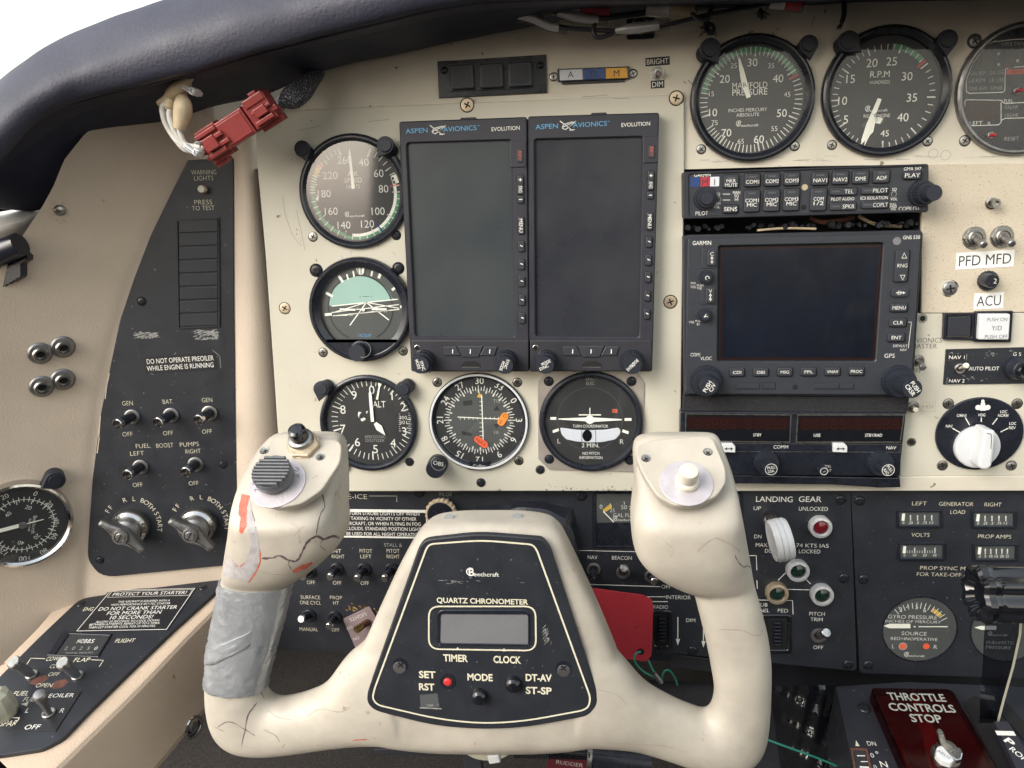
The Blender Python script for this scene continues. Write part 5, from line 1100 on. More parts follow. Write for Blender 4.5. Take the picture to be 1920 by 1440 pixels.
toggle('dull metal bat toggle standing on the PREOILER plate', 92, 1338, 73, 1300, base=LD, h=1.2, H=24, r=12, lr=3, tipr=4, mt='dull_alloy', cone=True, hex_=False)
t2 = T('indicator_lamp', 'cloudy faceted clear lamp lens at the left edge of the side console', 'lamp', LD, 10, 1334, .6)
t2.part('lens', lambda m: m.lathe(8, 1338, [(24, 0), (26, 3), (26, 12), (22, 17), (12, 20), (1, 20.5)], 'clear_lens', 10))
sf = Fr(LD.w(*LD.hit(340, 1196, -2), -2)+V((6, 0, -30)), (LD.w(*LD.hit(340, 1196, -2), -2)-LD.w(*LD.hit(252, 1288, -2), -2)).normalized(), (0, 0, 1))
t2 = T('vent_ring', 'small chrome ring with dark screw on the inner face of the side console', 'ring', sf, 358, 1362, 0)
t2.part('ring_body', lambda m: (m.lathe(358, 1362, [(24, -1), (24, 1.5), (21, 3.5), (17, 3.5), (15, 1)], 'chrome', 36, cap=False), m.disc(358, 1362, 15, 0, 1.2, 'hole', n=24), m.lathe(358, 1362, [(10, 1), (10, 2.5), (7, 3)], 'dull_alloy', 20)))
# ================================================================ lower sub panel
LH = -5.0
def lower(name, label, out, r, screws, letter):
    t = T(name, label, 'panel', MP, sum(p[0] for p in out)/len(out), sum(p[1] for p in out)/len(out), LH)
    t.part('plate', lambda m: m.poly(rp(out, r, 4), -3, 0, 'black', .4))
    for q in screws: screw(t.o, t.fr, q[0], q[1], 9, 'black', -.02)
    t.part('lettering', letter); return t
LT = .08
def many(m, L_, c='print_cream', b=-.004):
    for s_, x, y, cp, w_ in L_: m.txt(s_, x, y, cp, c, w=w_, h=LT, b=b)
def fn(m):
    many(m, [('DE-ICE', 664, 931, 9, 48), ('VENT', 626, 1033, 7.5, 28), ('RIGHT', 634, 1043.5, 7.5, 24), ('PITOT', 686, 1033, 7.5, 24), ('LEFT', 686, 1043.5, 7.5, 21), ('PITOT', 737, 1033, 7.5, 24), ('RIGHT', 737, 1043.5, 7.5, 24), ('OFF', 583, 1092, 7.5, 16), ('OFF', 632, 1093, 7.5, 16), ('OFF', 684, 1093.5, 7.5, 16), ('SURFACE', 582, 1120, 7.5, 38), ('ONE CYCL', 582, 1130, 7.5, 41), ('PROP', 630, 1120.5, 7.5, 23), ('HT', 630, 1130.5, 7.5, 11), ('MANUAL', 579, 1180, 7.5, 36), ('OFF', 629, 1181, 7.5, 15)])
    many(m, [('STALL &', 737, 1022, 7, 33), ('PILOT', 836, 927, 7, 23), ('AIR', 836, 937, 7, 13)], 'print_dim')
    m.pl([(692, 930), (744, 930), (744, 941)], 1.3, LT, 'print_dim')
    for _ in range(70): x, y = random.gauss(672, 14), random.gauss(1140, 5); m.line((x, y), (x+3, y+2), .9, LT, random.choice(['rust', 'yellow', 'print_faint']))
lower('sub_panel', 'black lower sub panel with de-ice and pitot switches behind the yoke', [(440, 920), (1112, 920), (1111, 1216), (900, 1220), (660, 1226), (505, 1216), (440, 1212)], [1, 1, 6, 1, 1, 8, 1], [(786, 923), (1090, 930)], fn)
def fn(m):
    many(m, [('NAV', 1111, 1045, 7.5, 18), ('BEACON', 1166, 1046, 7.5, 37), ('OFF', 1249, 1100, 7.5, 18), ('INTERIOR', 1272, 1120, 8, 46), ('RADIO', 1239, 1138, 7.5, 28), ('DIM', 1295, 1163, 7.5, 17), ('SUB', 1430, 1134, 7.5, 18), ('PANEL', 1428, 1144.5, 7.5, 29), ('PED', 1468, 1145, 7.5, 19), ('LANDING', 1452, 936, 10.5, 65), ('GEAR', 1519, 936, 10.5, 40), ('UP', 1420, 953, 7.5, 13), ('UNLOCKED', 1525, 954, 7.5, 51), ('DN', 1421, 1006, 7.5, 13), ('MAX. EXT', 1440, 1022, 7.5, 44), ('174 KTS IAS', 1521, 1023, 7.5, 62), ('DOWN', 1450, 1033, 7.5, 30), ('AND', 1482, 1033, 7.5, 16), ('LOCKED', 1518, 1034, 7.5, 38), ('PITCH', 1532, 1151, 7.5, 28), ('TRIM', 1531, 1161.5, 7.5, 22), ('OFF', 1534, 1214, 7.5, 18)], 'print', 0)
    for P in ([(1083, 1058), (1083, 1032), (1260, 1036)], [(1084, 1095), (1238, 1100)], [(1261, 1100), (1280, 1100)], [(1390, 1041), (1418, 1042), (1419, 1069)], [(1419, 1088), (1420, 1104)], [(1212, 1119), (1248, 1119)], [(1216, 1128), (1252, 1128)], [(1420, 1125), (1486, 1126), (1487, 1152)], [(1459, 1088), (1474, 1073)], [(1508, 1083), (1520, 1095)], [(1475, 1105), (1518, 1106)]): m.pl(P, 1.4, LT, 'print')
    for x, y0, y1 in ((1271, 1157, 1200), (1319, 1157, 1204)): m.line((x, y0), (x, y1), 1.8, LT, 'print'); m.flat([(x-4, y1-2), (x+4, y1-2), (x, y1+10)], LT, 'print')
lower('gear_sub_panel', 'black LANDING GEAR sub panel with gear handle and indicator lights', [(1113, 920), (1595, 920), (1607, 1259), (1113, 1211)], [1, 3, 10, 6], [(1298, 1220), (1576, 937), (1582, 1084), (1590, 1246)], fn)
def fn(m):
    many(m, [('LEFT', 1724, 944, 7.5, 26), ('GENERATOR', 1793, 945, 7.5, 60), ('LOAD', 1796, 960, 7.5, 26), ('RIGHT', 1862, 946, 7.5, 29), ('VOLTS', 1726, 1003, 7.5, 32), ('PROP AMPS', 1865, 1006, 7.5, 58), ('PROP SYNC MUST BE OFF', 1803, 1066, 7.5, 148), ('FOR TAKE-OFF AND LANDING', 1806, 1078, 7.5, 166)])
    for _ in range(40): x = random.uniform(1620, 1900); y = random.uniform(1090, 1262); m.disc(x, y, random.uniform(.4, .9), 0, LT, 'scuff', n=5)
rt = lower('generator_sub_panel', 'black lower right sub panel with generator load and gyro pressure gauges', [(1596, 920), (2250, 920), (2250, 1290), (1905, 1272), (1612, 1263)], [3, 1, 1, 1, 9], [(1612, 939), (1619, 1086), (1628, 1247)], fn)
one('placard', 'black TURN STROBE LIGHTS OFF placard behind the left yoke grip', 'placard', MP, 700, 982, lambda m: (m.rr(701, 982, 206, 57, 4, 0, .3, 'print'), m.rr(701, 983, 199, 48, 3, .1, .4, 'label_black'), [m.txt(s_, x, y, 6.6, 'print', w=w_, h=.46, b=.012) for s_, x, y, w_ in (('TURN STROBE LIGHTS OFF WHEN', 720, 963, 134), ('TAXIING IN VICINITY OF OTHER', 719, 972.5, 125), ('AIRCRAFT, OR WHEN FLYING IN FOG', 718, 982, 144), ('OR CLOUDS. STANDARD POSITION LIGHTS', 714, 991.5, 160), ('TO BE USED FOR ALL NIGHT OPERATION', 712, 1001.5, 158))]), LH+.02)
SG = 'small chrome tipped toggles on the lower sub panel'
for bx_, by_, tx, ty, s_ in ((580, 1071, 567, 1082, 'chrome tipped toggle half hidden under the left grip chip, leftmost of its row'), (632, 1067, 618, 1083, 'chrome tipped toggle under the VENT RIGHT lettering'), (683, 1067, 669, 1086, 'chrome tipped toggle under PITOT LEFT'), (735, 1067, 720, 1086, 'chrome tipped toggle under STALL and PITOT RIGHT beside the yoke hub'), (580, 1154, 564, 1161, 'chrome tipped toggle under SURFACE ONE CYCL'), (628, 1157, 616, 1176, 'chrome tipped toggle under PROP HT')):
    toggle(s_, bx_, by_, tx, ty, base=MP, h=LH, H=13, r=13, lr=2.6, tipr=3, sleeve='satin_black', group=SG, hex_=False, nutmt='satin_black')
toggle('black tipped toggle under the NAV lettering beside the yoke', 1113, 1067, 1112, 1089, base=MP, h=LH, H=12, r=13, lr=2.6, tipr=3, mt='gloss_black', sleeve='satin_black', group=SG, hex_=False, nutmt='dull_alloy')
toggle('raised chrome toggle under the BEACON lettering', 1168, 1073, 1170, 1065, base=MP, h=LH, H=12, r=13, lr=2.6, tipr=3.2, sleeve='satin_black', group=SG, hex_=False, nutmt='dull_alloy')
toggle('chrome toggle peeking from under the right grip beside OFF', 1220, 1080, 1227, 1091, base=MP, h=LH, H=12, r=12, lr=2.4, tipr=2.8, sleeve='satin_black', group=SG, hex_=False, nutmt='dull_alloy')
toggle('chrome tipped PITCH TRIM toggle on a rusty collar', 1535, 1191, 1550, 1186, base=MP, h=LH, H=12, r=15, lr=2.8, tipr=3.4, sleeve='dull_alloy', group=SG, hex_=False, nutmt='dull_alloy')
# pilot air knob, boot, lights tag
t = T('pilot_air_control', 'black scalloped PILOT AIR knob with worn cream rim', 'knob', MP, 826, 965, LH)
t.part('knob_body', lambda m: (m.lathe(826, 965, [(28, 2), (30, 5), (30, 7), (28, 8.5)], 'masking_tape', 120, knurl=(20, 2, 0, 3), at=8), m.disc(826, 965, 24.5, 8.3, 9, 'satin_black', .2, n=40, at=8)))
t = T('column_boot', 'black leather boot round the yoke column below the panel', 'boot', MP, 985, 1000, LH)
def fn(m):
    rings = [(118, 0), (112, 9), (96, 14), (82, 18), (70, 28), (60, 30), (52, 28), (48, 36), (46, 44)]
    u, v = m.L(985, 1030, 0); vs = []; n = 64
    for j, (r, h) in enumerate(rings):
        for i in range(n):
            a = 2*math.pi*i/n; q = 1+.03*math.sin(5*a+j)*(j > 0)+.015*math.sin(11*a+2*j); sq = 1/max(abs(math.cos(a)), abs(math.sin(a)))**(.6*max(0, 1-j/4)); vs.append((u+r*q*sq*.86*m.k*math.cos(a), v+r*q*sq*.82*m.k*math.sin(a), h))
    m.add(vs, [(j*n+i, j*n+(i+1) % n, (j+1)*n+(i+1) % n, (j+1)*n+i) for j in range(len(rings)-1) for i in range(n)], 'boot_leather')
    m.lathe(985, 1030, [(46, 30), (46, 46)], 'hole', 40)
t.part('leather', fn)
t = T('light_switch_tag', 'dusty pink LIGHTS tag under a brass tipped toggle left of the hub', 'tag', MP, 682, 1178, LH)
t.part('plate', lambda m: (m.poly([(643, 1161), (693, 1137), (728, 1198), (668, 1219)], .1, 1, 'tag_lilac', .1, 4), m.txt('LIGHTS', 671, 1157, 7, 'print', w=34, rot=-157, h=1.06), m.txt('OFF', 655, 1177, 5, 'print', w=12, rot=-157, h=1.06), m.txt('ON', 668, 1197, 6, 'print', w=12, rot=-157, h=1.06)))
t.part('lever', lambda m: (m.tube([(690, 1166, 1), (676, 1175, 8)], 2.6, 'rust', 16), m.tube([(678, 1174, 7), (668, 1181, 12)], 3.0, 'brass', 20)))
# fuel gauge window
t = T('fuel_gauge', 'rectangular GAL FUEL gauge window partly hidden by the right yoke grip', 'gauge', MP, 1250, 975, LH)
def fn(m):
    m.frame([(1114, 924), (1392, 924), (1393, 1028), (1114, 1027)], [(1117, 926), (1387, 926), (1388, 1024), (1118, 1024)], 0, 1, 'satin_black', 0, .2); m.flat([(1117, 926), (1387, 926), (1388, 980), (1118, 980)], .1, 'dial_gray'); m.flat([(1118, 980), (1388, 980), (1388, 1024), (1118, 1024)], .12, 'satin_black')
    h = .2; m.txt('0', 1127, 950, 8, h=h); m.txt('25', 1148, 957, 7, h=h); m.txt('50', 1170, 951, 8, h=h); m.txt('75', 1184, 953, 8, h=h); m.txt('GAL FUEL', 1172, 966, 7.5, w=44, h=h); beech(m, 1171, 974, 40, h=h)
    m.flat([(1130, 956), (1144, 945), (1148, 952), (1135, 960)], h, 'yellow'); m.line((1131, 959), (1151, 979), 2, h+.5, 'lume'); m.line((1170, 940), (1171, 946), 1, h, 'print'); m.line((1186, 940), (1184, 947), 1, h, 'print'); m.line((1131, 955), (1134, 961), 1, h+.02, 'print'); m.line((1144, 944), (1147, 951), 1, h+.02, 'print')
t.part('dial', fn); t.part('glass', lambda m: m.poly([(1116, 926), (1388, 926), (1388, 1024), (1116, 1024)], .8, .9, 'glass'))
for x, y, w_, s_ in ((1240, 1182, 40, 'recessed RADIO dimmer thumbwheel between the red tag and the grip'), (1456, 1190, 56, 'recessed PED dimmer thumbwheel right of the yoke grip')):
    t = T('dimmer_wheel', s_, 'dimmer', MP, x, y, LH)
    def fn(m):
        m.frame(rp([(x-w_/2, y-37), (x+w_/2, y-37), (x+w_/2+1, y+37), (x-w_/2, y+37)], 8), rp([(x-w_/2+7, y-30), (x+w_/2-7, y-30), (x+w_/2-6, y+29), (x-w_/2+7, y+29)], 4), 0, 1.6, 'gloss_black', 0, .6); m.rr(x, y, w_-12, 60, 2, 0, .1, 'hole')
        for i in range(7): m.rr(x+2, y-20+i*6.7, 13, 4.4, 1, .1, 3.2, 'satin_black', .4)
    t.part('wheel_housing', fn)
# gear lights and lever
def jewel(x, y, r, lens, label, rimm='sleeve_silver'):
    t = T('indicator_light', label, 'light', MP, x, y, LH, 0, 'round indicator lights on the gear sub panel')
    t.part('rim', lambda m: (m.lathe(x, y, [(r, 0), (r, 4), (r-1, 5), (r*.72, 5.4), (r*.66, 4.5), (r*.62, 2.5)], rimm, 48, cap=False, knurl=(40, .5, 0, 1))))
    t.part('lens', lambda m: m.lathe(x, y, [(r*.64, 2.5), (r*.6, 4.2), (r*.35, 5.2), (1, 5.5)], lens, 32))
jewel(1536, 985, 21, 'red_lens', 'red UNLOCKED gear light with metal rim'); jewel(1494, 1067, 21, 'green_lens', 'dark green gear light at the top of the triangle'); jewel(1455, 1109, 21, 'green_lens', 'dark green gear light at the left of the triangle', 'zinc'); jewel(1539, 1112, 21, 'green_lens', 'dark green gear light at the right of the triangle')
t = T('landing_gear_control', 'white wheel shaped landing gear handle hanging on a steel stem', 'handle', MP, 1447, 960, LH)
t.part('slot', lambda m: m.poly([(1432, 962), (1436, 958), (1450, 958), (1454, 963), (1452, 990), (1434, 990)], -1, .15, 'hole', 0, 2))
t.part('stem', lambda m: (m.lathe(1444, 975, [(14, .2), (14, 3), (11, 5), (8, 6)], 'steel', 30), m.tube([(1444, 972, 2), (1446, 974, 12), (1450, 983, 20)], 3.2, 'steel', 16)))
def fn(m):
    u, v = m.L(1463, 1012, 24); c, q = math.cos(R(-17)), math.sin(R(-17)); vs = []; n = 48
    prof = [(0, -8), (5, -9), (10, -8), (15.5, -8.5), (16.6, -6), (16.6, -3), (16.0, -2.4), (16.8, -1.8), (16.8, 1.8), (16.0, 2.4), (16.6, 3), (16.6, 6), (15.5, 8.5), (10, 8), (5, 9), (0, 8)]
    ax = V((-.975, -.2, .04)).normalized(); b1 = ax.cross(V((0, 1, 0))).normalized(); b2 = ax.cross(b1)
    for r, h in prof:
        for i in range(n): a = 2*math.pi*i/n; p = V((u, v, 24))+ax*h*.72+(b1*math.cos(a)+b2*math.sin(a))*r*.90; vs.append(p)
    m.add(vs, [(j*n+i, j*n+(i+1) % n, (j+1)*n+(i+1) % n, (j+1)*n+i) for j in range(len(prof)-1) for i in range(n)], 'white_plastic')
t.part('wheel', fn)
# small meters
def meter(x0, y0, x1, y1, lab, ticks_, label):
    t = T('panel_meter', label, 'meter', MP, (x0+x1)/2, (y0+y1)/2, LH, 0, 'small rectangular meters on the lower right sub panel')
    def fn(m):
        m.frame([(x0, y0), (x1, y0), (x1, y1), (x0, y1)], [(x0+4, y0+4), (x1-4, y0+4), (x1-5, y1-4), (x0+5, y1-4)], 0, 1.6, 'satin_black', .3, .3); m.flat([(x0+3, y0+3), (x1-3, y0+3), (x1-3, y1-3), (x0+3, y1-3)], .3, 'dial_gray')
        n = len(lab); X = [x0+12+i*(x1-x0-32)/(n-1) for i in range(n)]
        for i, s_ in enumerate(lab): m.line((X[i], y0+9), (X[i], y0+19), 2, .4, 'print'); m.txt(s_, X[i], y1-10, 5, h=.4, b=.01)
        for i in range(ticks_): x = X[0]+(X[-1]-X[0])*i/(ticks_-1); m.line((x, y0+14), (x, y0+19), .8, .4, 'print')
        m.rr(X[0], y0+13, 5, 14, 0, .5, 1, 'lume'); m.rr(x1-12, (y0+y1)/2, 8, 22, 0, .3, .5, 'print_faint')
    t.part('case', fn); t.part('glass', lambda m: m.poly([(x0+2, y0+2), (x1-2, y0+2), (x1-2, y1-2), (x0+2, y1-2)], 1.3, 1.4, 'glass'))
meter(1682, 957, 1767, 990, ['0', '.25', '.5', '.75', '1.0'], 5, 'small load meter under LEFT'); meter(1822, 958, 1906, 991, ['0', '.25', '.5', '.75', '1.0'], 5, 'small load meter under RIGHT'); meter(1684, 1018, 1773, 1051, ['0', '10', '20', '30'], 13, 'small meter under VOLTS'); meter(1825, 1020, 1909, 1053, ['0', '5', '10', '15', '20', '25'], 6, 'small meter under PROP AMPS')
def pgauge(cx_, cy_, full, label):
    t = T('pressure_gauge', label, 'gauge', MP, cx_, cy_, LH, 0, 'round pressure gauges on the lower right sub panel')
    def fn(m):
        m.lathe(cx_, cy_, [(68, -.5), (68, .5), (66, .6), (65, -.4)], 'satin_black', 64, cap=False); m.disc(cx_, cy_, 66, -.5, .1, 'dial_gray', n=56); h = .18
        if full:
            m.ticks(cx_-8, cy_+8, 52, 64, [-40+i*7.5 for i in range(14)], 1.3, h, 'print'); m.ring(cx_-8, cy_+8, 52, 60, h-.02, 'yellow', 28, 48)
            num(m, [('3', 1689, 1143), ('4', 1702, 1138), ('5', 1719, 1138), ('6', 1734, 1144)], 9, h=h)
            for s_, x, y, w_, c in (('GYRO PRESSURE', 1711, 1157, 88, 7.5), ('INCHES OF MERCURY', 1712, 1165.5, 100, 5.5), ('SOURCE', 1714, 1188, 45, 7.5), ('RED=INOPERATIVE', 1714, 1198, 84, 6), ('L', 1675, 1212, None, 8), ('R', 1754, 1213, None, 8)): m.txt(s_, x, y, c, w=w_, h=h)
            m.line((1722, 1175), (1777, 1175), 2, h+.3, 'lume'); m.poly([(1657, 1174), (1668, 1170), (1707, 1170), (1707, 1178), (1668, 1178)], h, h+.4, 'lume'); m.disc(1715, 1175, 1.6, h, h+.1, 'lume', n=10); beech(m, 1716, 1229, 38, h=h)
            m.disc(1693, 1212, 8, h-.1, h+.05, 'print_dim', n=24)
            for x in (1693, 1737): m.disc(x, 1212, 6, h, h+.3, 'flag_red', n=20)
        else:
            for s_, x, y, w_, c in (('PSI', 1872, 1166, 15, 6.5), ('PNEUMATIC', 1876, 1205, 50, 6.5), ('PRESSURE', 1872, 1214, 44, 6.5)): m.txt(s_, x, y, c, w=w_, h=h)
            m.poly([(1828, 1177), (1840, 1174), (1868, 1174), (1868, 1181), (1840, 1181)], h, h+.4, 'lume'); beech(m, 1872, 1190, 36, h=h)
    t.part('dial', fn); t.part('glass', lambda m: m.disc(cx_, cy_, 66, .8, .9, 'glass', n=48))
pgauge(1724, 1180, True, 'round GYRO PRESSURE gauge with two red source buttons'); pgauge(1890, 1180, False, 'round PSI pneumatic pressure gauge behind the clear lever')
# ================================================================ below the sub panel
one('conduit', 'dark grey padded tube lying under the sub panel behind the right grip', 'tube', MP, 1270, 1300, lambda m: m.tube([(1205, 1302, 8), (1290, 1306, 12), (1360, 1312, 16)], 11, 'foam', 20), -30)
one('bracket', 'dark metal bracket under the sub panel between hub and grip', 'bracket', MP, 1200, 1260, lambda m: (m.poly([(1120, 1218), (1260, 1224), (1262, 1240), (1120, 1236)], -10, -4, 'satin_black', 1), m.poly([(1255, 1225), (1340, 1236), (1338, 1262), (1255, 1252)], -20, -12, 'black_matt', 1)), -10)
one('crossbar', 'dull metal cross bar low behind the yoke', 'bar', MP, 870, 1430, lambda m: (m.poly([(700, 1404), (900, 1404), (905, 1450), (872, 1460), (868, 1418), (700, 1416)], -2, 4, 'black_matt', 1)), -20)
one('spring_hose', 'black ribbed flexible hose running under the yoke', 'hose', MP, 1030, 1412, lambda m: [m.tube([(965+i*4.2, 1412+i*.12, 30), (967.5+i*4.2, 1412+i*.12, 30)], 3.6, 'gloss_black', 14) for i in range(34)], 0)
one('cylinder_sleeve', 'dark grey cylinder with silver collar under the yoke', 'cylinder', MP, 1150, 1418, lambda m: (m.tube([(1108, 1416, 24), (1220, 1428, 24)], 10, 'satin_black', 24), m.tube([(1100, 1416, 24), (1109, 1417, 24)], 11, 'steel', 24)), 0)
t = T('rudder_tag', 'dark red RUDDER tag at the bottom of the picture', 'tag', MP, 1060, 1430, 30)
t.part('plate', lambda m: (m.poly([(1030, 1411), (1100, 1420), (1096, 1470), (1020, 1462)], 0, 1, 'tag_dark_red', .1), m.txt('RUDDER', 1068, 1432, 8, 'print_dim', w=50, rot=-7, h=1.06)))
one('cable_coil', 'coil of clear cable under the yoke hub', 'coil', MP, 915, 1400, lambda m: [m.tube([(915+(52-i*2.2)*math.cos(R(a)), 1390+(34-i*2)*math.sin(R(a)), 60+i*.7) for a in range(-10, 191, 8)], .8, 'clear_lens', 8) for i in range(6)], 0)
t = T('cable_tie', 'white cable tie knotted round the clear cable coil', 'cable tie', MP, 926, 1415, 70)
t.part('strap', lambda m: m.tube([(932, 1396, 0), (930, 1408, 3), (926, 1420, 4)], 1.6, 'white_plastic', 8, flatten=.5)); t.part('head', lambda m: m.rr(926, 1425, 22, 17, 3, 1, 8, 'white_plastic', 1, rot=12))
# red tag
t = T('control_lock_flag', 'bright red metal flag tag hanging behind the hub, below NAV and BEACON', 'tag', MP, 1160, 1170, 8)
def fn(m):
    m.poly([(1080, 1099), (1205, 1116), (1222, 1124), (1225, 1140), (1222, 1228), (1213, 1241), (1150, 1232), (1080, 1222)], 0, .9, 'tag_red', .15, 4); m.disc(1201, 1222, 5.5, .8, .96, 'hole', n=20); m.ring(1201, 1222, 5.5, 7, .97, 'tag_dark_red')
t.part('plate', fn)
one('lanyard_wire', 'green lanyard wire looped through the hole of the red flag tag', 'wire', MP, 1215, 1245, lambda m: (m.tube([(1201, 1222, 1), (1192, 1226, 3), (1190, 1240, 4), (1205, 1258, 3), (1228, 1270, 2), (1242, 1274, 0)], .75, 'wire_green', 10, smooth=6), m.tube([(1216, 1238, -2), (1222, 1252, 0), (1230, 1266, 1)], .75, 'wire_green', 10, smooth=4), m.tube([(1240, 1272, 0), (1246, 1258, 2), (1256, 1258, 0), (1266, 1272, -8), (1270, 1284, -12)], .75, 'wire_green', 10, smooth=6), m.tube([(1226, 1262, 2), (1240, 1280, 2)], 1.9, 'dull_alloy', 12)), 12)
one('lanyard_wire', 'taut green wire crossing the dark floor beneath the right grip', 'wire', MP, 1500, 1410, lambda m: m.tube([(1420, 1380, 0), (1480, 1402, 2), (1540, 1424, 4), (1600, 1450, 6)], .75, 'wire_green', 10, smooth=5), 30)
def bag(m):
    random.seed(3); rows_ = []
    u0, v0 = 0, 0; P = []
    nx, ny = 22, 26
    for j in range(ny+1):
        for i in range(nx+1):
            x = 1455+i*130/nx+(j-13)*1.0; y = 1285+j*190/ny
            hh = 26*math.sin(math.pi*i/nx)**.6-14+2.2*math.sin(i*1.1+j*.55)+1.8*math.sin(j*.9-i*.4)+random.uniform(-.25, .25); P.append(m.P3(x, y, hh))
    n = nx+1; m.add(P, [(j*n+i, j*n+i+1, (j+1)*n+i+1, (j+1)*n+i) for j in range(ny) for i in range(nx)], 'gloss_black')
def soft(o):
    a = o.data.attributes.get('sharp_edge')
    if a: o.data.attributes.remove(a)
bag_o = one('plastic_bag', 'crumpled glossy black plastic cover beside the throttle pedestal', 'cover', MP, 1520, 1370, bag, -6); soft(bag_o)
one('void_backing', 'plain black sheet added as the dark void behind the pedestal under the generator sub panel', 'panel', MP, 1700, 1380, lambda m: m.poly([(1400, 1236), (1990, 1240), (1990, 1640), (1400, 1640)], -3, 0, 'black_matt', .5), -62)  # black sheet stands in for the dark open space under the panel
# ================================================================ throttle pedestal
a12 = R(13); PO = MP.w(*MP.hit(1632, 1290, 10), 10); PD = Fr(PO, (1, 0, 0), (0, math.cos(a12), math.sin(a12)))
t = T('pedestal', 'black throttle pedestal sloping into the bottom right corner', 'pedestal', PD, 1750, 1350, 0)
t.part('top_plate', lambda m: m.poly([(1567, 1287), (1700, 1278), (1965, 1290), (1965, 1500), (1612, 1500)], -60, -.6, 'black', .5)); t.part('flap_plate', lambda m: m.poly([(1569, 1292), (1650, 1288), (1740, 1470), (1606, 1470)], -.6, 1.2, 'black', .3))
screw(t.o, t.fr, 1621, 1328, 11, 'black', 1.2)
t.part('lettering', lambda m: (m.txt('DN', 1634, 1394, 9, w=15, h=1.3), m.txt('10', 1633, 1416, 9, w=10, h=1.3), m.ring(1644, 1411, 1.5, 2.4, 1.3, 'print'), m.txt('N', 1657, 1433, 12, w=12, h=1.3), m.txt('0', 1641, 1438, 8, h=1.3), m.flat([(1604, 1399), (1612, 1399), (1605, 1388)], 1.3, 'print_cream')))
t.part('flap_window', lambda m: (m.frame([(1595, 1402), (1626, 1403), (1642, 1470), (1606, 1470)], [(1599, 1405), (1623, 1406), (1636, 1465), (1609, 1465)], 1.2, 2, 'rust', 1, .1), m.flat([(1599, 1405), (1623, 1406), (1636, 1465), (1609, 1465)], 1.25, 'dial'), m.line((1607, 1417), (1622, 1417), 2, 1.3, 'print'), m.line((1614, 1428), (1627, 1428), 1.6, 1.3, 'print'), m.line((1612, 1438), (1632, 1439), 3, 1.3, 'print')))
t.part('lever_slot', lambda m: m.poly([(1806, 1318), (1826, 1304), (1846, 1310), (1960, 1470), (1900, 1500)], -.5, .1, 'hole', 0, 6)); t.part('lever_slot', lambda m: m.poly([(1862, 1320), (1880, 1310), (1965, 1400), (1965, 1440)], -.5, .12, 'hole', 0, 6))
t = T('lock_cover', 'dark red translucent THROTTLE CONTROLS STOP cover on the pedestal', 'cover', PD, 1750, 1360, 0)
RC = rp([(1632, 1288), (1786, 1290), (1890, 1470), (1712, 1470)], [9, 14, 4, 4], 5)
t.part('shell', lambda m: (m.poly(RC, 1.2, 12, 'red_acrylic', 1.6)))
t.part('base', lambda m: (m.poly([(1640, 1296), (1782, 1298), (1880, 1468), (1716, 1468)], 1.25, 3, 'tag_dark_red', .5, 6), m.poly([(1704, 1300), (1722, 1300), (1760, 1380), (1780, 1460), (1752, 1460), (1730, 1380)], 3, 5, 'inner_red', .6), m.poly([(1668, 1350), (1676, 1350), (1712, 1440), (1700, 1440)], 3, 6, 'tag_dark_red', .6)))
t.part('lettering', lambda m: (m.txt('THROTTLE', 1718, 1307, 17, 'print_dim', w=104, h=12.1, b=.02), m.txt('CONTROLS', 1728, 1327, 17, 'print_dim', w=118, h=12.1, b=.02), m.txt('STOP', 1736, 1347, 17, 'print_dim', w=55, h=12.1, b=.02)))
t = T('key', 'silver key standing in the round lock of the red cover', 'key', PD, 1776, 1408, 12)
t.part('lock', lambda m: m.lathe(1772, 1420, [(25, 0), (25, 2), (22, 4), (20, 4), (20, 7), (17, 9), (14, 9)], 'steel', 40))
t.part('blade', lambda m: (m.poly([(1756, 1368), (1762, 1364), (1770, 1372), (1776, 1392), (1786, 1398), (1802, 1402), (1806, 1412), (1803, 1424), (1794, 1426), (1780, 1416), (1766, 1404), (1760, 1388)], 9, 12, 'chrome', .8, 3), m.poly([(1756, 1400), (1766, 1396), (1790, 1424), (1784, 1430), (1766, 1424), (1755, 1412)], 10, 15, 'white_plastic', 1, 3), m.txt('LARLO', 1768, 1413, 6, 'print_dark', w=26, rot=-45, h=15.1)))
t = T('propeller_lever', 'clear plastic lever with a black fluted knob and PROP lettering at the right edge', 'lever', PD, 1880, 1380, 0)
def fn(m):
    # fluted horizontal grip held about 60 mm above the pedestal, axis along the panel
    fr2 = MP; c0 = MP.w(*MP.hit(1862, 1113, 70), 70); n = 90; vs = []; O, X, Y, N = m.fr.O, m.fr.X, m.fr.Y, m.fr.N
    prof = [(-10, 8), (-9, 15), (-6, 19), (0, 20), (6, 19.5), (9, 17), (12, 18), (60, 18)]
    prof = [(2, 7), (-7, 9), (-11, 12), (-12, 15), (-10, 17), (-6, 17.3), (-3.5, 16), (-2, 15.6), (0, 16.4), (40, 17)]
    for x, r in prof:
        for i in range(n):
            a = 2*math.pi*i/n; rr_ = r*(1+(.09*math.cos(8*a) if r > 9 else 0)); p = c0+V((x, rr_*math.cos(a), rr_*math.sin(a)))-O; vs.append((p.dot(X), p.dot(Y), p.dot(N)))
    m.add(vs, [(j*n+i, j*n+(i+1) % n, (j+1)*n+(i+1) % n, (j+1)*n+i) for j in range(len(prof)-1) for i in range(n)]+[tuple(range(n))], 'gloss_black')
t.part('knob', fn)
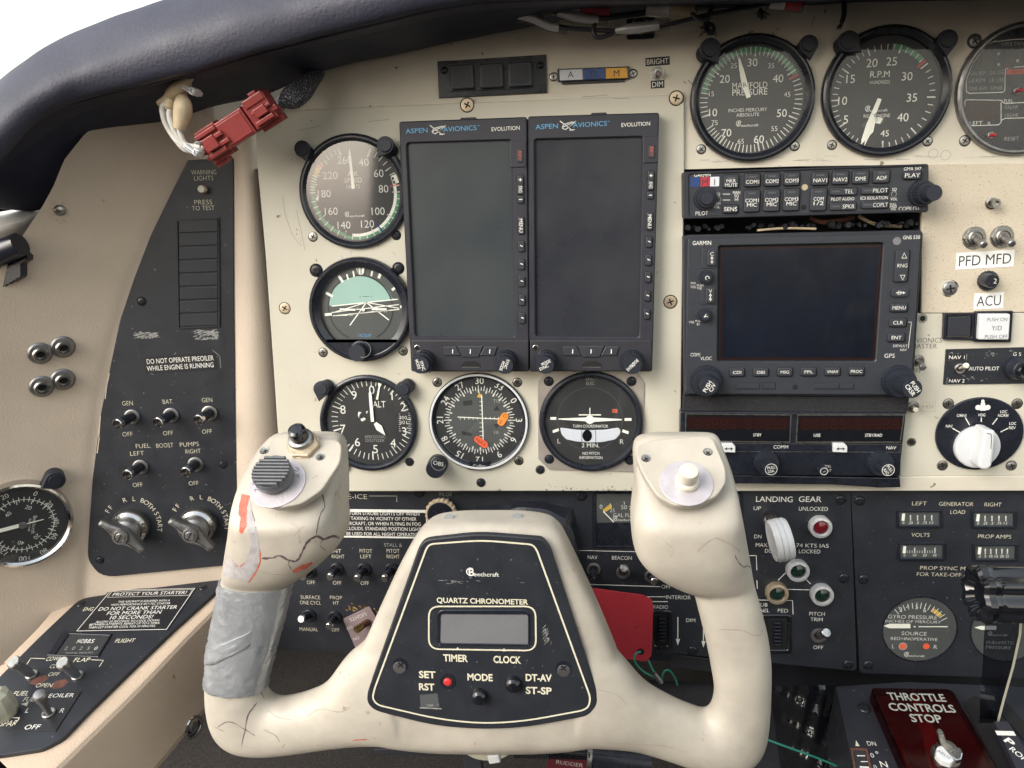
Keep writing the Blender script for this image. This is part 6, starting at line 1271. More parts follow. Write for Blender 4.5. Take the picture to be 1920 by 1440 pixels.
def fn(m):
    O, X, Y, N = m.fr.O, m.fr.X, m.fr.Y, m.fr.N
    def W(px, py, h): p = MP.w(*MP.hit(px, py, h), h)-O; return (p.dot(X), p.dot(Y), p.dot(N))
    P = [(1848, 1158, 66), (1845, 1190, 60), (1842, 1250, 50), (1838, 1300, 42), (1835, 1395, 34)]; Q = [(1912, 1160, 66), (1910, 1190, 60), (1897, 1250, 50), (1880, 1310, 42), (1858, 1395, 34)]
    vs = [W(*p) for p in P]+[W(*p) for p in Q]+[W(p[0], p[1], p[2]-4) for p in P]+[W(p[0], p[1], p[2]-4) for p in Q]; n = 5
    fs = [(i, i+1, n+i+1, n+i) for i in range(4)]+[(2*n+i, 3*n+i, 3*n+i+1, 2*n+i+1) for i in range(4)]+[(i, 2*n+i, 2*n+i+1, i+1) for i in range(4)]
    m.add(vs, fs, 'lever_acrylic')
    vs = []
    for p in Q: vs += [W(p[0], p[1], p[2]+.3), W(p[0]+5, p[1], p[2]-1), W(p[0]+5, p[1], p[2]-5)]
    m.add(vs, [f for i in range(4) for f in ((3*i, 3*i+3, 3*i+4, 3*i+1), (3*i+1, 3*i+4, 3*i+5, 3*i+2))], 'print_cream')
t.part('lever_blade', fn)
t = T('lever_label', 'dark slanting PROP label strip at the lower right corner', 'label', PD, 1900, 1400, 1)
t.part('plate', lambda m: (m.poly([(1864, 1352), (1890, 1352), (1965, 1470), (1928, 1490)], 0, 6, 'slate', .5), m.poly([(1866, 1370), (1900, 1371), (1905, 1379), (1870, 1378)], 6, 6.3, 'print'), m.txt('P', 1893, 1391, 14, 'print', w=15, h=6.2, rot=-60, b=.03), m.txt('ROP', 1910, 1414, 11, 'print', w=30, h=6.2, rot=-60, b=.01)))
# ================================================================ control yoke
yoke = T('control_yoke', 'worn cream ram horn control yoke with a black quartz chronometer hub', 'yoke', MP, 905, 1180, 100)
YB_ = MB(yoke.fr)
def loft(m, secs, mt='yoke_paint', sub=4, n=36):
    """secs: (lx, ly, rx, ry, hc, dh, p) section ends in px, centre height and half depth in mm, roundness p"""
    rows_ = []
    for lx, ly, rx, ry, hc, dh, p in secs: rows_.append((*MP.w(*MP.hit(lx, ly, hc), hc), *MP.w(*MP.hit(rx, ry, hc), hc), dh, p))
    Q = cr(rows_, sub); O, X, Y, N = m.fr.O, m.fr.X, m.fr.Y, m.fr.N; vs = []
    for q in Q:
        a = V(q[0:3]); b = V(q[3:6]); c = (a+b)/2; A = (b-a)/2; dh, p = q[6], q[7]
        for i in range(n):
            t = 2*math.pi*i/n; x = math.copysign(abs(math.cos(t))**p, math.cos(t)); y = math.copysign(abs(math.sin(t))**p, math.sin(t))
            w_ = c+A*x+V((0, -1, 0))*(dh*y)-O; vs.append((w_.dot(X), w_.dot(Y), w_.dot(N)))
    k = len(Q); m.add(vs, [(j*n+i, j*n+(i+1) % n, (j+1)*n+(i+1) % n, (j+1)*n+i) for j in range(k-1) for i in range(n)]+[tuple(range(n))[::-1], tuple((k-1)*n+i for i in range(n))], mt)
def S_(y, l, r, front, back, p, y2=None): return (l, y, r, y if y2 is None else y2, (front+back)/2, (front-back)/2, p)
# left grip head, face rises towards the lip
loft(YB_, [S_(812, 525, 628, 101.0, 92, .6), S_(818, 508, 641, 102.6, 88, .45), S_(836, 492, 645, 108.9, 84, .38), S_(870, 472, 645, 118.1, 82, .38), S_(905, 460, 644, 127.4, 82, .4), S_(935, 453, 643, 135.5, 82, .45), S_(958, 448, 643, 140.5, 83, .55), S_(985, 442, 648, 139.0, 84, .62), S_(1015, 434, 640, 137.0, 86, .7), S_(1045, 426, 612, 134.0, 90, .8), S_(1072, 420, 580, 130.0, 94, .85), S_(1092, 418, 548, 124.0, 98, .9)])
loft(YB_, [S_(1060, 424, 556, 126, 96, .85), S_(1090, 416, 545, 125, 97, .88), S_(1150, 404, 532, 124, 98, .9), S_(1220, 392, 514, 124, 98, .9), S_(1275, 386, 499, 124, 98, .9), (390, 1335, 499, 1290, 111, 14, .9), (406, 1380, 507, 1303, 111, 14, .9), (440, 1406, 522, 1310, 111, 14, .9), (490, 1413, 545, 1308, 112, 14, .9), (550, 1408, 580, 1298, 113, 14.5, .9), (620, 1398, 612, 1280, 114, 15, .9), (690, 1392, 655, 1225, 115, 15, .8), (760, 1395, 720, 1180, 116, 14, .7)])
# hub
loft(YB_, [S_(966, 838, 1000, 119, 100, .8, 966), S_(972, 812, 1032, 123, 99, .6), S_(988, 793, 1050, 126, 98, .45), S_(1010, 776, 1062, 127.5, 97, .38), S_(1060, 749, 1086, 128, 96, .34), S_(1120, 721, 1114, 128, 96, .34), S_(1180, 694, 1140, 128, 96, .34), S_(1240, 668, 1162, 128, 96, .34), S_(1300, 655, 1165, 128, 96, .34), S_(1350, 660, 1165, 128, 96, .36), S_(1378, 700, 1140, 126, 97, .45), S_(1396, 760, 1090, 120, 100, .7)])
# right arm and grip
loft(YB_, [(1080, 1395, 1100, 1180, 116, 14, .7), (1120, 1396, 1160, 1225, 115, 15, .8), (1190, 1402, 1210, 1280, 114, 15, .9), (1250, 1418, 1262, 1312, 113, 15, .9), (1305, 1436, 1300, 1328, 112, 15, .9), (1362, 1446, 1322, 1334, 112, 15, .9), (1410, 1432, 1334, 1322, 112, 15, .9), (1438, 1385, 1339, 1295, 112, 14.5, .9), S_(1270, 1446, 1335, 127, 98, .9, 1262), S_(1200, 1441, 1323, 126, 98, .9), S_(1140, 1427, 1308, 126, 98, .9), S_(1098, 1415, 1297, 126, 97, .88), S_(1060, 1407, 1285, 127, 96, .85)])
loft(YB_, [S_(813, 1222, 1338, 101.3, 92, .6), S_(820, 1195, 1348, 103.1, 88, .45), S_(840, 1187, 1355, 110.0, 84, .38), S_(870, 1188, 1366, 118.1, 82, .38), S_(905, 1190, 1375, 127.4, 82, .4), S_(935, 1187, 1381, 135.5, 82, .45), S_(962, 1183, 1387, 140.5, 83, .55), S_(1000, 1184, 1395, 140.0, 84, .66), S_(1035, 1193, 1402, 138.0, 87, .72), S_(1065, 1217, 1408, 134.0, 91, .8), S_(1090, 1255, 1413, 129.0, 95, .88), S_(1104, 1285, 1416, 124.0, 98, .9)])
body = YB_.build('yoke_body', yoke.o)
md = body.modifiers.new('remesh', 'REMESH'); md.mode = 'VOXEL'; md.voxel_size = .0013; md.use_smooth_shade = True
ms = body.modifiers.new('smooth', 'SMOOTH'); ms.factor = .5; ms.iterations = 14
bpy.context.view_layer.update(); dg = bpy.context.evaluated_depsgraph_get()
me = bpy.data.meshes.new_from_object(body.evaluated_get(dg)); old = body.data; body.modifiers.clear(); body.data = me; me.name = 'yoke_body'
me.materials.clear(); me.materials.append(MATS['yoke_paint']); me.polygons.foreach_set('material_index', [0]*len(me.polygons)); me.shade_smooth()
mwy = yoke.fr.mw(); wv = [(mwy @ v.co)*1000 for v in me.vertices]; BV = BVHTree.FromPolygons(wv, [tuple(p.vertices) for p in me.polygons])
def hitb(px, py, lift=.15):
    d = ray(px, py).normalized(); loc, nrm, i, dist = BV.ray_cast(CAM, d, 2000)
    return None if loc is None else loc-d*lift
def drape(name, fn_list, mt, parent):
    """draped decals: ('poly', pts) or ('line', pts, width px)"""
    m = MB(yoke.fr); O, X, Y, N = m.fr.O, m.fr.X, m.fr.Y, m.fr.N
    loc = lambda p: ((p-O).dot(X), (p-O).dot(Y), (p-O).dot(N))
    for it in fn_list:
        if it[0] == 'line':
            P = [tuple(q) for q in cr(it[1], 4)]; P = [(x+random.uniform(-.5, .5), y+random.uniform(-.5, .5)) for x, y in P]; vs = []; ok = True
            for i, p in enumerate(P):
                a = V(P[max(0, i-1)]); b = V(P[min(len(P)-1, i+1)]); d = (b-a).normalized(); nn = V((-d.y, d.x))*it[2]*.5*(.45+.9*random.random())*(1 if 0 < i < len(P)-1 else .2)
                for sg in (1, -1):
                    h = hitb(p[0]+nn.x*sg, p[1]+nn.y*sg, .12)
                    if h is None: ok = False; break
                    vs.append(loc(h))
                if not ok: break
            n = len(vs)//2
            if n > 1: m.add(vs[:2*n], [(2*i, 2*i+2, 2*i+3, 2*i+1) for i in range(n-1)], it[3] if len(it) > 3 else mt)
        else:
            P = it[1]; pts = []; N_ = len(P)
            for i in range(N_):
                a = V(P[i]); b = V(P[(i+1) % N_]); k = max(1, int((b-a).length/4))
                for j in range(k): q = a.lerp(b, j/k); pts.append(V((q.x+random.uniform(-1, 1)*.7, q.y+random.uniform(-1, 1)*.7)))
            nb = len(pts); x0, x1 = min(p.x for p in pts), max(p.x for p in pts); y0, y1 = min(p.y for p in pts), max(p.y for p in pts)
            def inside(x, y):
                r_ = False
                for i in range(nb):
                    a, b = pts[i], pts[i-1]
                    if (a.y > y) != (b.y > y) and x < (b.x-a.x)*(y-a.y)/(b.y-a.y)+a.x: r_ = not r_
                return r_
            inn = []; y = y0+2
            while y < y1:
                x = x0+2
                while x < x1:
                    if inside(x, y): inn.append(V((x, y)))
                    x += 3.5
                y += 3.5
            vo, ed, fa, *_ = delaunay_2d_cdt(pts+inn, [(i, (i+1) % nb) for i in range(nb)], [], 1, .01)
            H_ = [hitb(p.x, p.y, .12) for p in vo]
            if any(h is None for h in H_):
                fa = [f for f in fa if all(H_[i] is not None for i in f)]; H_ = [h if h is not None else CAM for h in H_]
            used_ = sorted({i for f in fa for i in f}); mp_ = {k: i for i, k in enumerate(used_)}
            m.add([loc(H_[i]) for i in used_], [tuple(mp_[i] for i in f)[::-1] for f in fa], mt)
    return m.build(name, parent)
o = drape('crack', [('line', [(608, 904), (603, 918), (609, 950), (601, 963), (596, 982), (593, 1005)], 2.0), ('line', [(637, 1009), (624, 1005), (608, 1011), (593, 1006), (575, 1018), (566, 1037), (557, 1051), (543, 1051), (525, 1042), (511, 1046), (491, 1047)], 4.0), ('line', [(543, 1052), (541, 1058), (547, 1069)], 1.6), ('line', [(608, 1011), (600, 1022), (612, 1034)], 1.0),
    ('line', [(483, 1317), (465, 1340), (460, 1367), (452, 1399)], 2.0), ('line', [(406, 1365), (429, 1353), (461, 1369), (479, 1381)], 1.4), ('line', [(488, 1275), (490, 1298), (497, 1312)], 1.4), ('line', [(493, 1368), (515, 1378), (525, 1392)], .9), ('line', [(400, 1362), (420, 1372)], .9),
    ('line', [(1378, 1040), (1385, 1055), (1395, 1063), (1401, 1061), (1407, 1064)], 1.8)], 'crack', yoke.o); o['kind'] = 'stuff'
o = drape('crack', [('line', [(1307, 1035), (1325, 1018), (1343, 1009), (1350, 1012), (1362, 1017), (1380, 1028), (1388, 1036)], 1.3), ('line', [(1348, 1180), (1390, 1182), (1412, 1191), (1425, 1190), (1431, 1180)], 1.4), ('line', [(1430, 1062), (1412, 1075)], .8), ('line', [(560, 938), (566, 950), (572, 948)], .8), ('line', [(1150, 1395), (1240, 1398), (1290, 1412)], .8), ('line', [(575, 1345), (600, 1330), (640, 1335), (660, 1322)], .9), ('line', [(545, 980), (560, 990), (552, 1005)], .7), ('line', [(1240, 1010), (1262, 1030), (1258, 1046)], .7), ('line', [(500, 1330), (520, 1345), (548, 1350)], 1.0), ('line', [(640, 905), (634, 925), (640, 940)], 1.0), ('line', [(565, 1018), (560, 1000), (570, 985)], .8), ('line', [(1100, 1290), (1150, 1300), (1175, 1320)], .8), ('line', [(460, 1058), (500, 1075), (540, 1078)], .8)], 'crack_soft', yoke.o); o['kind'] = 'stuff'
drape('paint_chip', [('poly', [(468, 932), (471, 948), (474, 975), (483, 1000), (486, 1030), (487, 1053), (478, 1072), (464, 1092), (450, 1088), (419, 1080), (421, 1046), (433, 1049), (447, 1063), (460, 1054), (471, 1022), (466, 1000), (462, 985), (463, 960)])], 'chip_gray', yoke.o, )
o = drape('paint_chip', [('poly', [(453, 926), (469, 929), (463, 950), (464, 985), (453, 1002), (448, 997), (451, 970), (447, 965), (449, 945)])], 'chip_red', yoke.o); o['label'] = 'orange red undercoat chip at the left of the grip'
drape('paint_chip', [('poly', [(548, 1071), (560, 1062), (584, 1053), (587, 1057), (574, 1066), (552, 1074)])], 'chip_red', yoke.o)
o = drape('chip_edge', [('line', [(487, 1030), (488, 1053), (479, 1073), (465, 1093)], 2.6, 'chip_red'), ('line', [(421, 1046), (418, 1080)], 2.4, 'chip_red'), ('line', [(433, 1049), (447, 1063), (460, 1054)], 2, 'chip_red'), ('line', [(388, 1276), (391, 1298)], 3.5, 'chip_red'), ('line', [(660, 1389), (690, 1386)], 2, 'chip_red'), ('line', [(470, 948), (483, 1000)], 1.4, 'crack')], 'chip_red', yoke.o); o['kind'] = 'stuff'
# duct tape
def fn(m):
    g = 1.0
    loft(m, [S_(1087, 413, 548, 126.3, 96, .9, 1093), S_(1110, 409, 543, 126, 96.5, .9, 1115), S_(1150, 402, 535, 125.5, 97, .9), S_(1215, 391, 517, 125.5, 97, .9, 1220), S_(1262, 386, 504, 125.5, 97, .9, 1270), S_(1278, 384, 501, 125.3, 97, .9, 1286)], 'duct_tape', 10, 72)
t_ = yoke.part('duct_tape', fn)
from mathutils import noise as _nz
def crumple(o, amp):
    for v in o.data.vertices:
        p = v.co*1000; q = (1-abs(_nz.noise(V((p.x*.16+p.y*.08, p.y*.10, p.z*.12))))*2.2)**3*amp*.35+_nz.noise(V((p.x*.09, p.y*.05, p.z*.09)))*amp*.6+_nz.noise(V((p.x*.35, p.y*.12, p.z*.35)))*amp*.4; v.co += v.normal*abs(q)*.001
    for s_ in o.data.polygons: s_.use_smooth = True
crumple(t_, 1.5)
def fn(m):
    loft(m, [S_(1205, 392, 519, 126.6, 96, .9, 1150), S_(1230, 388, 517, 126.6, 96, .9, 1170), S_(1236, 387, 516, 126.2, 96.4, .9, 1176)], 'duct_tape', 6, 48)
crumple(yoke.part('duct_tape', fn, 'overlapping wrap of tape with a crumpled edge'), 2.2)
# sloping faces of the grips
a35 = math.atan2(37, 28)
def headfr(px, py, h): o_ = MP.w(*MP.hit(px, py, h), h); return Fr(o_, (1, 0, 0), (0, math.sin(a35), math.cos(a35)))
HL = headfr(560, 890, 124.4); HR = headfr(1280, 890, 124.4)
def facepart(fr_, pts, name='switch_plate'):
    m = MB(fr_); m.poly(rp(pts, 10, 4), -3, 1.0, 'yoke_paint', .9); o = m.build(name, None); o.parent = yoke.o; o.matrix_parent_inverse = yoke.o.matrix_world.inverted(); return o
def kid(fr_, name, fn, label=None, par=None):
    m = MB(fr_); fn(m); o = m.build(name, None, label); p = par or yoke.o; o.parent = p; bpy.context.view_layer.update(); o.matrix_parent_inverse = p.matrix_world.inverted(); return o
bpy.context.view_layer.update()
facepart(HL, [(512, 818), (632, 824), (641, 834), (638, 866), (604, 918), (566, 944), (522, 952), (490, 942), (466, 914), (470, 880)])
facepart(HR, [(1194, 834), (1230, 824), (1322, 816), (1338, 822), (1361, 878), (1362, 904), (1344, 930), (1308, 947), (1264, 948), (1232, 930), (1206, 890), (1192, 856)])
for fr_, x, y in ((HL, 497, 846), (HL, 602, 858), (HR, 1211, 861), (HR, 1327, 849)):
    kid(fr_, 'screw', lambda m: (m.lathe(x, y, [(9.5, .9), (9, 1.15), (6, 1.0)], 'steel', 24), m.rr(x, y, 9, 2, 0, 1.0, 1.2, 'hole', rot=30), m.rr(x, y, 9, 2, 0, 1.0, 1.22, 'hole', rot=120)))
kid(HL, 'trim_disc', lambda m: (m.disc(520, 905, 53, .9, 1.6, 'lilac', .2, n=60), [m.txt(s_, x, y, 9, 'print_dark', rot=r_, h=1.66) for s_, x, y, r_ in (('Z', 482, 918, -60), ('S', 478, 906, -70), ('U', 556, 880, 70), ('P', 560, 892, 60))]))
def fn(m):
    m.lathe(519, 902, [(33, 1.5), (34, 3), (36.5, 4), (36.5, 9), (35, 10.2)], 'rib_gray', 64)
    u, v = m.L(519, 902, 0); k = m.k
    for i in range(9):
        y = (-29+i*7.2)*k; hw = math.sqrt(max(1, (35*k)**2-y*y)); m.prism([(u-hw, v+y-2.2*k), (u+hw, v+y-2.2*k), (u+hw, v+y+2.2*k), (u-hw, v+y+2.2*k)], 9, 12, 'rib_gray', .5)
    m.disc(519, 902, 35, 8, 10.3, 'satin_black', .2, n=40, at=0)
kid(HL, 'trim_knob', fn)
def fn(m):
    m.disc(568, 833, 32, .9, 1.6, 'zinc', .2, n=36); m.disc(568, 832, 31, 1.6, 4, 'zinc', .5, n=6); m.lathe(568, 832, [(25, 4), (25, 5), (23, 6.5), (18, 7)], 'steel', 36)
    m.lathe(568, 832, [(17.5, 6.5), (17.5, 12), (16, 14), (11, 15), (1, 15.2)], 'gloss_black', 36)
kid(HL, 'push_button', fn)
kid(HR, 'trim_disc', lambda m: (m.disc(1287, 905, 49, .9, 1.6, 'lilac', .2, n=60), [m.txt('I', 1272+i*6, 876-(0 if i in (0, 4) else 3), 8, 'print_dim', rot=20-i*12, h=1.66) for i in range(5)]))
kid(HR, 'thumb_button', lambda m: (m.lathe(1287, 908, [(22, 1.5), (22, 4), (20, 5), (17, 5.5)], 'ivory', 36), m.lathe(1287, 908, [(16, 5.5), (18, 8), (18.5, 11.5), (16.5, 13.5), (9, 14.2), (1, 14.3)], 'ivory', 36)))
# hub plate and chronometer
HF = MP.at(905, 1180, 127.6)
PLT = [(798, 1011), (897, 1000), (1017, 1009), (1031, 1025), (1119, 1294), (1122, 1322), (1105, 1343), (987, 1365), (904, 1369), (814, 1362), (702, 1334), (687, 1320), (687, 1301), (786, 1023)]
plate = kid(HF, 'chronometer_plate', lambda m: m.poly(rp(PLT, [12, 30, 8, 10, 10, 10, 12, 40, 40, 40, 12, 10, 10, 10], 4), -.5, 2.6, 'black', 1.1))
hh = 2.66
def fn(m):
    m.pl(rp([(807, 1020), (904, 1013), (998, 1021), (1006, 1030), (1107, 1308), (1104, 1325), (1093, 1332), (985, 1352), (904, 1357), (820, 1348), (708, 1322), (698, 1310), (702, 1292), (800, 1027)], [10, 30, 8, 8, 8, 8, 10, 40, 40, 40, 10, 8, 8, 8], 4), 3.2, hh, 'print_cream', True)
    m.pl(rp([(804, 1137), (1004, 1137), (1005, 1220), (804, 1217)], 20, 5), 3.0, hh, 'print_cream', True)
    for s_, x, y, cp, w_, b in (('QUARTZ CHRONOMETER', 904, 1127, 10, 170, .022), ('TIMER', 854, 1234, 14, 47, .028), ('CLOCK', 951, 1237, 14, 52, .028), ('SET', 801, 1265, 14, 32, .028), ('RST', 800, 1288, 14, 30, .028), ('MODE', 900, 1270, 14, 48, .028), ('DT-AV', 1010, 1271, 14, 49, .028), ('ST-SP', 1010, 1295, 14, 49, .028)): m.txt(s_, x, y, cp, 'print_cream', w=w_, h=hh, b=b)
    m.flat([(854, 1219), (862, 1219), (858, 1213)], hh+.02, 'print_cream'); m.flat([(941, 1221), (949, 1221), (945, 1215)], hh+.02, 'print_cream'); m.txt('B', 884, 1073, 14, h=hh, b=.02); m.txt('eechcraft', 912, 1077, 8, w=46, h=hh, b=.04); m.ring(882, 1072, 6, 8, hh, 'print', -150, 40)
kid(HF, 'lettering', fn, par=plate)
def fn(m):
    random.seed(5)
    for cx_, cy_, sx, sy, n, ang in ((805, 1085, 14, 6, 26, 5), (1025, 1085, 18, 6, 24, -18), (855, 1090, 30, 3, 14, 0), (1022, 1190, 10, 22, 34, 62), (805, 1322, 12, 2, 12, 0), (900, 1180, 180, 150, 60, 30)):
        for _ in range(n):
            x = random.gauss(cx_, sx*.5); y = random.gauss(cy_, sy*.5); l = random.uniform(2, 11) if n != 60 else random.uniform(.5, 2); a = R(ang+random.uniform(-15, 15))
            if abs(x-900) < 40+ (y-1000)*.45: m.line((x, y), (x+l*math.cos(a), y-l*math.sin(a)), random.uniform(.35, 1.1), hh+.03, 'scuff')
    m.flat([(787, 1303), (820, 1300), (824, 1326), (789, 1327)], hh-.02, 'print_faint'); m.line((787, 1327), (828, 1329), 2.4, hh+.03, 'scuff')
o = kid(HF, 'scratches', fn, par=plate); o['kind'] = 'stuff'
def fn(m):
    m.frame(rp([(819, 1144), (993, 1144), (994, 1212), (819, 1210)], 14, 5), rp([(826, 1152), (990, 1153), (990, 1208), (825, 1206)], 5, 5), 2.5, 3.2, 'satin_black', 2.6, .3)
kid(HF, 'display_bezel', fn, par=plate)
kid(HF, 'display', lambda m: m.flat([(824, 1150), (991, 1151), (991, 1209), (823, 1208)], 2.72, 'lcd'), par=plate)
for x, y, r, mt in ((841, 1273, 8, 'red'), (900, 1299, 16, 'gloss_black'), (963, 1276, 16, 'gloss_black')):
    def fn(m):
        if mt == 'red': m.lathe(x, y, [(15, 2.6), (15, 3.0), (12.5, 3.0), (12, 2.65)], 'satin_black', 30, cap=False); m.disc(x, y, 12.4, 2.6, 2.7, 'hole', n=28); m.lathe(x, y, [(8, 2.7), (8, 3.4), (5, 3.9), (1, 4.0)], 'red', 24)
        else: m.lathe(x, y, [(16.5, 2.6), (16, 4), (14, 6), (10, 7.4), (5, 8), (1, 8.1)], mt, 36)
    kid(HF, 'button', fn, 'red SET RST button' if mt == 'red' else None, par=plate)
for x, y in ((751, 1247), (1057, 1253)):
    kid(HF, 'screw', lambda m: (m.disc(x, y, 15, 2.6, 2.72, 'satin_black', n=30), m.lathe(x, y, [(12.5, 2.7), (12, 3.0), (8, 3.2), (1, 3.2)], 'dull_alloy', 28), m.rr(x, y, 13, 3, 0, 3.1, 3.3, 'hole', rot=40), m.rr(x, y, 13, 3, 0, 3.1, 3.32, 'hole', rot=130)), par=plate)
for x, y in ((842, 972), (970, 970)):
    p = hitb(x, y, 0)
    if p is not None:
        f2 = Fr(p, (1, 0, 0), (0, math.sin(.9), math.cos(.9))); kid(f2, 'screw', lambda m: m.disc(x, y, 9, -.2, .35, 'steel', .15, n=24, at=0))
kid(MP.at(905, 1180, 60), 'shaft', lambda m: m.tube([(950, 1100, -60), (930, 1150, 0), (915, 1190, 42)], 16, 'dull_alloy', 30))
# ================================================================ loose connectors and wires
CB = 58   # height over the panel at which the connector hangs
cfr = Fr(MP.w(*MP.hit(445, 238, CB), CB), (math.cos(R(28)), 0, math.sin(R(28))), (-math.sin(R(28)), -.25, math.cos(R(28))))
t = T('wire_connector', 'brick red plastic connector pair dangling in front of the panel corner', 'connector', cfr, 445, 238, 0)
kk = t.fr.k()
def bx(m, x0, x1, y0, y1, h0, h1, bev=.5):   # px-sized block in the connector's own axes
    m.prism([(x0*kk, y0*kk), (x1*kk, y0*kk), (x1*kk, y1*kk), (x0*kk, y1*kk)], h0, h1, 'brick_red', bev)
def fn(m):
    bx(m, -74, 30, -26, 25, -9, 5, .8); bx(m, -78, -32, -34, 30, -8, 2, .6); bx(m, -66, -40, -12, 12, 5, 9); bx(m, -74, -30, 16, 24, 4, 7); bx(m, -74, -34, -24, -16, 4, 7)
    bx(m, -60, -24, 2, 10, 4, 8); bx(m, -56, -20, -14, -6, 4, 7.5); bx(m, -78, -50, -42, -26, -7, 0, .8); bx(m, -30, 26, -22, 20, 4, 5.6, .4)
    for y in (-20, -8, 4, 16): bx(m, -82, -76, y-3, y+3, -4, 3)
t.part('plug', fn)
def fn(m):
    bx(m, 33, 82, -24, 26, -9, 5, .8); bx(m, 38, 86, -33, -22, -7, 1, .6); bx(m, 38, 80, 14, 30, -5, 6, .8); bx(m, 48, 74, -8, 8, 5, 9); bx(m, 44, 84, 0, 6, 4, 8); bx(m, 40, 78, -20, -12, 4, 8); bx(m, 60, 90, -12, -2, 2, 6); bx(m, 54, 70, 18, 36, -4, 4)
t.part('socket', fn)
one('wire_bundle', 'white and red wires bound with beige masking tape hanging under the glareshield', 'wires', MP, 340, 215, lambda m: (
    m.tube([(369, 134, -2), (352, 148, 2), (338, 165, 4), (322, 184, 4), (306, 200, 4), (308, 222, 3), (318, 244, 2), (332, 264, 2), (348, 280, 2), (372, 284, 0)], 1.9, 'wire_white', 12, smooth=5),
    m.tube([(366, 136, 1), (350, 156, 4), (342, 176, 4), (330, 192, 3), (318, 210, 5), (322, 232, 5), (334, 256, 4), (348, 276, 3), (374, 280, 2)], 1.9, 'wire_white', 12, smooth=5),
    m.tube([(345, 178, 2), (344, 200, 4), (338, 228, 4), (338, 250, 4), (350, 272, 3), (376, 276, 2)], 1.8, 'wire_white', 12, smooth=5),
    m.tube([(340, 190, 0), (332, 200, 2), (330, 232, 1), (342, 256, 2), (352, 276, 0), (368, 288, -2), (392, 285, -4)], 1.5, 'wire_red', 12, smooth=5),
    m.tube([(352, 148, 4), (342, 160, 5), (328, 172, 4), (316, 186, 2), (298, 194, 0)], [3, 4.4, 4.6, 3.4, 2], 'masking_tape', 9, smooth=3), m.tube([(341, 182, 5), (343, 196, 6), (342, 216, 5.5), (336, 242, 5)], [3.4, 5.2, 5.4, 3.4], 'masking_tape', 7, smooth=3),
    m.tube([(322, 186, 5), (318, 198, 5), (316, 204, 4)], [3, 3.4, 2], 'masking_tape', 7), m.tube([(340, 178, 3), (348, 164, 3), (352, 152, 2)], 2.6, 'masking_tape', 8)), 60)
for x, y, r_, s_ in ((345, 164, 28, 'translucent cable tie round the taped wires under the glareshield'), (352, 279, 40, 'translucent cable tie round the wires entering the red connector')):
    one('cable_tie', s_, 'cable tie', MP, x, y, lambda m: (m.rr(x, y, 40 if y < 200 else 22, 9, 3, -2, 9, 'white_plastic', 1.5, rot=-r_), m.rr(x+13, y+6, 12, 14, 3, 2, 10, 'white_plastic', 1.5, rot=-r_)), 60)
one('braided_sleeve', 'black braided sleeve with wires leading from the red connector to the panel edge', 'sleeve', MP, 560, 170, lambda m: (
    m.tube([(508, 200, 46), (525, 192, 44), (545, 184, 40), (565, 170, 32), (582, 152, 22), (596, 136, 10), (598, 128, 2)], [3, 3.6, 7, 7, 5.5, 4.5, 3.5], 'sleeve', 20, smooth=5),
    m.tube([(500, 204, 50), (540, 182, 42)], 1.9, 'wire_white', 10), m.tube([(502, 196, 50), (535, 178, 42)], 1.9, 'wire_white', 10), m.tube([(506, 208, 48), (542, 190, 42)], 1.4, 'wire_red', 10),
    [m.tube([(540+random.uniform(-6, 6), 190+random.uniform(-8, 8), 42), (526+random.uniform(-10, 4), 196+random.uniform(-16, 14), 44)], .35, 'wire_black', 5) for _ in range(16)]), 0)
one('connector_leads', 'short printed white and red leads entering the lower end of the red connector', 'wires', MP, 380, 275, lambda m: (
    m.tube([(362, 276, 0), (378, 270, 0), (392, 262, 0)], 2, 'wire_white', 12, smooth=3), m.tube([(362, 282, 0), (380, 277, 1), (396, 268, 0)], 2, 'wire_white', 12, smooth=3), m.tube([(366, 286, 0), (382, 284, 0), (400, 278, -1)], 1.6, 'wire_red', 12, smooth=3), m.txt('0-2', 376, 280, 5, 'print_dark', w=13, rot=18, h=3.3), m.tube([(368, 268, 2), (378, 266, 4), (386, 264, 2)], 1.4, 'dull_alloy', 8)), 60)
# wiring under the glareshield, top centre
t = T('post_light_wiring', 'spliced black wires in clear silver sleeves hanging under the glareshield edge', 'wiring', MP, 1200, 45, 30)
t.part('wire', lambda m: m.tube([(960, 28, 0), (1000, 38, 4), (1060, 52, 4), (1110, 56, 4), (1160, 58, 4), (1210, 54, 4), (1255, 46, 4), (1310, 32, 3), (1370, 20, 2), (1440, 8, 0), (1480, 2, -2)], 1.35, 'wire_black', 12, smooth=5))
t.part('wire', lambda m: m.tube([(1010, 14, 2), (1060, 26, 4), (1120, 34, 3), (1200, 26, 2), (1290, 12, 2), (1400, 6, 0)], 1.9, 'wire_black', 12, smooth=5)); t.part('wire', lambda m: m.tube([(1118, 38, 4), (1112, 54, 5), (1116, 68, 5), (1128, 70, 5), (1150, 62, 4)], 1.35, 'wire_black', 10, smooth=5)); t.part('wire', lambda m: m.tube([(1290, 16, 3), (1304, 32, 6), (1322, 36, 5), (1332, 20, 3), (1334, 4, 0)], 1.35, 'wire_black', 10, smooth=5))
for P in (((970, 30, 3), (1000, 34, 4), (1030, 48, 5), (1064, 56, 4)), ((1154, 57, 4), (1180, 54, 5), (1215, 50, 5), (1254, 45, 4)), ((1046, 26, 4), (1075, 30, 5), (1105, 36, 5), (1138, 36, 4))):
    t.part('splice_sleeve', lambda m: (m.tube(list(P), 3.4, 'clear_sleeve', 16, smooth=4), m.tube([P[0], P[1], P[2], tuple((a+b)/2 for a, b in zip(P[2], P[3]))][0:4], [1.6, 2.9, 2.7, 2.3], 'sleeve_silver', 10, smooth=4)))
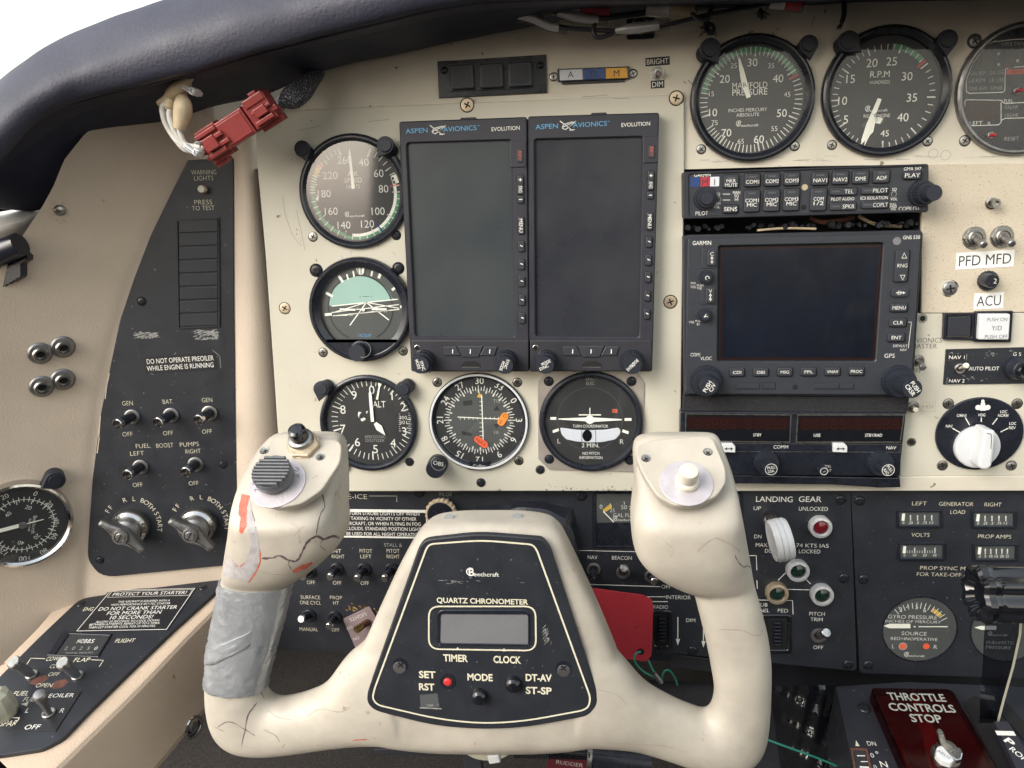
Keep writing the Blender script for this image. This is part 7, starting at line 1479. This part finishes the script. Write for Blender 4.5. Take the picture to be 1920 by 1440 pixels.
for x0, x1, y, s_ in ((1036, 1142, 16, 'white and red label'), (1212, 1300, 18, 'white and gold label'), (1445, 1500, 4, 'white and red label')):
    t.part('label_sleeve', lambda m: (m.tube([(x0, y-2, 2), ((x0+x1)/2, y, 3)], 4.2, 'wire_white', 16), m.tube([((x0+x1)/2, y, 3), (x1, y+3, 2)], 4.3, 'tag_red' if 'red' in s_ else 'masking_tape', 16), m.tube([(x0-6, y-3, 2), (x1+6, y+4, 2)], 4.9, 'clear_sleeve', 16)), s_)
t = T('grommet_clip', 'black mounting clip with metal ring behind the spliced wires', 'clip', MP, 1202, 55, 0)
t.part('clip_body', lambda m: m.rr(1201, 48, 52, 46, 6, 0, 2, 'satin_black', .4)); t.part('ring', lambda m: m.ring(1200, 47, 12, 16, 2.1, 'steel'))
def frayed(px, py, n, l, a0, spread):
    def fn(m):
        for i in range(n):
            a = R(a0+random.uniform(-spread, spread)); ll = l*random.uniform(.5, 1.1); m.tube([(px, py, 6), (px+ll*.5*math.sin(a)+random.uniform(-2, 2), py+ll*.5*math.cos(a), 8+random.uniform(-2, 2)), (px+ll*math.sin(a)+random.uniform(-4, 4), py+ll*math.cos(a), 7)], .3, 'wire_black', 5, smooth=3)
    return fn
for x, y, n, l, a, sp, s_ in ((1328, 50, 16, 22, -20, 70, 'small tuft of frayed black lacing cord above the manifold pressure gauge'), (1425, 14, 22, 24, 20, 55, 'frayed tuft of black threads below the glareshield right of the labelled wires'), (1580, 40, 14, 18, -25, 16, 'frayed black cord end hanging down above the RPM gauge')):
    m = MB(MP.at(x, y, 4)); frayed(x, y, n, l, a, sp)(m)
    if x == 1328: m.tube([(1334, 4, 2), (1330, 30, 4), (1322, 46, 5), (1330, 62, 5), (1338, 58, 5), (1336, 48, 5), (1326, 44, 4)], 1.3, 'wire_black', 10, smooth=5)
    if x == 1580: m.tube([(1582, -8, 2), (1583, 16, 4), (1582, 30, 5), (1578, 42, 6)], [1.6, 1.6, 1.5, 1.4], 'wire_black', 10, smooth=4)
    tag(m.build('frayed_cord'), s_, 'cord')
# wispy strand
one('loose_thread', 'single white thread hanging below the glareshield at the top', 'thread', MP, 1458, 14, lambda m: m.tube([(1464, -4, 4), (1460, 10, 5), (1453, 28, 4)], .3, 'wire_white', 6, smooth=3), 4)

# unseen seat added behind the camera to darken reflections in the glass
t = T('reflection_seat', 'unseen dark fabric seat back added behind the viewpoint to shape reflections', 'seat', MP, 1090, 385, 0)
def fn(m):
    m.prism(rp([(-350, -700), (150, -700), (170, -100), (150, 120), (60, 170), (-250, 190), (-345, 130), (-370, -100)], 60, 5), 790, 900, 'seat_fabric', 30)
t.part('backrest', fn); t.part('headrest', lambda m: m.prism(rp([(-230, 200), (30, 200), (20, 360), (-215, 370)], 50, 5), 810, 890, 'seat_fabric', 20))
